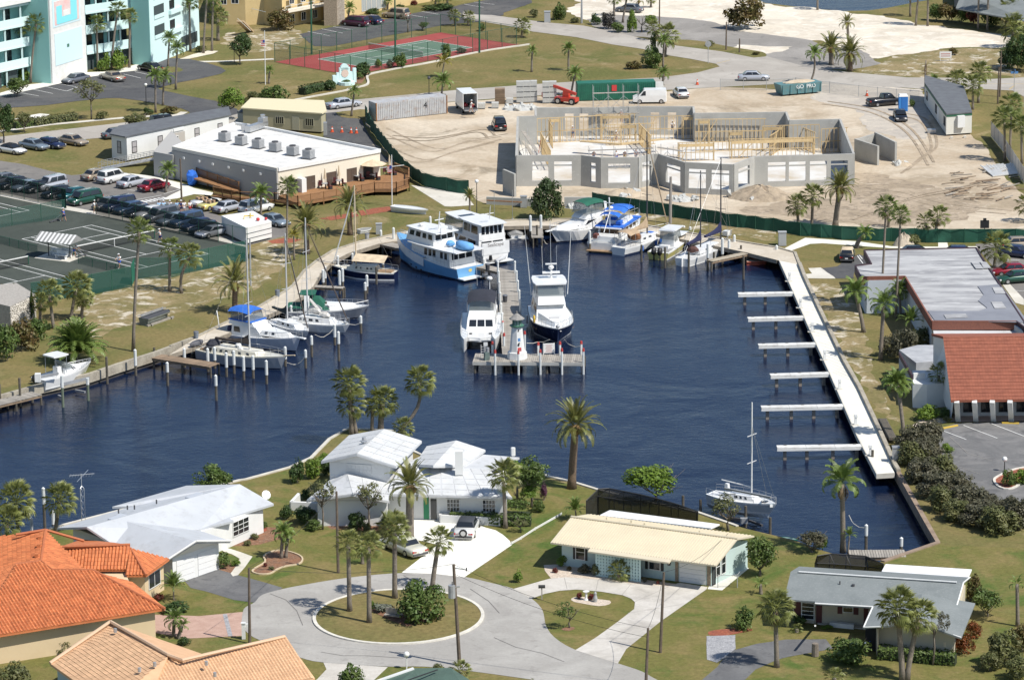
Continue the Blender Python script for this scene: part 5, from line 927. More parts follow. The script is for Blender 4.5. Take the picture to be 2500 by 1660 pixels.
for k in range(3):pq(t,p0,p1,.02,.98,3.2*k+3.1,3.2*k+3.2,TURQ,'rib',.14)
for k in range(4):
	z=3.2*k+.8
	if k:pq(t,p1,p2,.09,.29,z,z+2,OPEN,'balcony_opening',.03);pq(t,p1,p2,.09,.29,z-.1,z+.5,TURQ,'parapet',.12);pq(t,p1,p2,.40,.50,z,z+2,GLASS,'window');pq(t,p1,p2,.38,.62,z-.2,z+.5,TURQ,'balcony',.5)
	if k>1:pq(t,p1,p2,.75,.84,z,z+1.6,GLASS,'window');q=p1.lerp(p2,.8)+Ve((.3,-.3,z+1.6));wq('domed_awning',MB().blob(q,(.9,.9,.9),9,6),mat('green_dome',(.03,.27,.16),.4),t,True)
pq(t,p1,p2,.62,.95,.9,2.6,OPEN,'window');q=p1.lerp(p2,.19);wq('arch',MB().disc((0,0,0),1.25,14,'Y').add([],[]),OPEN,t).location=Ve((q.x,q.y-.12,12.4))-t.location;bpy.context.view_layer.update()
# motel
t=tg('motel','yellow two storey motel with white railings and stone chimneys','building',G(690,60));m0,m1,m2=PX('540 62,668 80,700 64');mm=PX('695 66,800 48,880 32,1000 10,1120 -20');wq('wing',MB().prism([(p.x,p.y)for p in PX('530 60,600 62,645 60,690 68,800 47,790 -20,560 -20')],0,6.4),YELW,t);wq('wing',MB().prism([(p.x,p.y)for p in PX('800 52,880 36,1000 14,1180 -20,1150 -60,800 -30')],0,6.4),YELW,t);RL=mat('red_trim',(.4,.05,.06),.6)
a,b2=G(692,70),G(802,49);u3=Ve((0,0,3));n=Ve((.3,-1,0));wq('gallery',MB().bar(a+n+u3,b2+n+u3,2.0,.25),mat('gallery_white',(.75,.68,.55),.7),t);wq('gallery_trim',MB().bar(a+n*2+u3,b2+n*2+u3,.1,.2),RL,t);mb=MB()
for z in(3.5,4.0):mb.bar(a+n*2+Ve((0,0,z)),b2+n*2+Ve((0,0,z)),.06)
for k in range(9):p=(a+n*2).lerp(b2+n*2,k/8);mb.bar(p+u3,p+Ve((0,0,4)),.05)
wq('railing',mb,WHITE,t);wq('chimney',MB().box(G(808,62)+u3,(2.2,1.5,6.6)),MATS['stone_veneer'],t);wq('chimney',MB().box(G(830,60)+u3,(1.6,2,8)),mat('pale_stone',(.6,.53,.43),.9,(.42,.34,.26),3),t)
for k in range(3):win(t,a,b2,.15+k*.25,.24+k*.25,.8,2.1,2);win(t,a,b2,.15+k*.25,.24+k*.25,3.9,5.2,2)
a,b2=G(880,36),G(1000,14)
for k in range(5):win(t,a,b2,.03+k*.1,.11+k*.1,.5,2.7,2,1,WHITE,mat('curtain',(.35,.37,.36),.6))
pq(t,a,b2,0,1,2.9,3.1,RL,'trim');wq('stair',MB().bar(G(586,52,2.6),G(612,78,0),1.2,.3),mat('stair_concrete',(.45,.33,.2),.9),t);mb=MB()
for z in(.6,1):mb.bar(G(580,46,2.8+z),G(612,76,z),.06)
mb.bar(G(615,22,4),G(648,30,4),.06).bar(G(615,22,3.4),G(648,30,3.4),.06).bar(G(615,22,4),G(615,30,3),.06);wq('stair_rail',mb,WHITE,t);a,b2=G(535,62),G(600,64);win(t,a,b2,.1,.3,3.6,5,2);win(t,a,b2,.5,.75,3.8,5.2,2)
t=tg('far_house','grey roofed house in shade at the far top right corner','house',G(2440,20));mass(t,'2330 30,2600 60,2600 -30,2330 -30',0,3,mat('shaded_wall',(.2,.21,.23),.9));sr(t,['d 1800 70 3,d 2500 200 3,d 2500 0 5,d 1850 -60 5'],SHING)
# club
t=tg('club_building','flat white roofed club with cream front, grey side and roof air conditioners','building',W('f',265,560));fl,fr,bl=W('f',270,600),W('f',1110,405),W('e',1265,440);hz=4.2
rq_=V4('f 265 388 4.2,f 1105 232 4.2,f 210 55 4.2,f -90 10 4.2,e 1425 210 4.2');wq('wall',MB().prism([(v.x,v.y)for v in rq_],0,4.05),mat('club_cream',(.72,.66,.54),.8),t)
wq('roof',MB().prism([(v.x,v.y)for v in[rq_[0].lerp(v,.985)for v in rq_]],4.0,4.12),mat('club_roof',(.70,.695,.67),.8,(.62,.61,.58),.4,c3=(.52,.5,.46),s3=.8),t)
for i in range(5):a,b2=rq_[i],rq_[(i+1)%5];wq('parapet',MB().bar(a+Ve((0,0,.02)),b2+Ve((0,0,.02)),.35,.45),STUC if i!=4 else mat('roof_edge',(.66,.63,.56),.8),t)
GW=mat('club_grey',(.40,.39,.37),.85);sw0,sw1=[Ve((*v.xy,0))for v in(rq_[0],rq_[4])];wq('side_wall',MB().bar(sw0+Ve((-.1,-.12,2)),sw1+Ve((-.1,-.12,2)),.2,3.9),GW,t);mass(t,'e 1270 440,e 1430 470,e 1560 420,e 1420 260',0,3.4,GW,'annex')
f0,f1=sw0,Ve((*rq_[1].xy,0))
for u0,u1,z0,z1 in((.26,.35,.9,2.5),(.47,.555,.9,2.5),(.67,.76,.9,2.5)):win(t,f0,f1,u0,u1,z0,z1,2,1,mat('bronze_frame',(.12,.09,.07),.5),mat('bronze_glass',(.10,.075,.06),.15))
pq(t,f0,f1,.08,.18,.4,2.5,FRAME,'doorway');pq(t,f0,f1,.83,.93,.4,2.6,FRAME,'doorway');pq(t,f0,f1,.185,.23,.4,2.6,STUC,'open_door',.9);win(t,sw1,sw0,.88,.95,.7,2.5,2,1,FRAME,GLASS,.2);pq(t,sw1,sw0,.38,.43,.2,2.4,FRAME,'door',.2)
for u in(.12,.27,.4,.55,.69,.85):pq(t,sw1,sw0,u,u+.006,.5,3.2,WHITE,'conduit',.24);pq(t,sw1,sw0,u-.004,u+.012,3.1,3.4,WHITE,'floodlight',.45)
AC=None
for tl,x,y,l in(('e',1850,152,'largest, westmost of the row'),('e',1987,182,'second of the row'),('e',2127,210,'third of the row'),('e',2268,236,'fourth of the row'),('f',388,268,'fifth of the row'),('f',518,296,'last, nearest the deck')):
	q=W(tl,x,y,4.13);lab='grey louvred air conditioner on the white club roof, '+l
	if AC is None:
		AC=tg('air_conditioner',lab,'air conditioner',q,R(60),'air conditioners on the club roof');part('case',MB().box((0,0,.65),(1.2,1.2,1.2)),mat('ac_grey',(.42,.42,.42),.6,(.34,.34,.34),3),AC);part('fan',MB().cyl((0,0,1.3),.45,.1,10),DGREY,AC);part('curb',MB().box((0,0,.04),(1.5,1.5,.08)),DGREY,AC)
		for k in range(6):part('louvre',MB().box((0,0,.2+k*.18),(1.3,1.3,.05)),ALU,AC)
	else:ct(AC,q,None,lab)
q=W('f',90,60,4.2);t2=tg('roof_duct','galvanised air duct on the club roof','duct',q,R(60));part('duct',MB().box((0,0,.5),(4.5,.9,.8)).box((1.6,0,1.1),(1.2,.9,.8)),STEEL,t2);part('fan',MB().cyl((1.6,0,1.5),.35,.4,8).cyl((-1,1.4,0),.45,.9,8),STEEL,t2)
# deck with railing
t=tg('wooden_deck','brown timber deck with railing round the club front','deck',W('f',600,620));DKW=mat('deck_timber',(.30,.155,.065),.8,(.23,.115,.05),2,rnd=.12);dz=.75;dp=PX('f 270 600,f 1105 400,f 1120 385,f 1200 400,f 1340 440,f 1340 530,f 1240 575,f 1060 585,f 425 715,f 240 690,f -330 690,e 1760 640,e 1770 560',0)
op=[W('f',*p,dz)for p in((430,670),(1060,555),(1240,555),(1345,520),(1345,430),(1230,395))];dk_=[Ve((*v.xy,0))for v in op];wq('floor',MB().prism([(p.x,p.y)for p in[Ve((*sw0.xy,0))]+dk_+[f1]],dz-.2,dz),DKW,t);rl=op;ramp=[W('f',430,670,dz),W('f',240,640,dz),W('e',1980,630,.6),W('e',1760,590,.35)]
def rail(L,h=1.0):
	for a,b2 in zip(L,L[1:]):
		n=max(1,int((b2-a).length/1.9));bal=MB()
		wq('handrail',MB().bar(a+Ve((0,0,h)),b2+Ve((0,0,h)),.16,.07).bar(a+Ve((0,0,.12)),b2+Ve((0,0,.12)),.06,.1),DKW,t)
		for k in range(n+1):p=a.lerp(b2,k/n);wq('rail_post',MB().bar(Ve((p.x,p.y,0)),p+Ve((0,0,h+.12)),.13),DKW,t)
		for k in range(int((b2-a).length/.18)):p=a.lerp(b2,k*.18/(b2-a).length);bal.bar(p+Ve((0,0,.1)),p+Ve((0,0,h)),.045)
		wq('balusters',bal,DKW,t,stuff=True);wq('fascia',MB().bar(a-Ve((0,0,.12)),b2-Ve((0,0,.12)),.08,.28),DKW,t)
rail(op);rail(ramp);rail([W('e',1970,545,.7),W('e',1620,430,1.3),W('e',1700,410,1.3)],.9);wq('ramp_floor',MB().bar(W('e',1960,560,.5),W('e',1630,455,1.1),1.5,.15).bar(W('f',340,655,.55),W('e',1770,600,.3),1.4,.15),DKW,t)
# trailers and containers
def boxhut(name,label,cat,base,tops,mw,mr,ov=.1):
	b=PX(base);z=tops;t=tg(name,label,cat,b[0]);wq('body',MB().prism([(p.x,p.y)for p in b],.25,z),mw,t);c=sum(b,Ve())/len(b);wq('roof',MB().prism([(p.x,p.y)for p in[c+(v-c)*(1+ov*.4)for v in b]],z,z+.18),mr,t);return t,b
DR=mat('dark_flat_roof',(.14,.15,.16),.8,(.11,.115,.125),1)
t,b=boxhut('trailer_office','long white trailer office with dark grey roof and access ramp','trailer','e 925 300,e 1050 325,e 1890 145,e 1870 80,e 1000 235',3.5,STUC,DR)
for u in(.05,.3,.66,.89):win(t,b[1],b[2],u,u+.04,1.2,2.7,1,2,FRAME,mat('blind',(.4,.38,.38),.6))
pq(t,b[1],b[2],.44,.56,.4,2.7,mat('porch_shade',(.45,.42,.38),.8),'porch');win(t,b[1],b[2],.445,.49,.5,2.2,2,3,WHITE,GLASS,.12);pq(t,b[1],b[2],.45,.55,2.9,3.3,SIGNW,'sign_board',.12);win(t,b[0],b[1],.4,.6,1.1,2.7,1,2,FRAME,MATS['blind'])
mb=MB();a,b2=W('e',810,385),W('e',1260,300,.9)
for z in(.5,.95):mb.bar(a+Ve((0,0,z)),b2+Ve((0,0,z)),.06);mb.bar(a+Ve((.3,1.5,z)),b2+Ve((.3,1.5,z)),.06)
for k in range(10):p=a.lerp(b2,k/9);mb.bar(p,p+Ve((0,0,1)),.06);mb.bar(p+Ve((.3,1.5,0)),p+Ve((.3,1.5,1)),.06)
r_=tg('access_ramp','grey metal access ramp with rails before the trailer office','ramp',W('e',1000,360));wq('railing',mb,STEEL,r_);wq('floor',MB().bar(a+Ve((.15,.7,-.1)),b2+Ve((.15,.7,-.1)),1.4,.15),ALU,r_)
t,b=boxhut('site_trailer','cream yellow trailer with barred windows behind the club','trailer','b -20 1060,b 625 1105,b 660 1085,b 640 1000,b 60 980',2.9,mat('trailer_tan',(.42,.38,.25),.8),mat('cream_roof',(.68,.60,.40),.8))
for u in(.42,.8):win(t,b[0],b[1],u,u+.1,1.1,2.1,4,1,mat('tan_frame',(.4,.38,.28),.7),GLASS)
pq(t,b[0],b[1],.63,.72,.3,2.3,MATS['tan_frame'],'door');wq('ac_unit',MB().box(W('b',655,1060,1.6),(.5,.7,1.8)),ALU,t)
t,b=boxhut('garden_shed','small shed with grey gable roof beside the cream trailer','shed','a 1960 1040,a 2060 1060,a 2110 1030,a 2010 1010',2.0,mat('shed_wall',(.35,.37,.36),.8),DR)
for x,y,c,l in((2240,1040,'blue','blue tarp covered pile'),(2285,1040,'teal','teal storage bin')):q=W('a',x,y);s_=tg('storage_pile',l+' behind the club','pile',q);part('cover',MB().blob((0,0,.8),(.8,.7,.9),jit=.12,seed=x),CB if c=='blue' else mat('teal_plastic',(.02,.3,.28),.5),s_)
CONT=mat('container_grey',(.47,.48,.48),.5,(.40,.40,.41),1,c3=(.33,.24,.18),s3=1.3);CONG=mat('container_green',(.02,.16,.10),.5,(.015,.12,.08),1)
def container(label,a,b2,m,wd=2.44,hc=2.6,ends=None,text=None):
	a,b2=PX(a+', '+b2);d=(b2-a).normalized();L=(b2-a).length;t=tg('shipping_container',label,'container',a,math.atan2(d.y,d.x));part('box',MB().box((L/2,wd/2,hc/2+.1),(L,wd,hc)),m,t);mb=MB();n=int(L/.3)
	for k in range(n):mb.box((.2+k*(L-.4)/n,-.03,hc/2+.1),(.13,.06,hc-.3))
	part('corrugation',mb,m,t,stuff=True)
	for x in(.05,L-.05):part('corner_post',MB().box((x,-.02,hc/2+.1),(.14,.16,hc+.04)),ends or m,t)
	part('end_door',MB().box((-.03,wd*.27,hc/2+.1),(.05,wd*.46,hc-.2)),ends if ends==WHITE else m,t);part('end_door',MB().box((-.03,wd*.73,hc/2+.1),(.05,wd*.46,hc-.2)),m,t)
	if text:lt(text,1.3,BLACKP,t,(L*.69,-.08,hc*.62),(R(90),0,0),'number')
	return t,L
container('long grey corrugated shipping container with a black number 4','b 1075 1003','b 1660 938',CONT,ends=mat('rust',(.28,.12,.05),.9,(.35,.2,.1),4),text='4');gt,L=container('dark green corrugated shipping container with open white doors at its end','c 710 838','c 1350 820',CONG);part('open_door',MB().box((L+.6,.1,1.4),(1.25,.08,2.5)),WHITE,gt);part('red_sign',MB().box((L*.47,-.1,1.9),(.75,.04,.9)),SIGNR,gt)
t,b=boxhut('site_office','white site office trailer with grey roof, green fascia and air conditioner','trailer','d 1720 1125,d 1930 1110,d 1860 890,d 1545 800,d 1540 860',3.1,mat('office_white',(.64,.63,.57),.8),DR,.02);a,b2=b[0],b[1]
pq(t,a,b2,0,1,2.8,3.1,mat('green_fascia',(.03,.13,.07),.6),'fascia');pq(t,a,b2,.4,.68,1.2,2.9,STUC,'ac_unit',.5);pq(t,b[4],a,.02,.99,2.8,3.1,MATS['green_fascia'],'fascia')
for u in(.1,.52,.9):win(t,b[4],a,u,u+.06,1.3,2.4,1,1,FRAME,GLASS)
pq(t,b[4],a,.6,.68,.4,2.4,STUC,'door');wq('steps',MB().box(W('d',1600,1080,.3),(1.2,1,.5)),STEEL,t);wq('support_block',MB().box(W('d',1765,1135,.15),(.4,.4,.3)).box(W('d',1875,1130,.15),(.4,.4,.3)),CONC,t)
t,b=boxhut('storage_tank','white rectangular tank with yellow valve pipes beside the tennis fence','tank','e 2030 1010,e 2240 958,e 2090 870,e 1830 910',2.1,STUC,STUC,.02)
for k in range(2):wq('seam',MB().bar(b[0]+Ve((0,-.03,.8+k*.65)),b[1]+Ve((0,-.03,.8+k*.65)),.05),DGREY,t)
wq('valve_pipe',MB().tube([W('e',2010,800,2.2),W('e',2010,770,2.6),W('e',2090,765,2.6)],.08,5).tube([W('e',2060,790,2.2),W('e',2060,745,3)],.08,5),mat('yellow_pipe',(.65,.45,.02),.5),t);wq('valve',MB().blob(W('e',2125,795,2.5),.25,6,4).blob(W('e',2190,790,2.5),.2,6,4),SIGNR,t)
# ---------------------------------------------------------------- unfinished block building
t=tg('unfinished_building','roofless grey block building under construction with big window openings','building',G(1672,472));BH=4.2
def wallop(a,b2,ops=(),h=BH,th=.3):
	d=(b2-a);L=d.length;d.normalize();us=sorted({0,1,*[o[0]for o in ops],*[o[1]for o in ops]});mb=MB()
	for u0,u1 in zip(us,us[1:]):
		zs=[0];um=(u0+u1)/2
		for o in sorted(ops,key=lambda o:o[2]):
			if o[0]<=um<=o[1]:zs+=[o[2],o[3]]
		zs.append(h)
		for z0,z1 in zip(zs[::2],zs[1::2]):
			if z1-z0>.01:mb.bar(a+d*L*u0+Ve((0,0,(z0+z1)/2)),a+d*L*u1+Ve((0,0,(z0+z1)/2)),th,z1-z0)
	return wq('block_wall',mb,BLOCK,t)
def wo(*us):return[x for u0,u1 in us for x in((u0,u1,.75,2.75),(u0,u1,2.9,3.35))]
CP=PX('1261.5 455,1420 454,1467 460,1557.6 460,1595 451,1609 451,1672 472,1790 478,1840 458,2083.5 451,2050 363,1926 366,1919 345,1695 348,1692.6 331,1554 331,1451 334,1308 334,1309 355,1265 356')
OPS=[wo((.24,.49),(.58,.85)),wo((.48,.76)),wo((.2,.79)),wo((.22,.8)),(),wo((.3,.86)),wo((.08,.44),(.55,.92)),wo((.2,.75)),wo((.14,.32),(.35,.52),(.56,.73),(.77,.94)),(),(),(),(),(),wo((.3,.45),(.6,.75)),wo((.3,.7)),wo((.1,.25),(.35,.5)),(),(),()]
for i in range(20):wallop(CP[i],CP[(i+1)%20],OPS[i])
wq('floor_slab',tess([sum(CP,Ve())/20*.01+p*.99 for p in CP],.12),mat('new_concrete',(.66,.65,.62),.8,(.50,.43,.33),.16,lo=.42,hi=.66),t);wq('buttress',MB().bar(W('g',100,480,1.5),W('g',195,520,1.5),.3,3.2),BLOCK,t)
t=tg('partition_wall','free standing V shaped grey block wall beside the unfinished building','wall',W('h',1130,300));a,b2,c,d=PX('h 970 290,h 1160 352,h 1135 240,h 1305 325');wq('wall',MB().bar(a+Ve((0,0,1.35)),b2+Ve((0,0,1.35)),.3,2.7),BLOCK,t);wq('wall',MB().bar(c+Ve((0,0,1.4)),d+Ve((0,0,1.4)),.3,2.8),BLOCK,t);wq('wall',MB().bar(a+Ve((0,0,1.3)),c+Ve((0,0,1.3)),.3,2.6),BLOCK,t)
def studs(label,s,h=3.2,hdr=None,sp=.61,brace=True):
	a,b2=PX(s);d=b2-a;L=d.length;d.normalize();t=tg('stud_wall',label,'framing',a,math.atan2(d.y,d.x),'timber stud walls of the building site');me=MB().box((0,0,h/2),(.07,.1,h)).mesh('stud',LUMB)
	for k in range(int(L/sp)+1):obj('stud',me,t,(k*sp,0,.12))
	for z in(.15,h+.1,h*.5):part('plate',MB().box((L/2,0,z),(L,.11,.09)),LUMB,t)
	if hdr:part('header',MB().box((L*(hdr[0]+hdr[1])/2,-.02,h-.3),(L*(hdr[1]-hdr[0]),.16,.42)),LUMB,t);part('header_post',MB().box((L*hdr[0],-.02,h/2),(.18,.16,h)),LUMB,t);part('header_post',MB().box((L*hdr[1],-.02,h/2),(.18,.16,h)),LUMB,t)
	if brace:part('brace',MB().bar((L*.1,-.08,.3),(L*.3,-.08,h),.09),LUMB,t)
for s,h,hdr,l in(('1312 353,1470 345',3.6,(.2,.35),'long tall stud wall at the north west room'),('1455 345,1552 343',3.7,(.15,.85),'stud wall with heavy lintel behind the scaffold'),('1560 345,1695 342',3.4,(.8,.98),'stud wall along the middle north room'),('1697 350,1870 348',3.3,(.05,.2),'pale stud wall before the blank north wall'),('1862 372,2000 368',3.6,(0,.35),'stud wall with corner beam at the north east room'),('1655 396,1745 394',2.6,(.03,.97),'low stud wall with wide lintel near the bay'),('1782 390,1990 384',2.7,(.02,.98),'stud wall with two wide lintels at the south east'),('2005 376,2070 372',3.4,None,'short stud grid in the east corner'),('1320 372,1345 420',2.8,None,'stud wall running towards the front at the west end'),('1480 358,1600 354',3,(.3,.6),'inner stud wall behind the sagging planks'),('1700 372,1860 369',2.8,(.5,.7),'inner stud wall across the middle room'),('1560 352,1590 385',2.9,None,'short cross stud wall in the centre'),('1930 352,1990 378',3,None,'cross stud wall in the north east room'),('1880 384,1930 352',2.9,None,'slanting stud wall before the east notch'),('1340 345,1350 365',3,None,'tiny stud wall by the west notch')):studs(l,s,h,hdr)
def scaffold(label,s,h,n):
	a,b2=PX(s);d=b2-a;L=d.length;t=tg('scaffold',label,'scaffold',a,math.atan2(d.y,d.x));w=1.2
	for k in range(n+1):
		for y in(0,w):part('pole',MB().bar((L*k/n,y,0),(L*k/n,y,h),.06),STEEL,t)
	for k in range(n):
		for z in range(1,int(h/2)+1):part('brace',MB().bar((L*k/n,0,z*2-1.9),(L*(k+1)/n,0,z*2),.045).bar((L*(k+1)/n,0,z*2-1.9),(L*k/n,0,z*2),.045),STEEL,t)
	for z in(h*.45,h*.85):part('platform',MB().box((L/2,w/2,z),(L*1.03,.5,.07)),WOODG,t)
scaffold('tall tube scaffold with two plank decks at the north entrance','1450 338,1560 335',7.5,3);scaffold('scaffold inside the first bay','1440 418,1595 412',3.2,5);scaffold('scaffold in the west room with white boards','1268 372,1300 420',3.4,2);scaffold('scaffold leaning deck in the centre','1600 400,1660 410',2.6,2)
q=W('g',1085,150);mb=MB().bar((-.2,0,0),(-.2,.6,4.6),.07).bar((.2,0,0),(.2,.6,4.6),.07)
for k in range(14):mb.bar((-.2,.04*k,.3*k+.2),(.2,.04*k,.3*k+.2),.05)
solo('ladder',mb,ALU,'tall ladder leaning in the middle of the unfinished building','ladder',q);solo('step_ladder',MB().bar((-.3,0,0),(0,0,1.9),.09).bar((.5,0,0),(.1,0,1.9),.09).bar((-.15,0,.9),(.3,0,.9),.06),mat('orange_paint',(.55,.14,.05),.5),'orange step ladder in the west room of the unfinished building','ladder',W('g',405,255))
t=tg('plank_run','scaffold plank walkway sagging across the middle of the unfinished building','planks',G(1420,360));wq('plank',MB().bar(G(1418,345,1.9),G(1515,352,1.9),.8,.12),LUMB,t);wq('plank',MB().bar(G(1515,352,1.9),G(1620,340,2),.8,.12),LUMB,t)
# ---------------------------------------------------------------- boats (x forward, origin at the waterline amidships)
def panel(mb,q,u0,u1,v0,v1,off=.015):
	a,b,c,d=(Ve(p)for p in q);P=lambda u,v:a.lerp(b,u).lerp(d.lerp(c,u),v)
	n=(b-a).cross(d-a).normalized()*off;return mb.poly(P(u0,v0)+n,P(u1,v0)+n,P(u1,v1)+n,P(u0,v1)+n)
class Boat:
	def __init__(s,label,stern,bow,z=WZ,over=1.12,beam=None,fs=.9,fb=1.5,tw=.8,p=2.3,hull=GEL,deck=GEL,boot=BOOTB,top=None,cat='boat',name='boat',kind='m',rake=.9,mirror=1):
		a,b=G(*stern,z),G(*bow,z);d=b-a;L=d.length*over;s.L=L;s.B=beam or L*.31;s.fs,s.fb,s.tw,s.pw=fs,fb,tw,p
		s.t=tg(name,label,cat,(a+b)/2,math.atan2(d.y,d.x));N=15;rings,dk=[],[];mb=MB()
		for i in range(N):
			t=i/(N-1);h=max(.02,s.hb(t));zz=s.sh(t);x=-L/2+L*t;rk=rake*max(0,t-.55)/.45;wl=h*(.86 if t<.6 else .86-.5*((t-.6)/.4));bt=h*.45*(1-t**3)
			ring=[]
			for sg in(-1,1):
				col=[(x,sg*h,zz),(x-rk*.06,sg*h*.995,zz-.14),(x-rk*.75,sg*wl*1.01,.2),(x-rk*.95,sg*wl,.02),(x-rk,sg*bt,-.45)]
				ring+=col if sg<0 else col[::-1]
			rings.append(ring);dk.append((x,h,zz))
		n=10
		for k in range(N-1):
			for i in range(n-1):
				mb.mi=(2 if i in(0,8)else 1 if i in(2,6)else 0);a0=rings[k];b0=rings[k+1];mb.poly(a0[i],b0[i],b0[i+1],a0[i+1])
		mb.mi=0;mb.poly(*rings[0]);mb.poly(*rings[-1][::-1]);part('hull',mb,[hull,boot,top or hull],s.t,label=None)
		dm=MB()
		for k in range(N-1):(x0,h0,z0),(x1,h1,z1)=dk[k],dk[k+1];dm.poly((x0,-h0*.97,z0-.05),(x1,-h1*.97,z1-.05),(x1,h1*.97,z1-.05),(x0,h0*.97,z0-.05))
		part('deck',dm,deck,s.t)
	def hb(s,t):return s.B/2*((s.tw+(1-s.tw)*math.sin(min(1,t/.42)*math.pi/2))if t<.42 else(1-((t-.42)/.58)**s.pw))
	def sh(s,t):return s.fs+(s.fb-s.fs)*t**1.7
	def X(s,t):return-s.L/2+s.L*t
	def cab(s,t0,t1,w0,w1,z0,z1,m=GEL,rf=.6,rr=.15,ins=.12,name='cabin',wins=(),front=0,rear=0,wm=None,v=(.42,.86),crown_=0):
		x0,x1=s.X(t0),s.X(t1);h0,h1=w0/2,w1/2
		b=[(x0,-h0,z0),(x1,-h1,z0),(x1,h1,z0),(x0,h0,z0)];u=[(x0+rr,-h0+ins,z1),(x1-rf,-h1+ins,z1),(x1-rf,h1-ins,z1),(x0+rr,h0-ins,z1)]
		mb=MB();mb.loft([b,u]);o=part(name,mb,m,s.t);gm=wm or GLASS
		F_=[(b[0],b[1],u[1],u[0]),(b[1],b[2],u[2],u[1]),(b[2],b[3],u[3],u[2]),(b[3],b[0],u[0],u[3])]
		def win(q,a0,a1):part('window',panel(MB(),q,a0,a1,*v),gm,o)
		for a0,a1 in wins:win(F_[0],a0,a1);win(F_[2],1-a1,1-a0)
		for k in range(front):win(F_[1],.06+k*.88/front+.02,.06+(k+1)*.88/front-.02)
		for k in range(rear):win(F_[3],.08+k*.84/rear+.02,.08+(k+1)*.84/rear-.02)
		return o
	def slab(s,t0,t1,w,z,th,m=GEL,name='roof',w1=None,bow_=.05):
		x0,x1=s.X(t0),s.X(t1);w1=w if w1 is None else w1;pts=[]
		for k in range(5):f=k/4;pts.append((x0+(x1-x0)*f,-(w+(w1-w)*f)/2*(1 if .1<f<.9 else .9)))
		pts+=[(x,-y)for x,y in pts[::-1]];mb=MB().prism(pts,z,z+th);return part(name,mb,m,s.t)
	def bim(s,t0,t1,w,z0,z1,m,name='canopy',fr=True,rise=.18,z2=None):
		# arched canvas on a tube frame
		x0,x1=s.X(t0),s.X(t1);mb=MB();rows=[]
		for i in range(6):
			f=i/5;r=[]
			for k in range(7):
				y=(k/6-.5)*w;zz=z1+((z2-z1)*f if z2 else 0)+rise*(1-(2*f-1)**2)+.16*(1-(2*y/w)**2)-(0.22 if k in(0,6)else 0);r.append((x0+(x1-x0)*f,y,zz))
			rows.append(r)
		mb.loft(rows,False,False);o=part(name,mb,m,s.t,True)
		if fr:
			for x in(x0+.05,(x0+x1)/2,x1-.05):
				for y in(-w/2,w/2):part('canopy_pole',MB().tube([(x,y,z0),(x,y,z1)],.025,4),STEEL,s.t)
	def curtain(s,t0,t1,w,z0,z1,ins=.1):
		x0,x1=s.X(t0),s.X(t1);a=[(x0,-w/2,z0),(x1,-w/2+ins,z0),(x1,w/2-ins,z0),(x0,w/2,z0)];u=[(x0+.1,-w/2+.06,z1),(x1-.35,-w/2+.18,z1),(x1-.35,w/2-.18,z1),(x0+.1,w/2-.06,z1)]
		mb=MB();mb.loft([a,u],False);part('clear_curtain',mb,SMOKE,s.t)
	def rail(s,t0,t1,h=.6,n=9,m=STEEL,ins=.94):
		mb=MB()
		for sg in(-1,1):
			pts=[]
			for k in range(n):
				t=t0+(t1-t0)*k/(n-1);pts.append(Ve((s.X(t),sg*max(.03,s.hb(min(t,.995))*ins),s.sh(t)+h)));mb.tube([pts[-1]-Ve((0,0,h)),pts[-1]],.02,3)
			mb.tube(pts,.025,4);mb.tube([p-Ve((0,0,h*.5))for p in pts],.012,3)
		part('rail',mb,m,s.t)
	def mast(s,t,h,z0,m=SPAR,r=.09,boom=None,cover=None,spread=(.45,.7),stays=True,furl=None,boomdir=-1,ch=.32):
		x=s.X(t);part('mast',MB().tube([(x,0,z0),(x,0,h)],[r,r*.75],6),m,s.t)
		for f in spread:part('spreader',MB().bar((x,-.75,h*f),(x,.75,h*f),.05),m,s.t)
		if boom:
			bx=x+boomdir*boom;zb=z0+1.15;part('boom',MB().tube([(x,0,zb),(bx,0,zb+.1)],.06,5),m,s.t)
			if cover:
				mb=MB();rows=[]
				for k in range(6):
					f=k/5;hh=ch*(1-f*.65)+(.75*(1-f)**5);px=x+boomdir*boom*f;zz=zb+.1*f;rows.append([(px,-.13,zz-.1),(px,.13,zz-.1),(px,.15,zz+.1),(px,.03,zz+hh),(px,-.03,zz+hh),(px,-.15,zz+.1)])
				mb.loft(rows);part('sail_cover',mb,cover,s.t)
		if stays:
			mb=MB()
			for p in((s.X(.985),0,s.fb),(s.X(.01),0,s.fs),(x-.1,s.hb(t)*.97,s.sh(t)),(x-.1,-s.hb(t)*.97,s.sh(t))):mb.tube([(x,0,h*.985),p],.014,3)
			part('stay',mb,STEEL,s.t)
		if furl:part('furled_sail',MB().tube([(s.X(.97),0,s.fb+.3),Ve((s.X(.97),0,s.fb+.3)).lerp(Ve((x,0,h*.95)),.5),(x+.1,0,h*.93)],[.07,.09,.03],5),furl,s.t)
	def outb(s,y,m=BLACKP,sc=1.0):
		x=s.X(0)-.3;part('outboard',MB().loft([[(x-.25*sc,y-.15,.75),(x+.25*sc,y-.15,.75),(x+.25*sc,y+.15,.75),(x-.25*sc,y+.15,.75)],[(x-.45*sc,y-.24*sc,1.05),(x+.28*sc,y-.24*sc,1.05),(x+.28*sc,y+.24*sc,1.05),(x-.45*sc,y+.24*sc,1.05)],[(x-.3*sc,y-.17*sc,1.6),(x+.2*sc,y-.17*sc,1.6),(x+.2*sc,y+.17*sc,1.6),(x-.3*sc,y+.17*sc,1.6)]]).box((x,y,.25),(.2,.12,1.1)),m,s.t,True)
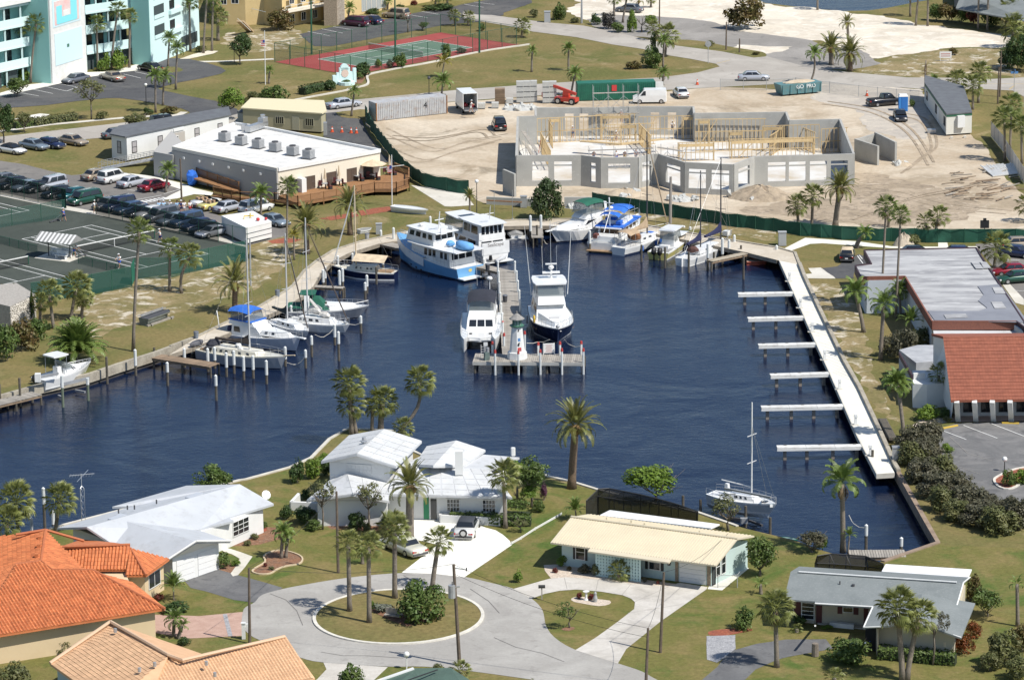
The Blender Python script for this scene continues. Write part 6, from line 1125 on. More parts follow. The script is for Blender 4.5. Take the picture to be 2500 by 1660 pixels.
	def ports(s,ts,dz=-.45,r=.1,m=BLACKP,both=True,oval=1):
		for t in ts:
			for sg in((-1,1)if both else(-1,)):
				h=s.hb(t);dx=s.L*.01;dy=s.hb(t+.01)-h;d=Ve((dx,sg*dy,0)).normalized();n=Ve((d.y*-sg,0,0));nn=Ve((-d.y,d.x,0))*(1 if sg>0 else-1);c=Ve((s.X(t),sg*h,s.sh(t)+dz))+nn*(.02+.04)
				if c.y*sg<0:c.y=-c.y
				mb=MB();mb.poly(*[c+d*math.cos(a)*r*1.5*oval+Ve((0,0,math.sin(a)*r))for a in(k*math.pi/4 for k in range(8))]);part('porthole',mb,m,s.t)
	def fend(s,ts,m=GEL,sg=-1):
		for t in ts:part('fender',MB().tube([(s.X(t),sg*(s.hb(t)+.13),s.sh(t)-.15),(s.X(t),sg*(s.hb(t)+.15),.25)],.13,6),m,s.t)
	def hatch(s,ts,w=.5,m=GLASS,dz=.0):
		for t in ts:part('hatch',MB().box((s.X(t),0,s.sh(t)+dz),(w,w,.07)),m,s.t)
	def pulpit(s):part('pulpit',MB().box((s.X(1)+.25,0,s.fb-.06),(1.0,.4,.1),top=.9),GEL,s.t)
	def p(s,name,mb,m,**k):return part(name,mb,m,s.t,**k)
# 1 blue and white trawler yacht
b=Boat('large pale blue and white two deck trawler yacht carrying a blue covered tender',(1143,679),(975,634),over=1.06,beam=4.9,fs=1.5,fb=3.4,tw=.86,hull=SKYB,deck=GEL,top=GEL,rake=.8)
b.p('bulwark',MB().loft([[(b.X(t),sg*(b.hb(t)*1.005),b.sh(t)+z)for sg,z in((-1,-1.05),(-1,.02),(1,.02),(1,-1.05))]for t in(.42,.55,.7,.82,.92,.985)],False,False),paint('trawler_white',(.76,.78,.80)))
b.p('blue_cap',MB().loft([[(b.X(t),sg*b.hb(t)*k,b.sh(t)+.06)for sg,k in((-1,1.02),(-1,.93),(1,.93),(1,1.02))]for t in(.42,.55,.7,.82,.92,.985)],False,False),SKYB)
b.cab(.1,.62,4.1,4.2,1.5,3.35,wins=((.06,.13),(.17,.24),(.36,.44),(.47,.55),(.58,.66)),rear=3,rf=.05,rr=.2);b.slab(.0,.66,4.9,3.35,.12,name='upper_deck')
b.cab(.34,.74,3.5,3.0,3.45,5.0,wins=((.05,.2),(.28,.42),(.5,.68),(.75,.92)),front=4,rear=3,rf=.5,name='wheelhouse',v=(.45,.85));b.slab(.30,.74,3.9,5.0,.12,name='roof',w1=3.2)
b.ports((.2,.35,.45,.52,.6),-1.6,.13);b.p('swim_platform',MB().box((b.X(0)-.6,0,.3),(1.2,4.0,.12)),GEL)
b.p('tender',MB().loft([[(b.X(.04)+k*.2,y*w,3.55+z*hh)for y,z in((-.9,.1),(-.7,.75),(0,1.0),(.7,.75),(.9,.1),(0,-.05))]for k,w,hh in((-4,.4,.5),(-2,.95,.9),(3,1,.95),(7,.75,.9),(10,.15,.7))]),CLB,label='tender under a light blue cover',smooth=True)
b.p('engine_cover',MB().blob((b.X(.235),.3,3.85),(.55,.6,.42),jit=.06),CLB);b.rail(.02,.3,.75,7);b.rail(.42,.97,.5,9)
mb=MB()
for sg in(-1,1):mb.tube([(b.X(.02),sg*2.3,3.45),(b.X(.02),sg*2.3,4.2),(b.X(.32),sg*2.3,4.3)],.03,4);mb.tube([(b.X(.02),sg*2.3,1.5),(b.X(.02),sg*2.3,3.4)],.05,4)
b.p('deck_rail',mb,STEEL);b.p('radar_mast',MB().tube([(b.X(.42),0,5.1),(b.X(.40),0,7.4)],.07,5).box((b.X(.41),0,6.4),(.1,1.4,.1)).blob((b.X(.62),.4,5.35),(.35,.35,.22)),GEL);b.p('stern_emblem',MB().disc((b.X(0)-.03,0,1.05),.28,12,'X',.75),mat('gold_emblem',(.62,.5,.16),.5))
b.p('boarding_steps',MB().box((b.X(.3),.6,5.3),(.1,.9,.8)).box((b.X(.36),-1.2,5.3),(.9,.1,.5)),GEL)
# 2 white motor yacht behind it
b=Boat('white motor yacht with enclosed hardtop bridge moored behind the blue trawler',(1207,641),(1075,590),over=1.05,beam=4.6,fs=1.3,fb=2.5)
b.cab(.05,.72,4.0,3.4,1.25,2.9,wins=((.1,.35),(.42,.62),(.68,.9)),rf=1.8,rear=2);b.cab(.06,.36,3.7,3.6,2.9,4.75,wins=((.08,.48),(.55,.95)),rear=5,front=4,name='aft_enclosure',rf=.2,v=(.35,.88));b.slab(.02,.42,4.0,4.75,.14)
b.slab(.38,.72,3.7,4.55,.13,w1=3.0,name='hardtop');b.curtain(.40,.70,3.3,3.1,4.55);b.p('sunroof',MB().box((b.X(.5),0,4.7),(1.0,2.0,.03)),GLASS);b.rail(.4,.98,.7)
lt('SeaScape',.62,mat('script_print',(.25,.22,.2),.5),b.t,(b.X(0)-.06,0,2.35),(R(90),0,R(-90)));b.p('transom_wall',MB().box((b.X(0)+.05,0,1.9),(.18,3.9,1.5)),GEL);b.p('swim_platform',MB().box((b.X(0)-.5,0,.35),(1.1,3.9,.1)),GEL)
b.p('mooring_bar',MB().tube([(b.X(.1),0,5.3),(b.X(.08),0,7)],.05,4).box((b.X(.1),0,6),(.1,1.2,.08)),GEL)
# tender slung at its stern
q=G(1215,634,WZ+.35);t=tg('inflatable_dinghy','grey inflatable dinghy tilted on the stern of the white motor yacht','dinghy',q,math.atan2(1,.55));M_=[Ve(p)for p in((-1.6,-.65,.2),(.6,-.65,.3),(1.5,-.35,.5),(1.7,0,.6),(1.5,.35,.5),(.6,.65,.3),(-1.6,.65,.2))]
part('tube',MB().tube(M_,.26,8),mat('hypalon',(.46,.47,.48),.6),t,True);part('floor',MB().box((-.2,0,.1),(2.8,1.0,.1)),CGY,t);part('outboard',MB().box((-1.8,0,.6),(.4,.35,.6),top=.7),BLACKP,t)
# 3 covered dinghies
for(sx,sy,bx,by,top),l in(((2085,292,2040,185,-80),'left'),((2230,285,2190,178,-95),'right')):
	b=Boat(('grey tarped sailing dinghy with slim mast, nearer the white motor yacht' if l=='left' else 'grey tarped sailing dinghy with slim mast, nearer the short north dock'),T('j',sx,sy),T('j',bx,by),over=.98,beam=2.3,fs=.45,fb=.6,tw=.6,boot=GEL,cat='dinghy',name='sailing_dinghy')
	b.p('tarp',MB().loft([[(b.X(t),y*b.hb(t)*1.02,b.sh(t)+z*h)for y,z in((-1,-.1),(-.95,.15),(-.3,.8),(0,1),(.3,.8),(.95,.15),(1,-.1))]for t,h in((.04,.3),(.3,.55),(.6,.75),(.82,.9),(.97,.25))]),CGY);hz=(HT(b.t.location,T('j',sx,top)[1]));part('mast',MB().tube([(b.X(.8),0,.3),(b.X(.78),0,hz+1.3)],.035,4),ALU,b.t)
	b.p('float',MB().box((0,0,.03),(b.L*1.08,3.0,.16)),mat('float_foam',(.5,.5,.48),.9,(.38,.38,.37),2))
# 4 navy sloop
b=Boat('navy hulled sloop with beige boom tent and white pilings around it',(966,683),(812,673),over=1.02,beam=3.0,fs=1.0,fb=1.35,tw=.55,hull=NAVY,deck=CREAM,top=GEL,boot=GEL,p=2.0)
b.cab(.28,.72,1.9,1.5,1.0,1.6,CREAM,wins=((.1,.18),(.25,.33),(.5,.58),(.68,.76)),rf=.3);b.mast(.62,HT(b.t.location,T('f',0,520)[1])+1.3,1.2,SPARW,.1,3.4,None,furl=GEL)
b.p('boom_tent',MB().loft([[(b.X(t),y*1.5,z)for y,z in((-1,2.35),(0,3.0-.2*abs(t-.4)),(1,2.35))]for t in(.12,.3,.45,.62)],False,False),CBEI,label='sun awning over the boom');b.p('bowsprit',MB().tube([(b.X(.96),0,1.3),(b.X(1.12),0,1.5)],.07,5),SPARW);b.rail(0,.95,.6,9);b.p('cockpit',MB().box((b.X(.16),0,1.0),(1.8,1.3,.14)),TEAK)
# 5 sport cruiser, green canvas
b=Boat('white express cruiser with dark green canvas and grey hull',(716,779),(893,778),over=1.1,beam=3.5,fs=1.25,fb=1.65,tw=.9,hull=GREYH,top=GEL,boot=NAVY,rake=1.6)
b.cab(.3,.92,2.9,.7,1.25,1.95,GEL,rf=1.2,rr=.2,ins=.35,name='foredeck',wins=((.1,.18),(.28,.36)));b.cab(.2,.52,2.9,2.2,1.3,2.6,CG,rf=1.3,rr=.3,ins=.3,name='cockpit_cover');b.p('radar_arch',MB().loft([[(b.X(.2)+.5*f,y,z)for f in(0,1)]+[(b.X(.2)+.6,y*.96,z-.12),(b.X(.2)+.05,y*.96,z-.12)]for y,z in((-1.6,1.3),(-1.35,3.1),(1.35,3.1),(1.6,1.3))],False),GEL)
b.slab(-.02,.22,2.9,1.6,.12,CG,'aft_cover');b.slab(.14,.34,2.5,3.15,.06,CG,'arch_canvas');b.hatch((.62,.72),.45,dz=.3);b.rail(.45,.99,.55);b.fend((.3,.5),GREYH)
# 6 white sloop with furled bundles
b=Boat('white sloop with rolled sails heaped round the mast foot, beside the green canvas cruiser',(712,798),(851,817),over=1.05,beam=3.2,fs=1.05,fb=1.3,tw=.62,p=2.8,boot=GREYH);b.cab(.2,.75,2.0,1.4,1.05,1.65,wins=((.05,.12),(.17,.25),(.34,.46),(.55,.64)),rf=.4,v=(.3,.75))
hz=HT(b.t.location,T('j',0,120)[1])+1.3;b.mast(.3,hz,1.2,SPAR,.11,3.0,None,boomdir=1,furl=CBR);b.p('sail_bundle',MB().blob((b.X(.42),.1,2.4),(1.0,.35,.5),jit=.15).blob((b.X(.58),0,2.0),(.9,.3,.4),jit=.14).tube([(b.X(.34),0,3.6),(b.X(.5),.1,2.3)],[.15,.3],6),mat('sailcloth',(.74,.71,.65),.9,(.55,.52,.47),3));b.rail(.05,.99,.65);b.p('windlass',MB().blob((b.X(.93),0,1.5),(.25,.3,.2),jit=.05),STEEL)
# 7 sloop behind the blue topped boat
b=Boat('pale sloop half hidden behind the blue topped sportfisher, dark green sail cover',(668,800),(752,833),over=1.05,beam=3.1,fs=1.0,fb=1.25,tw=.6,boot=GREYH);b.cab(.3,.75,1.9,1.4,1.0,1.5,wins=((.3,.42),(.6,.72)),rf=.4);b.mast(.42,HT(b.t.location,T('j',0,245)[1])+1.3,1.2,SPAR,.1,3.3,cloth('dark_sail_cover',(.02,.035,.045)),furl=CBR);b.rail(0,.98,.65)
# 8 sportfisher with blue top
b=Boat('white flybridge cruiser with bright blue canvas top',(560,828),(729,862),over=1.06,beam=3.7,fs=1.1,fb=1.9,tw=.9,hull=paint('lavender_hull',(.62,.64,.70)));b.cab(.18,.62,3.0,2.6,1.0,2.35,GEL,wins=((.08,.3),),rf=1.4,rr=.1);b.cab(.55,.9,2.6,.9,1.6,2.15,GEL,rf=.6,ins=.25,name='trunk',wins=((.15,.25),(.4,.5)))
b.cab(.14,.48,2.8,2.4,2.35,2.85,GEL,rf=.5,name='flybridge');b.curtain(.16,.42,2.6,2.85,3.95);b.bim(.13,.43,2.7,2.8,3.95,CB);b.p('canvas_band',MB().box((b.X(.29),0,2.88),(b.L*.3,2.75,.12)),CB);b.rail(.5,1.03,.65);b.hatch((.66,.8),.45,dz=.4);b.pulpit();b.p('cockpit',MB().box((b.X(.08),0,1.1),(1.3,2.4,.1)),TEAK)
b.p('blue_barrel',MB().blob((b.X(.12),-.9,1.6),(.35,.35,.45)),CN);b.p('davit',MB().tube([(b.X(0),-1.2,1.0),(b.X(-.02),-1.2,2.6),(b.X(-.06),-.9,3.4)],.06,5),WHITE)
# 9 cream ketch
b=Boat('cream decked ketch with grey hull and brown sail cover beside the row of white pilings',(497,876),(692,905),over=1.08,beam=3.6,fs=1.25,fb=1.75,tw=.55,hull=paint('grey_white_hull',(.40,.42,.45)),deck=CREAM,top=CREAM,boot=BOOTB,p=2.2);b.cab(.2,.72,2.4,1.8,1.25,1.85,CREAM,wins=((.06,.12),(.18,.24),(.3,.36),(.45,.51),(.6,.66),(.78,.84)),rf=.4,v=(.3,.75))
b.mast(.58,HT(b.t.location,582)+1.3,1.4,SPAR,.12,4.6,CBR,spread=(.4,.5));b.rail(0,.99,.65);b.p('bowsprit',MB().tube([(b.X(.97),0,1.7),(b.X(1.1),0,1.95)],.08,5),SPARW);b.p('stern_dinghy',MB().blob((b.X(-.04),0,1.7),(.45,1.3,.35)),mat('dark_rubber',(.10,.10,.11),.7));b.p('spray_cover',MB().blob((b.X(.16),0,1.9),(.8,1.0,.6),jit=.08),CK);b.p('cockpit_sole',MB().box((b.X(.1),0,1.3),(1.4,1.4,.1)),TEAK);b.p('deck_gear',MB().blob((b.X(.42),.5,2.0),(.4,.3,.25),jit=.06).blob((b.X(.5),-.4,1.95),(.35,.25,.2)),GEL)
# 10 power catamaran
q=PX('1180 792,1171 864',WZ);d=q[1]-q[0];t=tg('power_catamaran','white power catamaran with black bimini at the west side of the cross pier','catamaran',(q[0]+q[1])/2,math.atan2(d.y,d.x));L=d.length*.98
def cb(x):return-L/2+L*x
for sg in(-1,1):
	part('hull',MB().loft([[(cb(f),sg*1.75-w,z),(cb(f)-r*.3,sg*1.75-w*.75,.1),(cb(f)-r*.5,sg*1.75,-.4),(cb(f)-r*.3,sg*1.75+w*.75,.1),(cb(f),sg*1.75+w,z)]for f,w,z,r in((0,.6,.95,0),(.3,.65,1.15,0),(.6,.6,1.4,.2),(.85,.4,1.6,.6),(1,.04,1.7,1.1))]),GEL,t)
part('bridge_deck',MB().prism([(cb(0),-2.35),(cb(.6),-2.35),(cb(.86),-1.9),(cb(.9),0),(cb(.86),1.9),(cb(.6),2.35),(cb(0),2.35)],1.0,1.45),GEL,t)
ca=Boat.__new__(Boat);ca.t,ca.L,ca.B,ca.fs,ca.fb,ca.tw,ca.pw=t,L,4.7,1.4,1.6,1,6
ca.cab(.05,.62,3.6,3.3,1.45,2.55,GEL,wins=((.1,.4),(.5,.85)),front=3,rf=.9,v=(.3,.9));ca.cab(.02,.5,3.2,3.0,2.55,3.15,GEL,rf=.5,name='flybridge');ca.curtain(.05,.45,3.0,3.15,4.15);ca.bim(.02,.46,3.2,3.15,4.15,CK,rise=.2);ca.rail(.2,.92,.65,8,ins=.98)
part('radar',MB().blob((cb(.0),.8,5.5),(.35,.35,.25)).tube([(cb(.0),.8,3.6),(cb(.0),.8,5.4)],.05,4).tube([(cb(.05),-.6,4.8),(cb(.03),-.7,7.8)],.02,3),GEL,t);part('seat',MB().box((cb(.12),-.8,3.9),(.5,.8,.7)),GEL,t);part('net',MB().box((cb(.88),0,1.2),(.5,2.4,.1)),GEL,t);part('hatch',MB().box((cb(.75),1.2,1.47),(.5,.5,.05)).box((cb(.75),-1.2,1.47),(.5,.5,.05)),GLASS,t)
# 11 navy sportfisher
b=Boat('big white sportfishing yacht with navy hull and tall outriggers east of the lighthouse',(1334,772),(1362,846),over=1.05,beam=5.0,fs=1.3,fb=2.15,tw=.88,hull=NAVY,top=GEL,boot=GEL,rake=1.8,p=2.6)
b.cab(.12,.58,4.0,3.8,1.4,3.1,GEL,wins=((.1,.5),(.55,.9)),rf=2.2,rr=.1,ins=.3,front=0);b.cab(.5,.94,3.9,.9,1.6,2.3,GEL,rf=1.0,ins=.35,name='trunk');b.cab(.14,.5,3.6,3.2,3.1,3.9,GEL,rf=.6,name='flybridge');b.slab(.14,.44,3.9,5.2,.14,name='hardtop');b.curtain(.17,.44,3.2,3.9,5.2)
mb=MB()
for x in(.17,.28,.41):
	for y in(-1.7,1.7):mb.tube([(b.X(x),y,3.7),(b.X(x),y,5.2)],.05,4)
b.p('tower_leg',mb,STEEL);b.rail(.45,1.0,.7);b.p('windlass',MB().blob((b.X(.97),0,2.3),(.3,.25,.2)),STEEL)
for y in(-1,1):b.p('outrigger',MB().tube([(b.X(.3),y*2.1,3.6),(b.X(.22),y*2.7,11.5)],[.05,.02],4),GEL)
b.p('radar_mast',MB().tube([(b.X(.24),.3,5.3),(b.X(.24),.3,7.0)],.14,6).box((b.X(.24),.3,6.0),(.5,2.0,.18)).box((b.X(.24),.3,7.0),(.3,1.3,.12)).blob((b.X(.24),.3,6.6),(.35,.35,.3)).tube([(b.X(.24),.3,7),(b.X(.2),.3,12)],.03,3).tube([(b.X(.22),-.6,5.2),(b.X(.2),-.7,9)],.02,3).tube([(b.X(.22),1,5.2),(b.X(.2),1,9)],.02,3),GEL)
b.p('bow_hatch',MB().box((b.X(.7),0,2.31),(.7,1.1,.06)).box((b.X(.78),.8,2.3),(.06,.7,.05)).box((b.X(.78),-.8,2.3),(.06,.7,.05)),mat('pale_grey',(.5,.5,.5),.6));b.p('yellow_fender',MB().blob((b.X(.66),-2.25,2.1),(.4,.15,.5)),mat('yellow_float',(.7,.45,.05),.5));b.fend((.3,),GEL,-1);b.ports((.6,.66,.72),-.6,.12,TEAK)
# 12 green bimini flybridge
b=Boat('white flybridge cruiser with dark green bimini beside the north boardwalk',(1462,570),(1346,597),over=1.04,beam=3.8,fs=1.3,fb=1.9,tw=.9,boot=NAVY,rake=1.5);b.cab(.1,.6,3.1,2.7,1.3,2.6,GEL,wins=((.35,.85),),rf=1.8,rr=.1);b.cab(.5,.93,2.7,.8,1.6,2.2,GEL,rf=.8,ins=.3,name='foredeck',wins=((.1,.25),));b.cab(.06,.44,2.9,2.5,2.6,3.2,GEL,rf=.7,name='flybridge');b.curtain(.08,.42,2.7,3.2,4.5);b.bim(.05,.42,2.8,3.1,4.5,CG);b.rail(.4,1.02,.6);b.hatch((.8,),.6,dz=.35);b.pulpit();b.p('radar_arch',MB().loft([[(b.X(.02),y,z),(b.X(.07),y,z),(b.X(.07),y*.94,z-.1),(b.X(.02),y*.94,z-.1)]for y,z in((-1.6,2.6),(-1.4,4.4),(1.4,4.4),(1.6,2.6))],False),GEL)
# 13 trawler with blue canopy
b=Boat('white trawler with blue canopies and brown window panels, stern towards the viewer',(1469,616),(1560,558),over=1.0,beam=4.2,fs=1.2,fb=2.0,tw=.92,boot=BOOTB,p=2.0);b.cab(.2,.7,3.2,2.9,1.2,2.5,GEL,wins=((.08,.22),(.3,.44),(.52,.66),(.74,.88)),rear=2,rf=.5,wm=mat('brown_window',(.10,.055,.03),.2));b.slab(.16,.72,3.7,2.5,.1,name='boat_deck');b.cab(.3,.6,2.9,2.6,2.6,3.1,GEL,rf=.4,name='flybridge')
b.p('blue_trim',MB().box((b.X(.44),0,2.64),(b.L*.5,3.75,.14)),CB);b.p('settee',MB().box((b.X(.36),.5,3.1),(.8,1.4,.5)).box((b.X(.3),-.9,3.0),(1.2,.6,.4)),CB);b.bim(.3,.58,3.0,3.1,4.35,CB);b.bim(.2,.3,2.6,2.7,4.1,CB,'aft_canopy',False)
b.p('signal_mast',MB().tube([(b.X(.22),0,2.6),(b.X(.2),0,6.4)],.1,5).box((b.X(.2),0,5.7),(.1,1.2,.1)).blob((b.X(.24),0,5.0),(.35,.35,.2)).tube([(b.X(.22),0,4.6),(b.X(-.02),-.4,2.6)],.05,4),GEL);b.rail(0,.99,.75,9);b.fend((.05,.3),mat('blue_fender',(.04,.15,.5),.5));b.p('aft_cabin',MB().box((b.X(.1),0,1.55),(2.0,2.8,.7),top=.94),GEL);b.p('flag_cloth',MB().box((b.X(.05),1.0,1.9),(.9,.5,.5)),mat('maroon_cloth',(.14,.05,.04),.9));b.p('swim_platform',MB().box((b.X(0)-.4,0,.25),(.8,3.6,.1)),TEAK)
# 14 sloop, tan cover
b=Boat('white sloop with tan sail cover and sun shade, tall black mast',(1512,623),(1632,582),over=1.04,beam=3.4,fs=1.0,fb=1.3,tw=.62,boot=BOOTB);b.cab(.3,.72,2.1,1.5,1.05,1.6,GEL,wins=((.15,.3),(.45,.6)),rf=.5);b.mast(.56,HT(G(1585,590),T('g',0,118)[1])+1.3,1.3,SPARD,.1,4.2,CT,furl=CT,ch=.6);b.bim(.08,.28,2.4,1.0,2.6,CT,'sun_shade',rise=.1);b.p('dodger',MB().blob((b.X(.31),0,1.8),(.5,1.1,.6)),cloth('rust_canvas',(.28,.13,.06)));b.rail(0,.99,.65);b.fend((.25,.5,.6),MATS['blue_fender']);b.p('life_ring',MB().disc((b.X(0)+.1,.8,1.6),.3,10,'X'),GEL);b.p('hatch',MB().box((b.X(.62),0,1.62),(.7,.7,.06)),CB)
# 15 centre console
b=Boat('yellow hulled centre console boat with twin black outboards and white tops',(1606,635),(1672,595),over=1.0,beam=2.9,fs=.95,fb=1.35,tw=.95,hull=YELH,top=GEL,boot=GEL);b.outb(-.4);b.outb(.4);b.slab(.3,.66,2.2,3.0,.12,name='hardtop');b.cab(.36,.62,1.7,1.4,.95,2.2,GEL,front=2,wins=((.2,.8),),wm=SMOKE);b.curtain(.33,.62,1.9,1.9,3.0);b.p('cushion',MB().box((b.X(.25),0,1.15),(.8,1.2,.4)),GEL);b.rail(.6,.99,.35);b.slab(.66,.92,1.6,1.75,.1,name='bow_cover');b.p('cockpit_floor',MB().box((b.X(.18),0,.95),(1.8,2.2,.06)),CGY)
# 16 ketch, navy covers
b=Boat('white ketch with two dark masts and navy sail covers next to the narrow plank dock',(1668,650),(1785,600),over=1.03,beam=3.4,fs=1.0,fb=1.35,tw=.62,boot=GEL);b.cab(.2,.66,2.1,1.6,1.05,1.5,GEL,wins=((.3,.45),(.6,.75)),rf=.5);h1=HT(G(1709,634),T('g',0,478)[1])+1.3;h2=HT(G(1758,610),T('g',0,362)[1])+1.3;b.mast(.36,h1,1.3,SPARD,.085,3.6,CN,ch=.5);b.mast(.77,h2,1.3,SPARD,.1,4.2,CN,ch=.55);b.rail(0,.99,.65);b.p('dodger',MB().blob((b.X(.2),0,1.6),(.5,.9,.45),jit=.05),cloth('maroon_canvas',(.12,.06,.05)));b.p('rudder',MB().box((b.X(0)-.15,0,.4),(.3,.12,1.4)),GEL);b.p('bow_box',MB().box((b.X(.93),.3,1.75),(.8,.7,.6)),GEL)
# 18 walkaround on the lift
b=Boat('white walkaround boat with grey outboard raised on the canal boat lift',(100,947),(218,917),z=-.55,over=1.08,beam=2.7,fs=1.05,fb=1.6,tw=.95,boot=GEL,rake=1.3);b.outb(0,sc=1.15);b.cab(.4,.82,2.0,1.0,1.1,1.75,GEL,rf=.9,ins=.25,name='cuddy',wins=((.5,.56),(.62,.68)));b.slab(.2,.48,2.1,3.2,.13,name='hardtop');b.p('windscreen',MB().loft([[(b.X(.42),y*1.0,1.8),(b.X(.58),y*.8,1.75),(b.X(.46),y*.8,2.4),(b.X(.4),y*.9,2.4)]for y in(-1,1)]),SMOKE);mb=MB()
for x in(.24,.44):
	for y in(-.9,.9):mb.tube([(b.X(x),y,1.1),(b.X(x),y,3.2)],.035,4)
b.p('top_frame',mb,STEEL);b.rail(.6,1.0,.3);b.p('console',MB().box((b.X(.36),0,1.5),(.6,.8,.9)),GEL)
t=tg('boat_lift','boat lift with aluminium beams and white capped posts under the raised walkaround','boat lift',W('i',610,1200,WZ))
for x,yt,yb in((520,1070,1330),(728,1090,1275)):q=W('i',x,yb,WZ);h=HT(q,T('i',0,yt)[1]);wq('post',MB().cyl((q.x,q.y,-2.6),.15,2.6+h*.4,7),mat('green_pile',(.14,.17,.12),.9),t);wq('sleeve',MB().cyl((q.x,q.y,h*.4),.18,h*.6,7),PILEW,t)
a,b2=W('i',500,1145,.9),W('i',735,1090,.9);wq('beam',MB().bar(a,b2,.2,.3),ALU,t);a,b2=W('i',310,1085,1.2),W('i',480,1052,1.2);wq('beam',MB().bar(a,b2,.2,.3),ALU,t);wq('motor',MB().box(W('i',312,1085,1.3),(.6,.6,.9)),WHITE,t);wq('cradle',MB().bar(W('i',620,1190,-1.0),W('i',700,1205,-1.0),.2).bar(W('i',480,1235,-1),W('i',520,1250,-1),.2),ALU,t)
# 19 sailboat on the lift
b=Boat('white sloop raised on a lift at the south shore, tall white mast',(1742,1226),(1890,1258),z=-.4,over=1.08,beam=2.9,fs=1.0,fb=1.25,tw=.6,boot=GEL,hull=paint('bluish_white_hull',(.62,.68,.72)));b.cab(.3,.74,1.8,1.2,1.0,1.5,GEL,wins=((.3,.42),(.5,.58),(.68,.76)),rf=.6);b.mast(.62,HT(b.t.location,T('o',0,265)[1])+.4,1.2,GEL,.09,3.5,None,stays=False);b.rail(0,.99,.6);b.hatch((.82,),.5)
mb=MB().tube([(b.X(.62),0,HT(b.t.location,T('o',0,420)[1])),(b.X(.99),0,1.2)],.014,3).tube([(b.X(.62),0,HT(b.t.location,T('o',0,420)[1])),(b.X(.9),-.3,1.3)],.014,3);b.p('stay',mb,STEEL);b.p('outboard',MB().box((b.X(.2),.5,1.7),(.4,.4,.6),top=.8),GEL)
q=W('o',2090,1270,WZ);t=tg('boat_lift','boat lift cradle under the raised white sloop','boat lift',q);wq('cradle',MB().bar(W('o',1960,1230,-1.0),W('o',2120,1250,-1.0),.25).bar(W('o',2120,1250,-.9),W('o',2230,1290,-.9),.2),DGREY,t);wq('motor',MB().box(W('o',2080,1250,-.5),(.7,.5,.5)),ALU,t);wq('side_rail',MB().bar(W('o',1920,985,2.4),W('o',2300,1060,2.4),.18).bar(W('o',1870,1040,1.8),W('o',2010,1030,1.8),.12),ALU,t);wq('post',MB().bar(W('o',2305,1130,0),W('o',2305,1130,1.8),.25).bar(W('o',2232,1085,0),W('o',2232,1085,1.9),.14),WHITE,t)
# small craft ashore and afloat
b=Boat('orange red work raft with pale top by the basin corner',(1822,645),(1872,644),over=1.0,beam=1.6,fs=.5,fb=.5,tw=1,p=30,hull=mat('raft_orange',(.55,.12,.07),.6,(.42,.1,.06),2),deck=mat('raft_top',(.6,.47,.36),.8),boot=mat('raft_orange',()),cat='raft',name='raft',rake=0)
b=Boat('white upturned rowing boat beside the red mulch on the club lawn',(958,508),(1045,517),z=.45,over=1.0,beam=1.7,fs=.35,fb=.3,tw=.7,boot=GEL,cat='dinghy',name='rowing_boat',rake=.3)
b=Boat('small white dinghy lying on the grass by the boardwalk kerb',(877,568),(906,564),z=.15,over=1.1,beam=1.4,fs=.35,fb=.45,tw=.8,boot=GEL,deck=CGY,cat='dinghy',name='dinghy',rake=.3)
b=Boat('dark jon boat stored upside down on a timber rack on the west lawn',(352,788),(410,768),z=.35,over=1.05,beam=1.5,fs=.55,fb=.6,tw=.95,p=9,hull=mat('jon_grey',(.19,.20,.18),.7,(.13,.14,.12),2),boot=mat('jon_grey',()),deck=DGREY,cat='dinghy',name='jon_boat',rake=.2);b.p('ladder_rack',MB().bar((b.X(0),.35,.75),(b.X(1),.35,.75),.08).bar((b.X(0),.75,.75),(b.X(1),.75,.75),.08).bar((b.X(.1),.35,.75),(b.X(.1),.75,.75),.06).bar((b.X(.5),.35,.75),(b.X(.5),.75,.75),.06).bar((b.X(.9),.35,.75),(b.X(.9),.75,.75),.06),ALU);b.p('rack',MB().box((0,-.6,-.25),(b.L*1.05,.25,.2)).box((b.X(.1),0,-.25),(.2,1.9,.2)).box((b.X(.9),0,-.25),(.2,1.9,.2)),WOODG)
b=Boat('green canoe moored at the south shore by the grey scrub',(1898,1322),(1948,1328),z=-.7,over=1.0,beam=.9,fs=.45,fb=.5,tw=.2,p=2,hull=mat('canoe_green',(.03,.16,.13),.5),deck=mat('canoe_inside',(.2,.3,.28),.6),boot=mat('canoe_green',()),cat='canoe',name='canoe',rake=.2)
# mooring lines
for pts,l in((('j',340,1300,-.2,'j',420,1315,-1.1,'j',490,1250,-.1),'ketch bow'),(('j',570,1070,0,'j',640,1090,-.8,'j',735,1010,.2),'white sloop'),(('j',780,960,.3,'j',860,985,-.1,'j',945,975,.2),'cruiser bow'),(('k',600,1110,.8,'k',650,1155,-.3,'k',735,1165,0),'navy yacht bow, right'),(('k',290,1140,.2,'k',380,1130,.2,'k',480,1110,.8),'navy yacht bow, left'),(('k',415,230,.6,'k',430,290,-.6,'k',460,325,-1.1),'short north dock'),(('t',920,-10,.5,'t',960,60,.2,'t',1050,95,.2),'south dock piling')):
	p=[W(*pts[k:k+4])for k in(0,4,8)];mb=MB().tube([p[0],p[0].lerp(p[1],.6)-Ve((0,0,.1)),p[1],p[1].lerp(p[2],.5)-Ve((0,0,.15)),p[2]],.035,4);c=p[0];mb.v=[(x-c.x,y-c.y,z-c.z)for x,y,z in mb.v];solo('mooring_line',mb,ROPE,'pale slack mooring line at the '+l,'rope',c)
# ---------------------------------------------------------------- palms where they stand
def pl(kind,tile,bx,by,cx,cy,r,label,**k):return palm(kind,T(tile,bx,by),T(tile,cx,cy),r,label,**k)
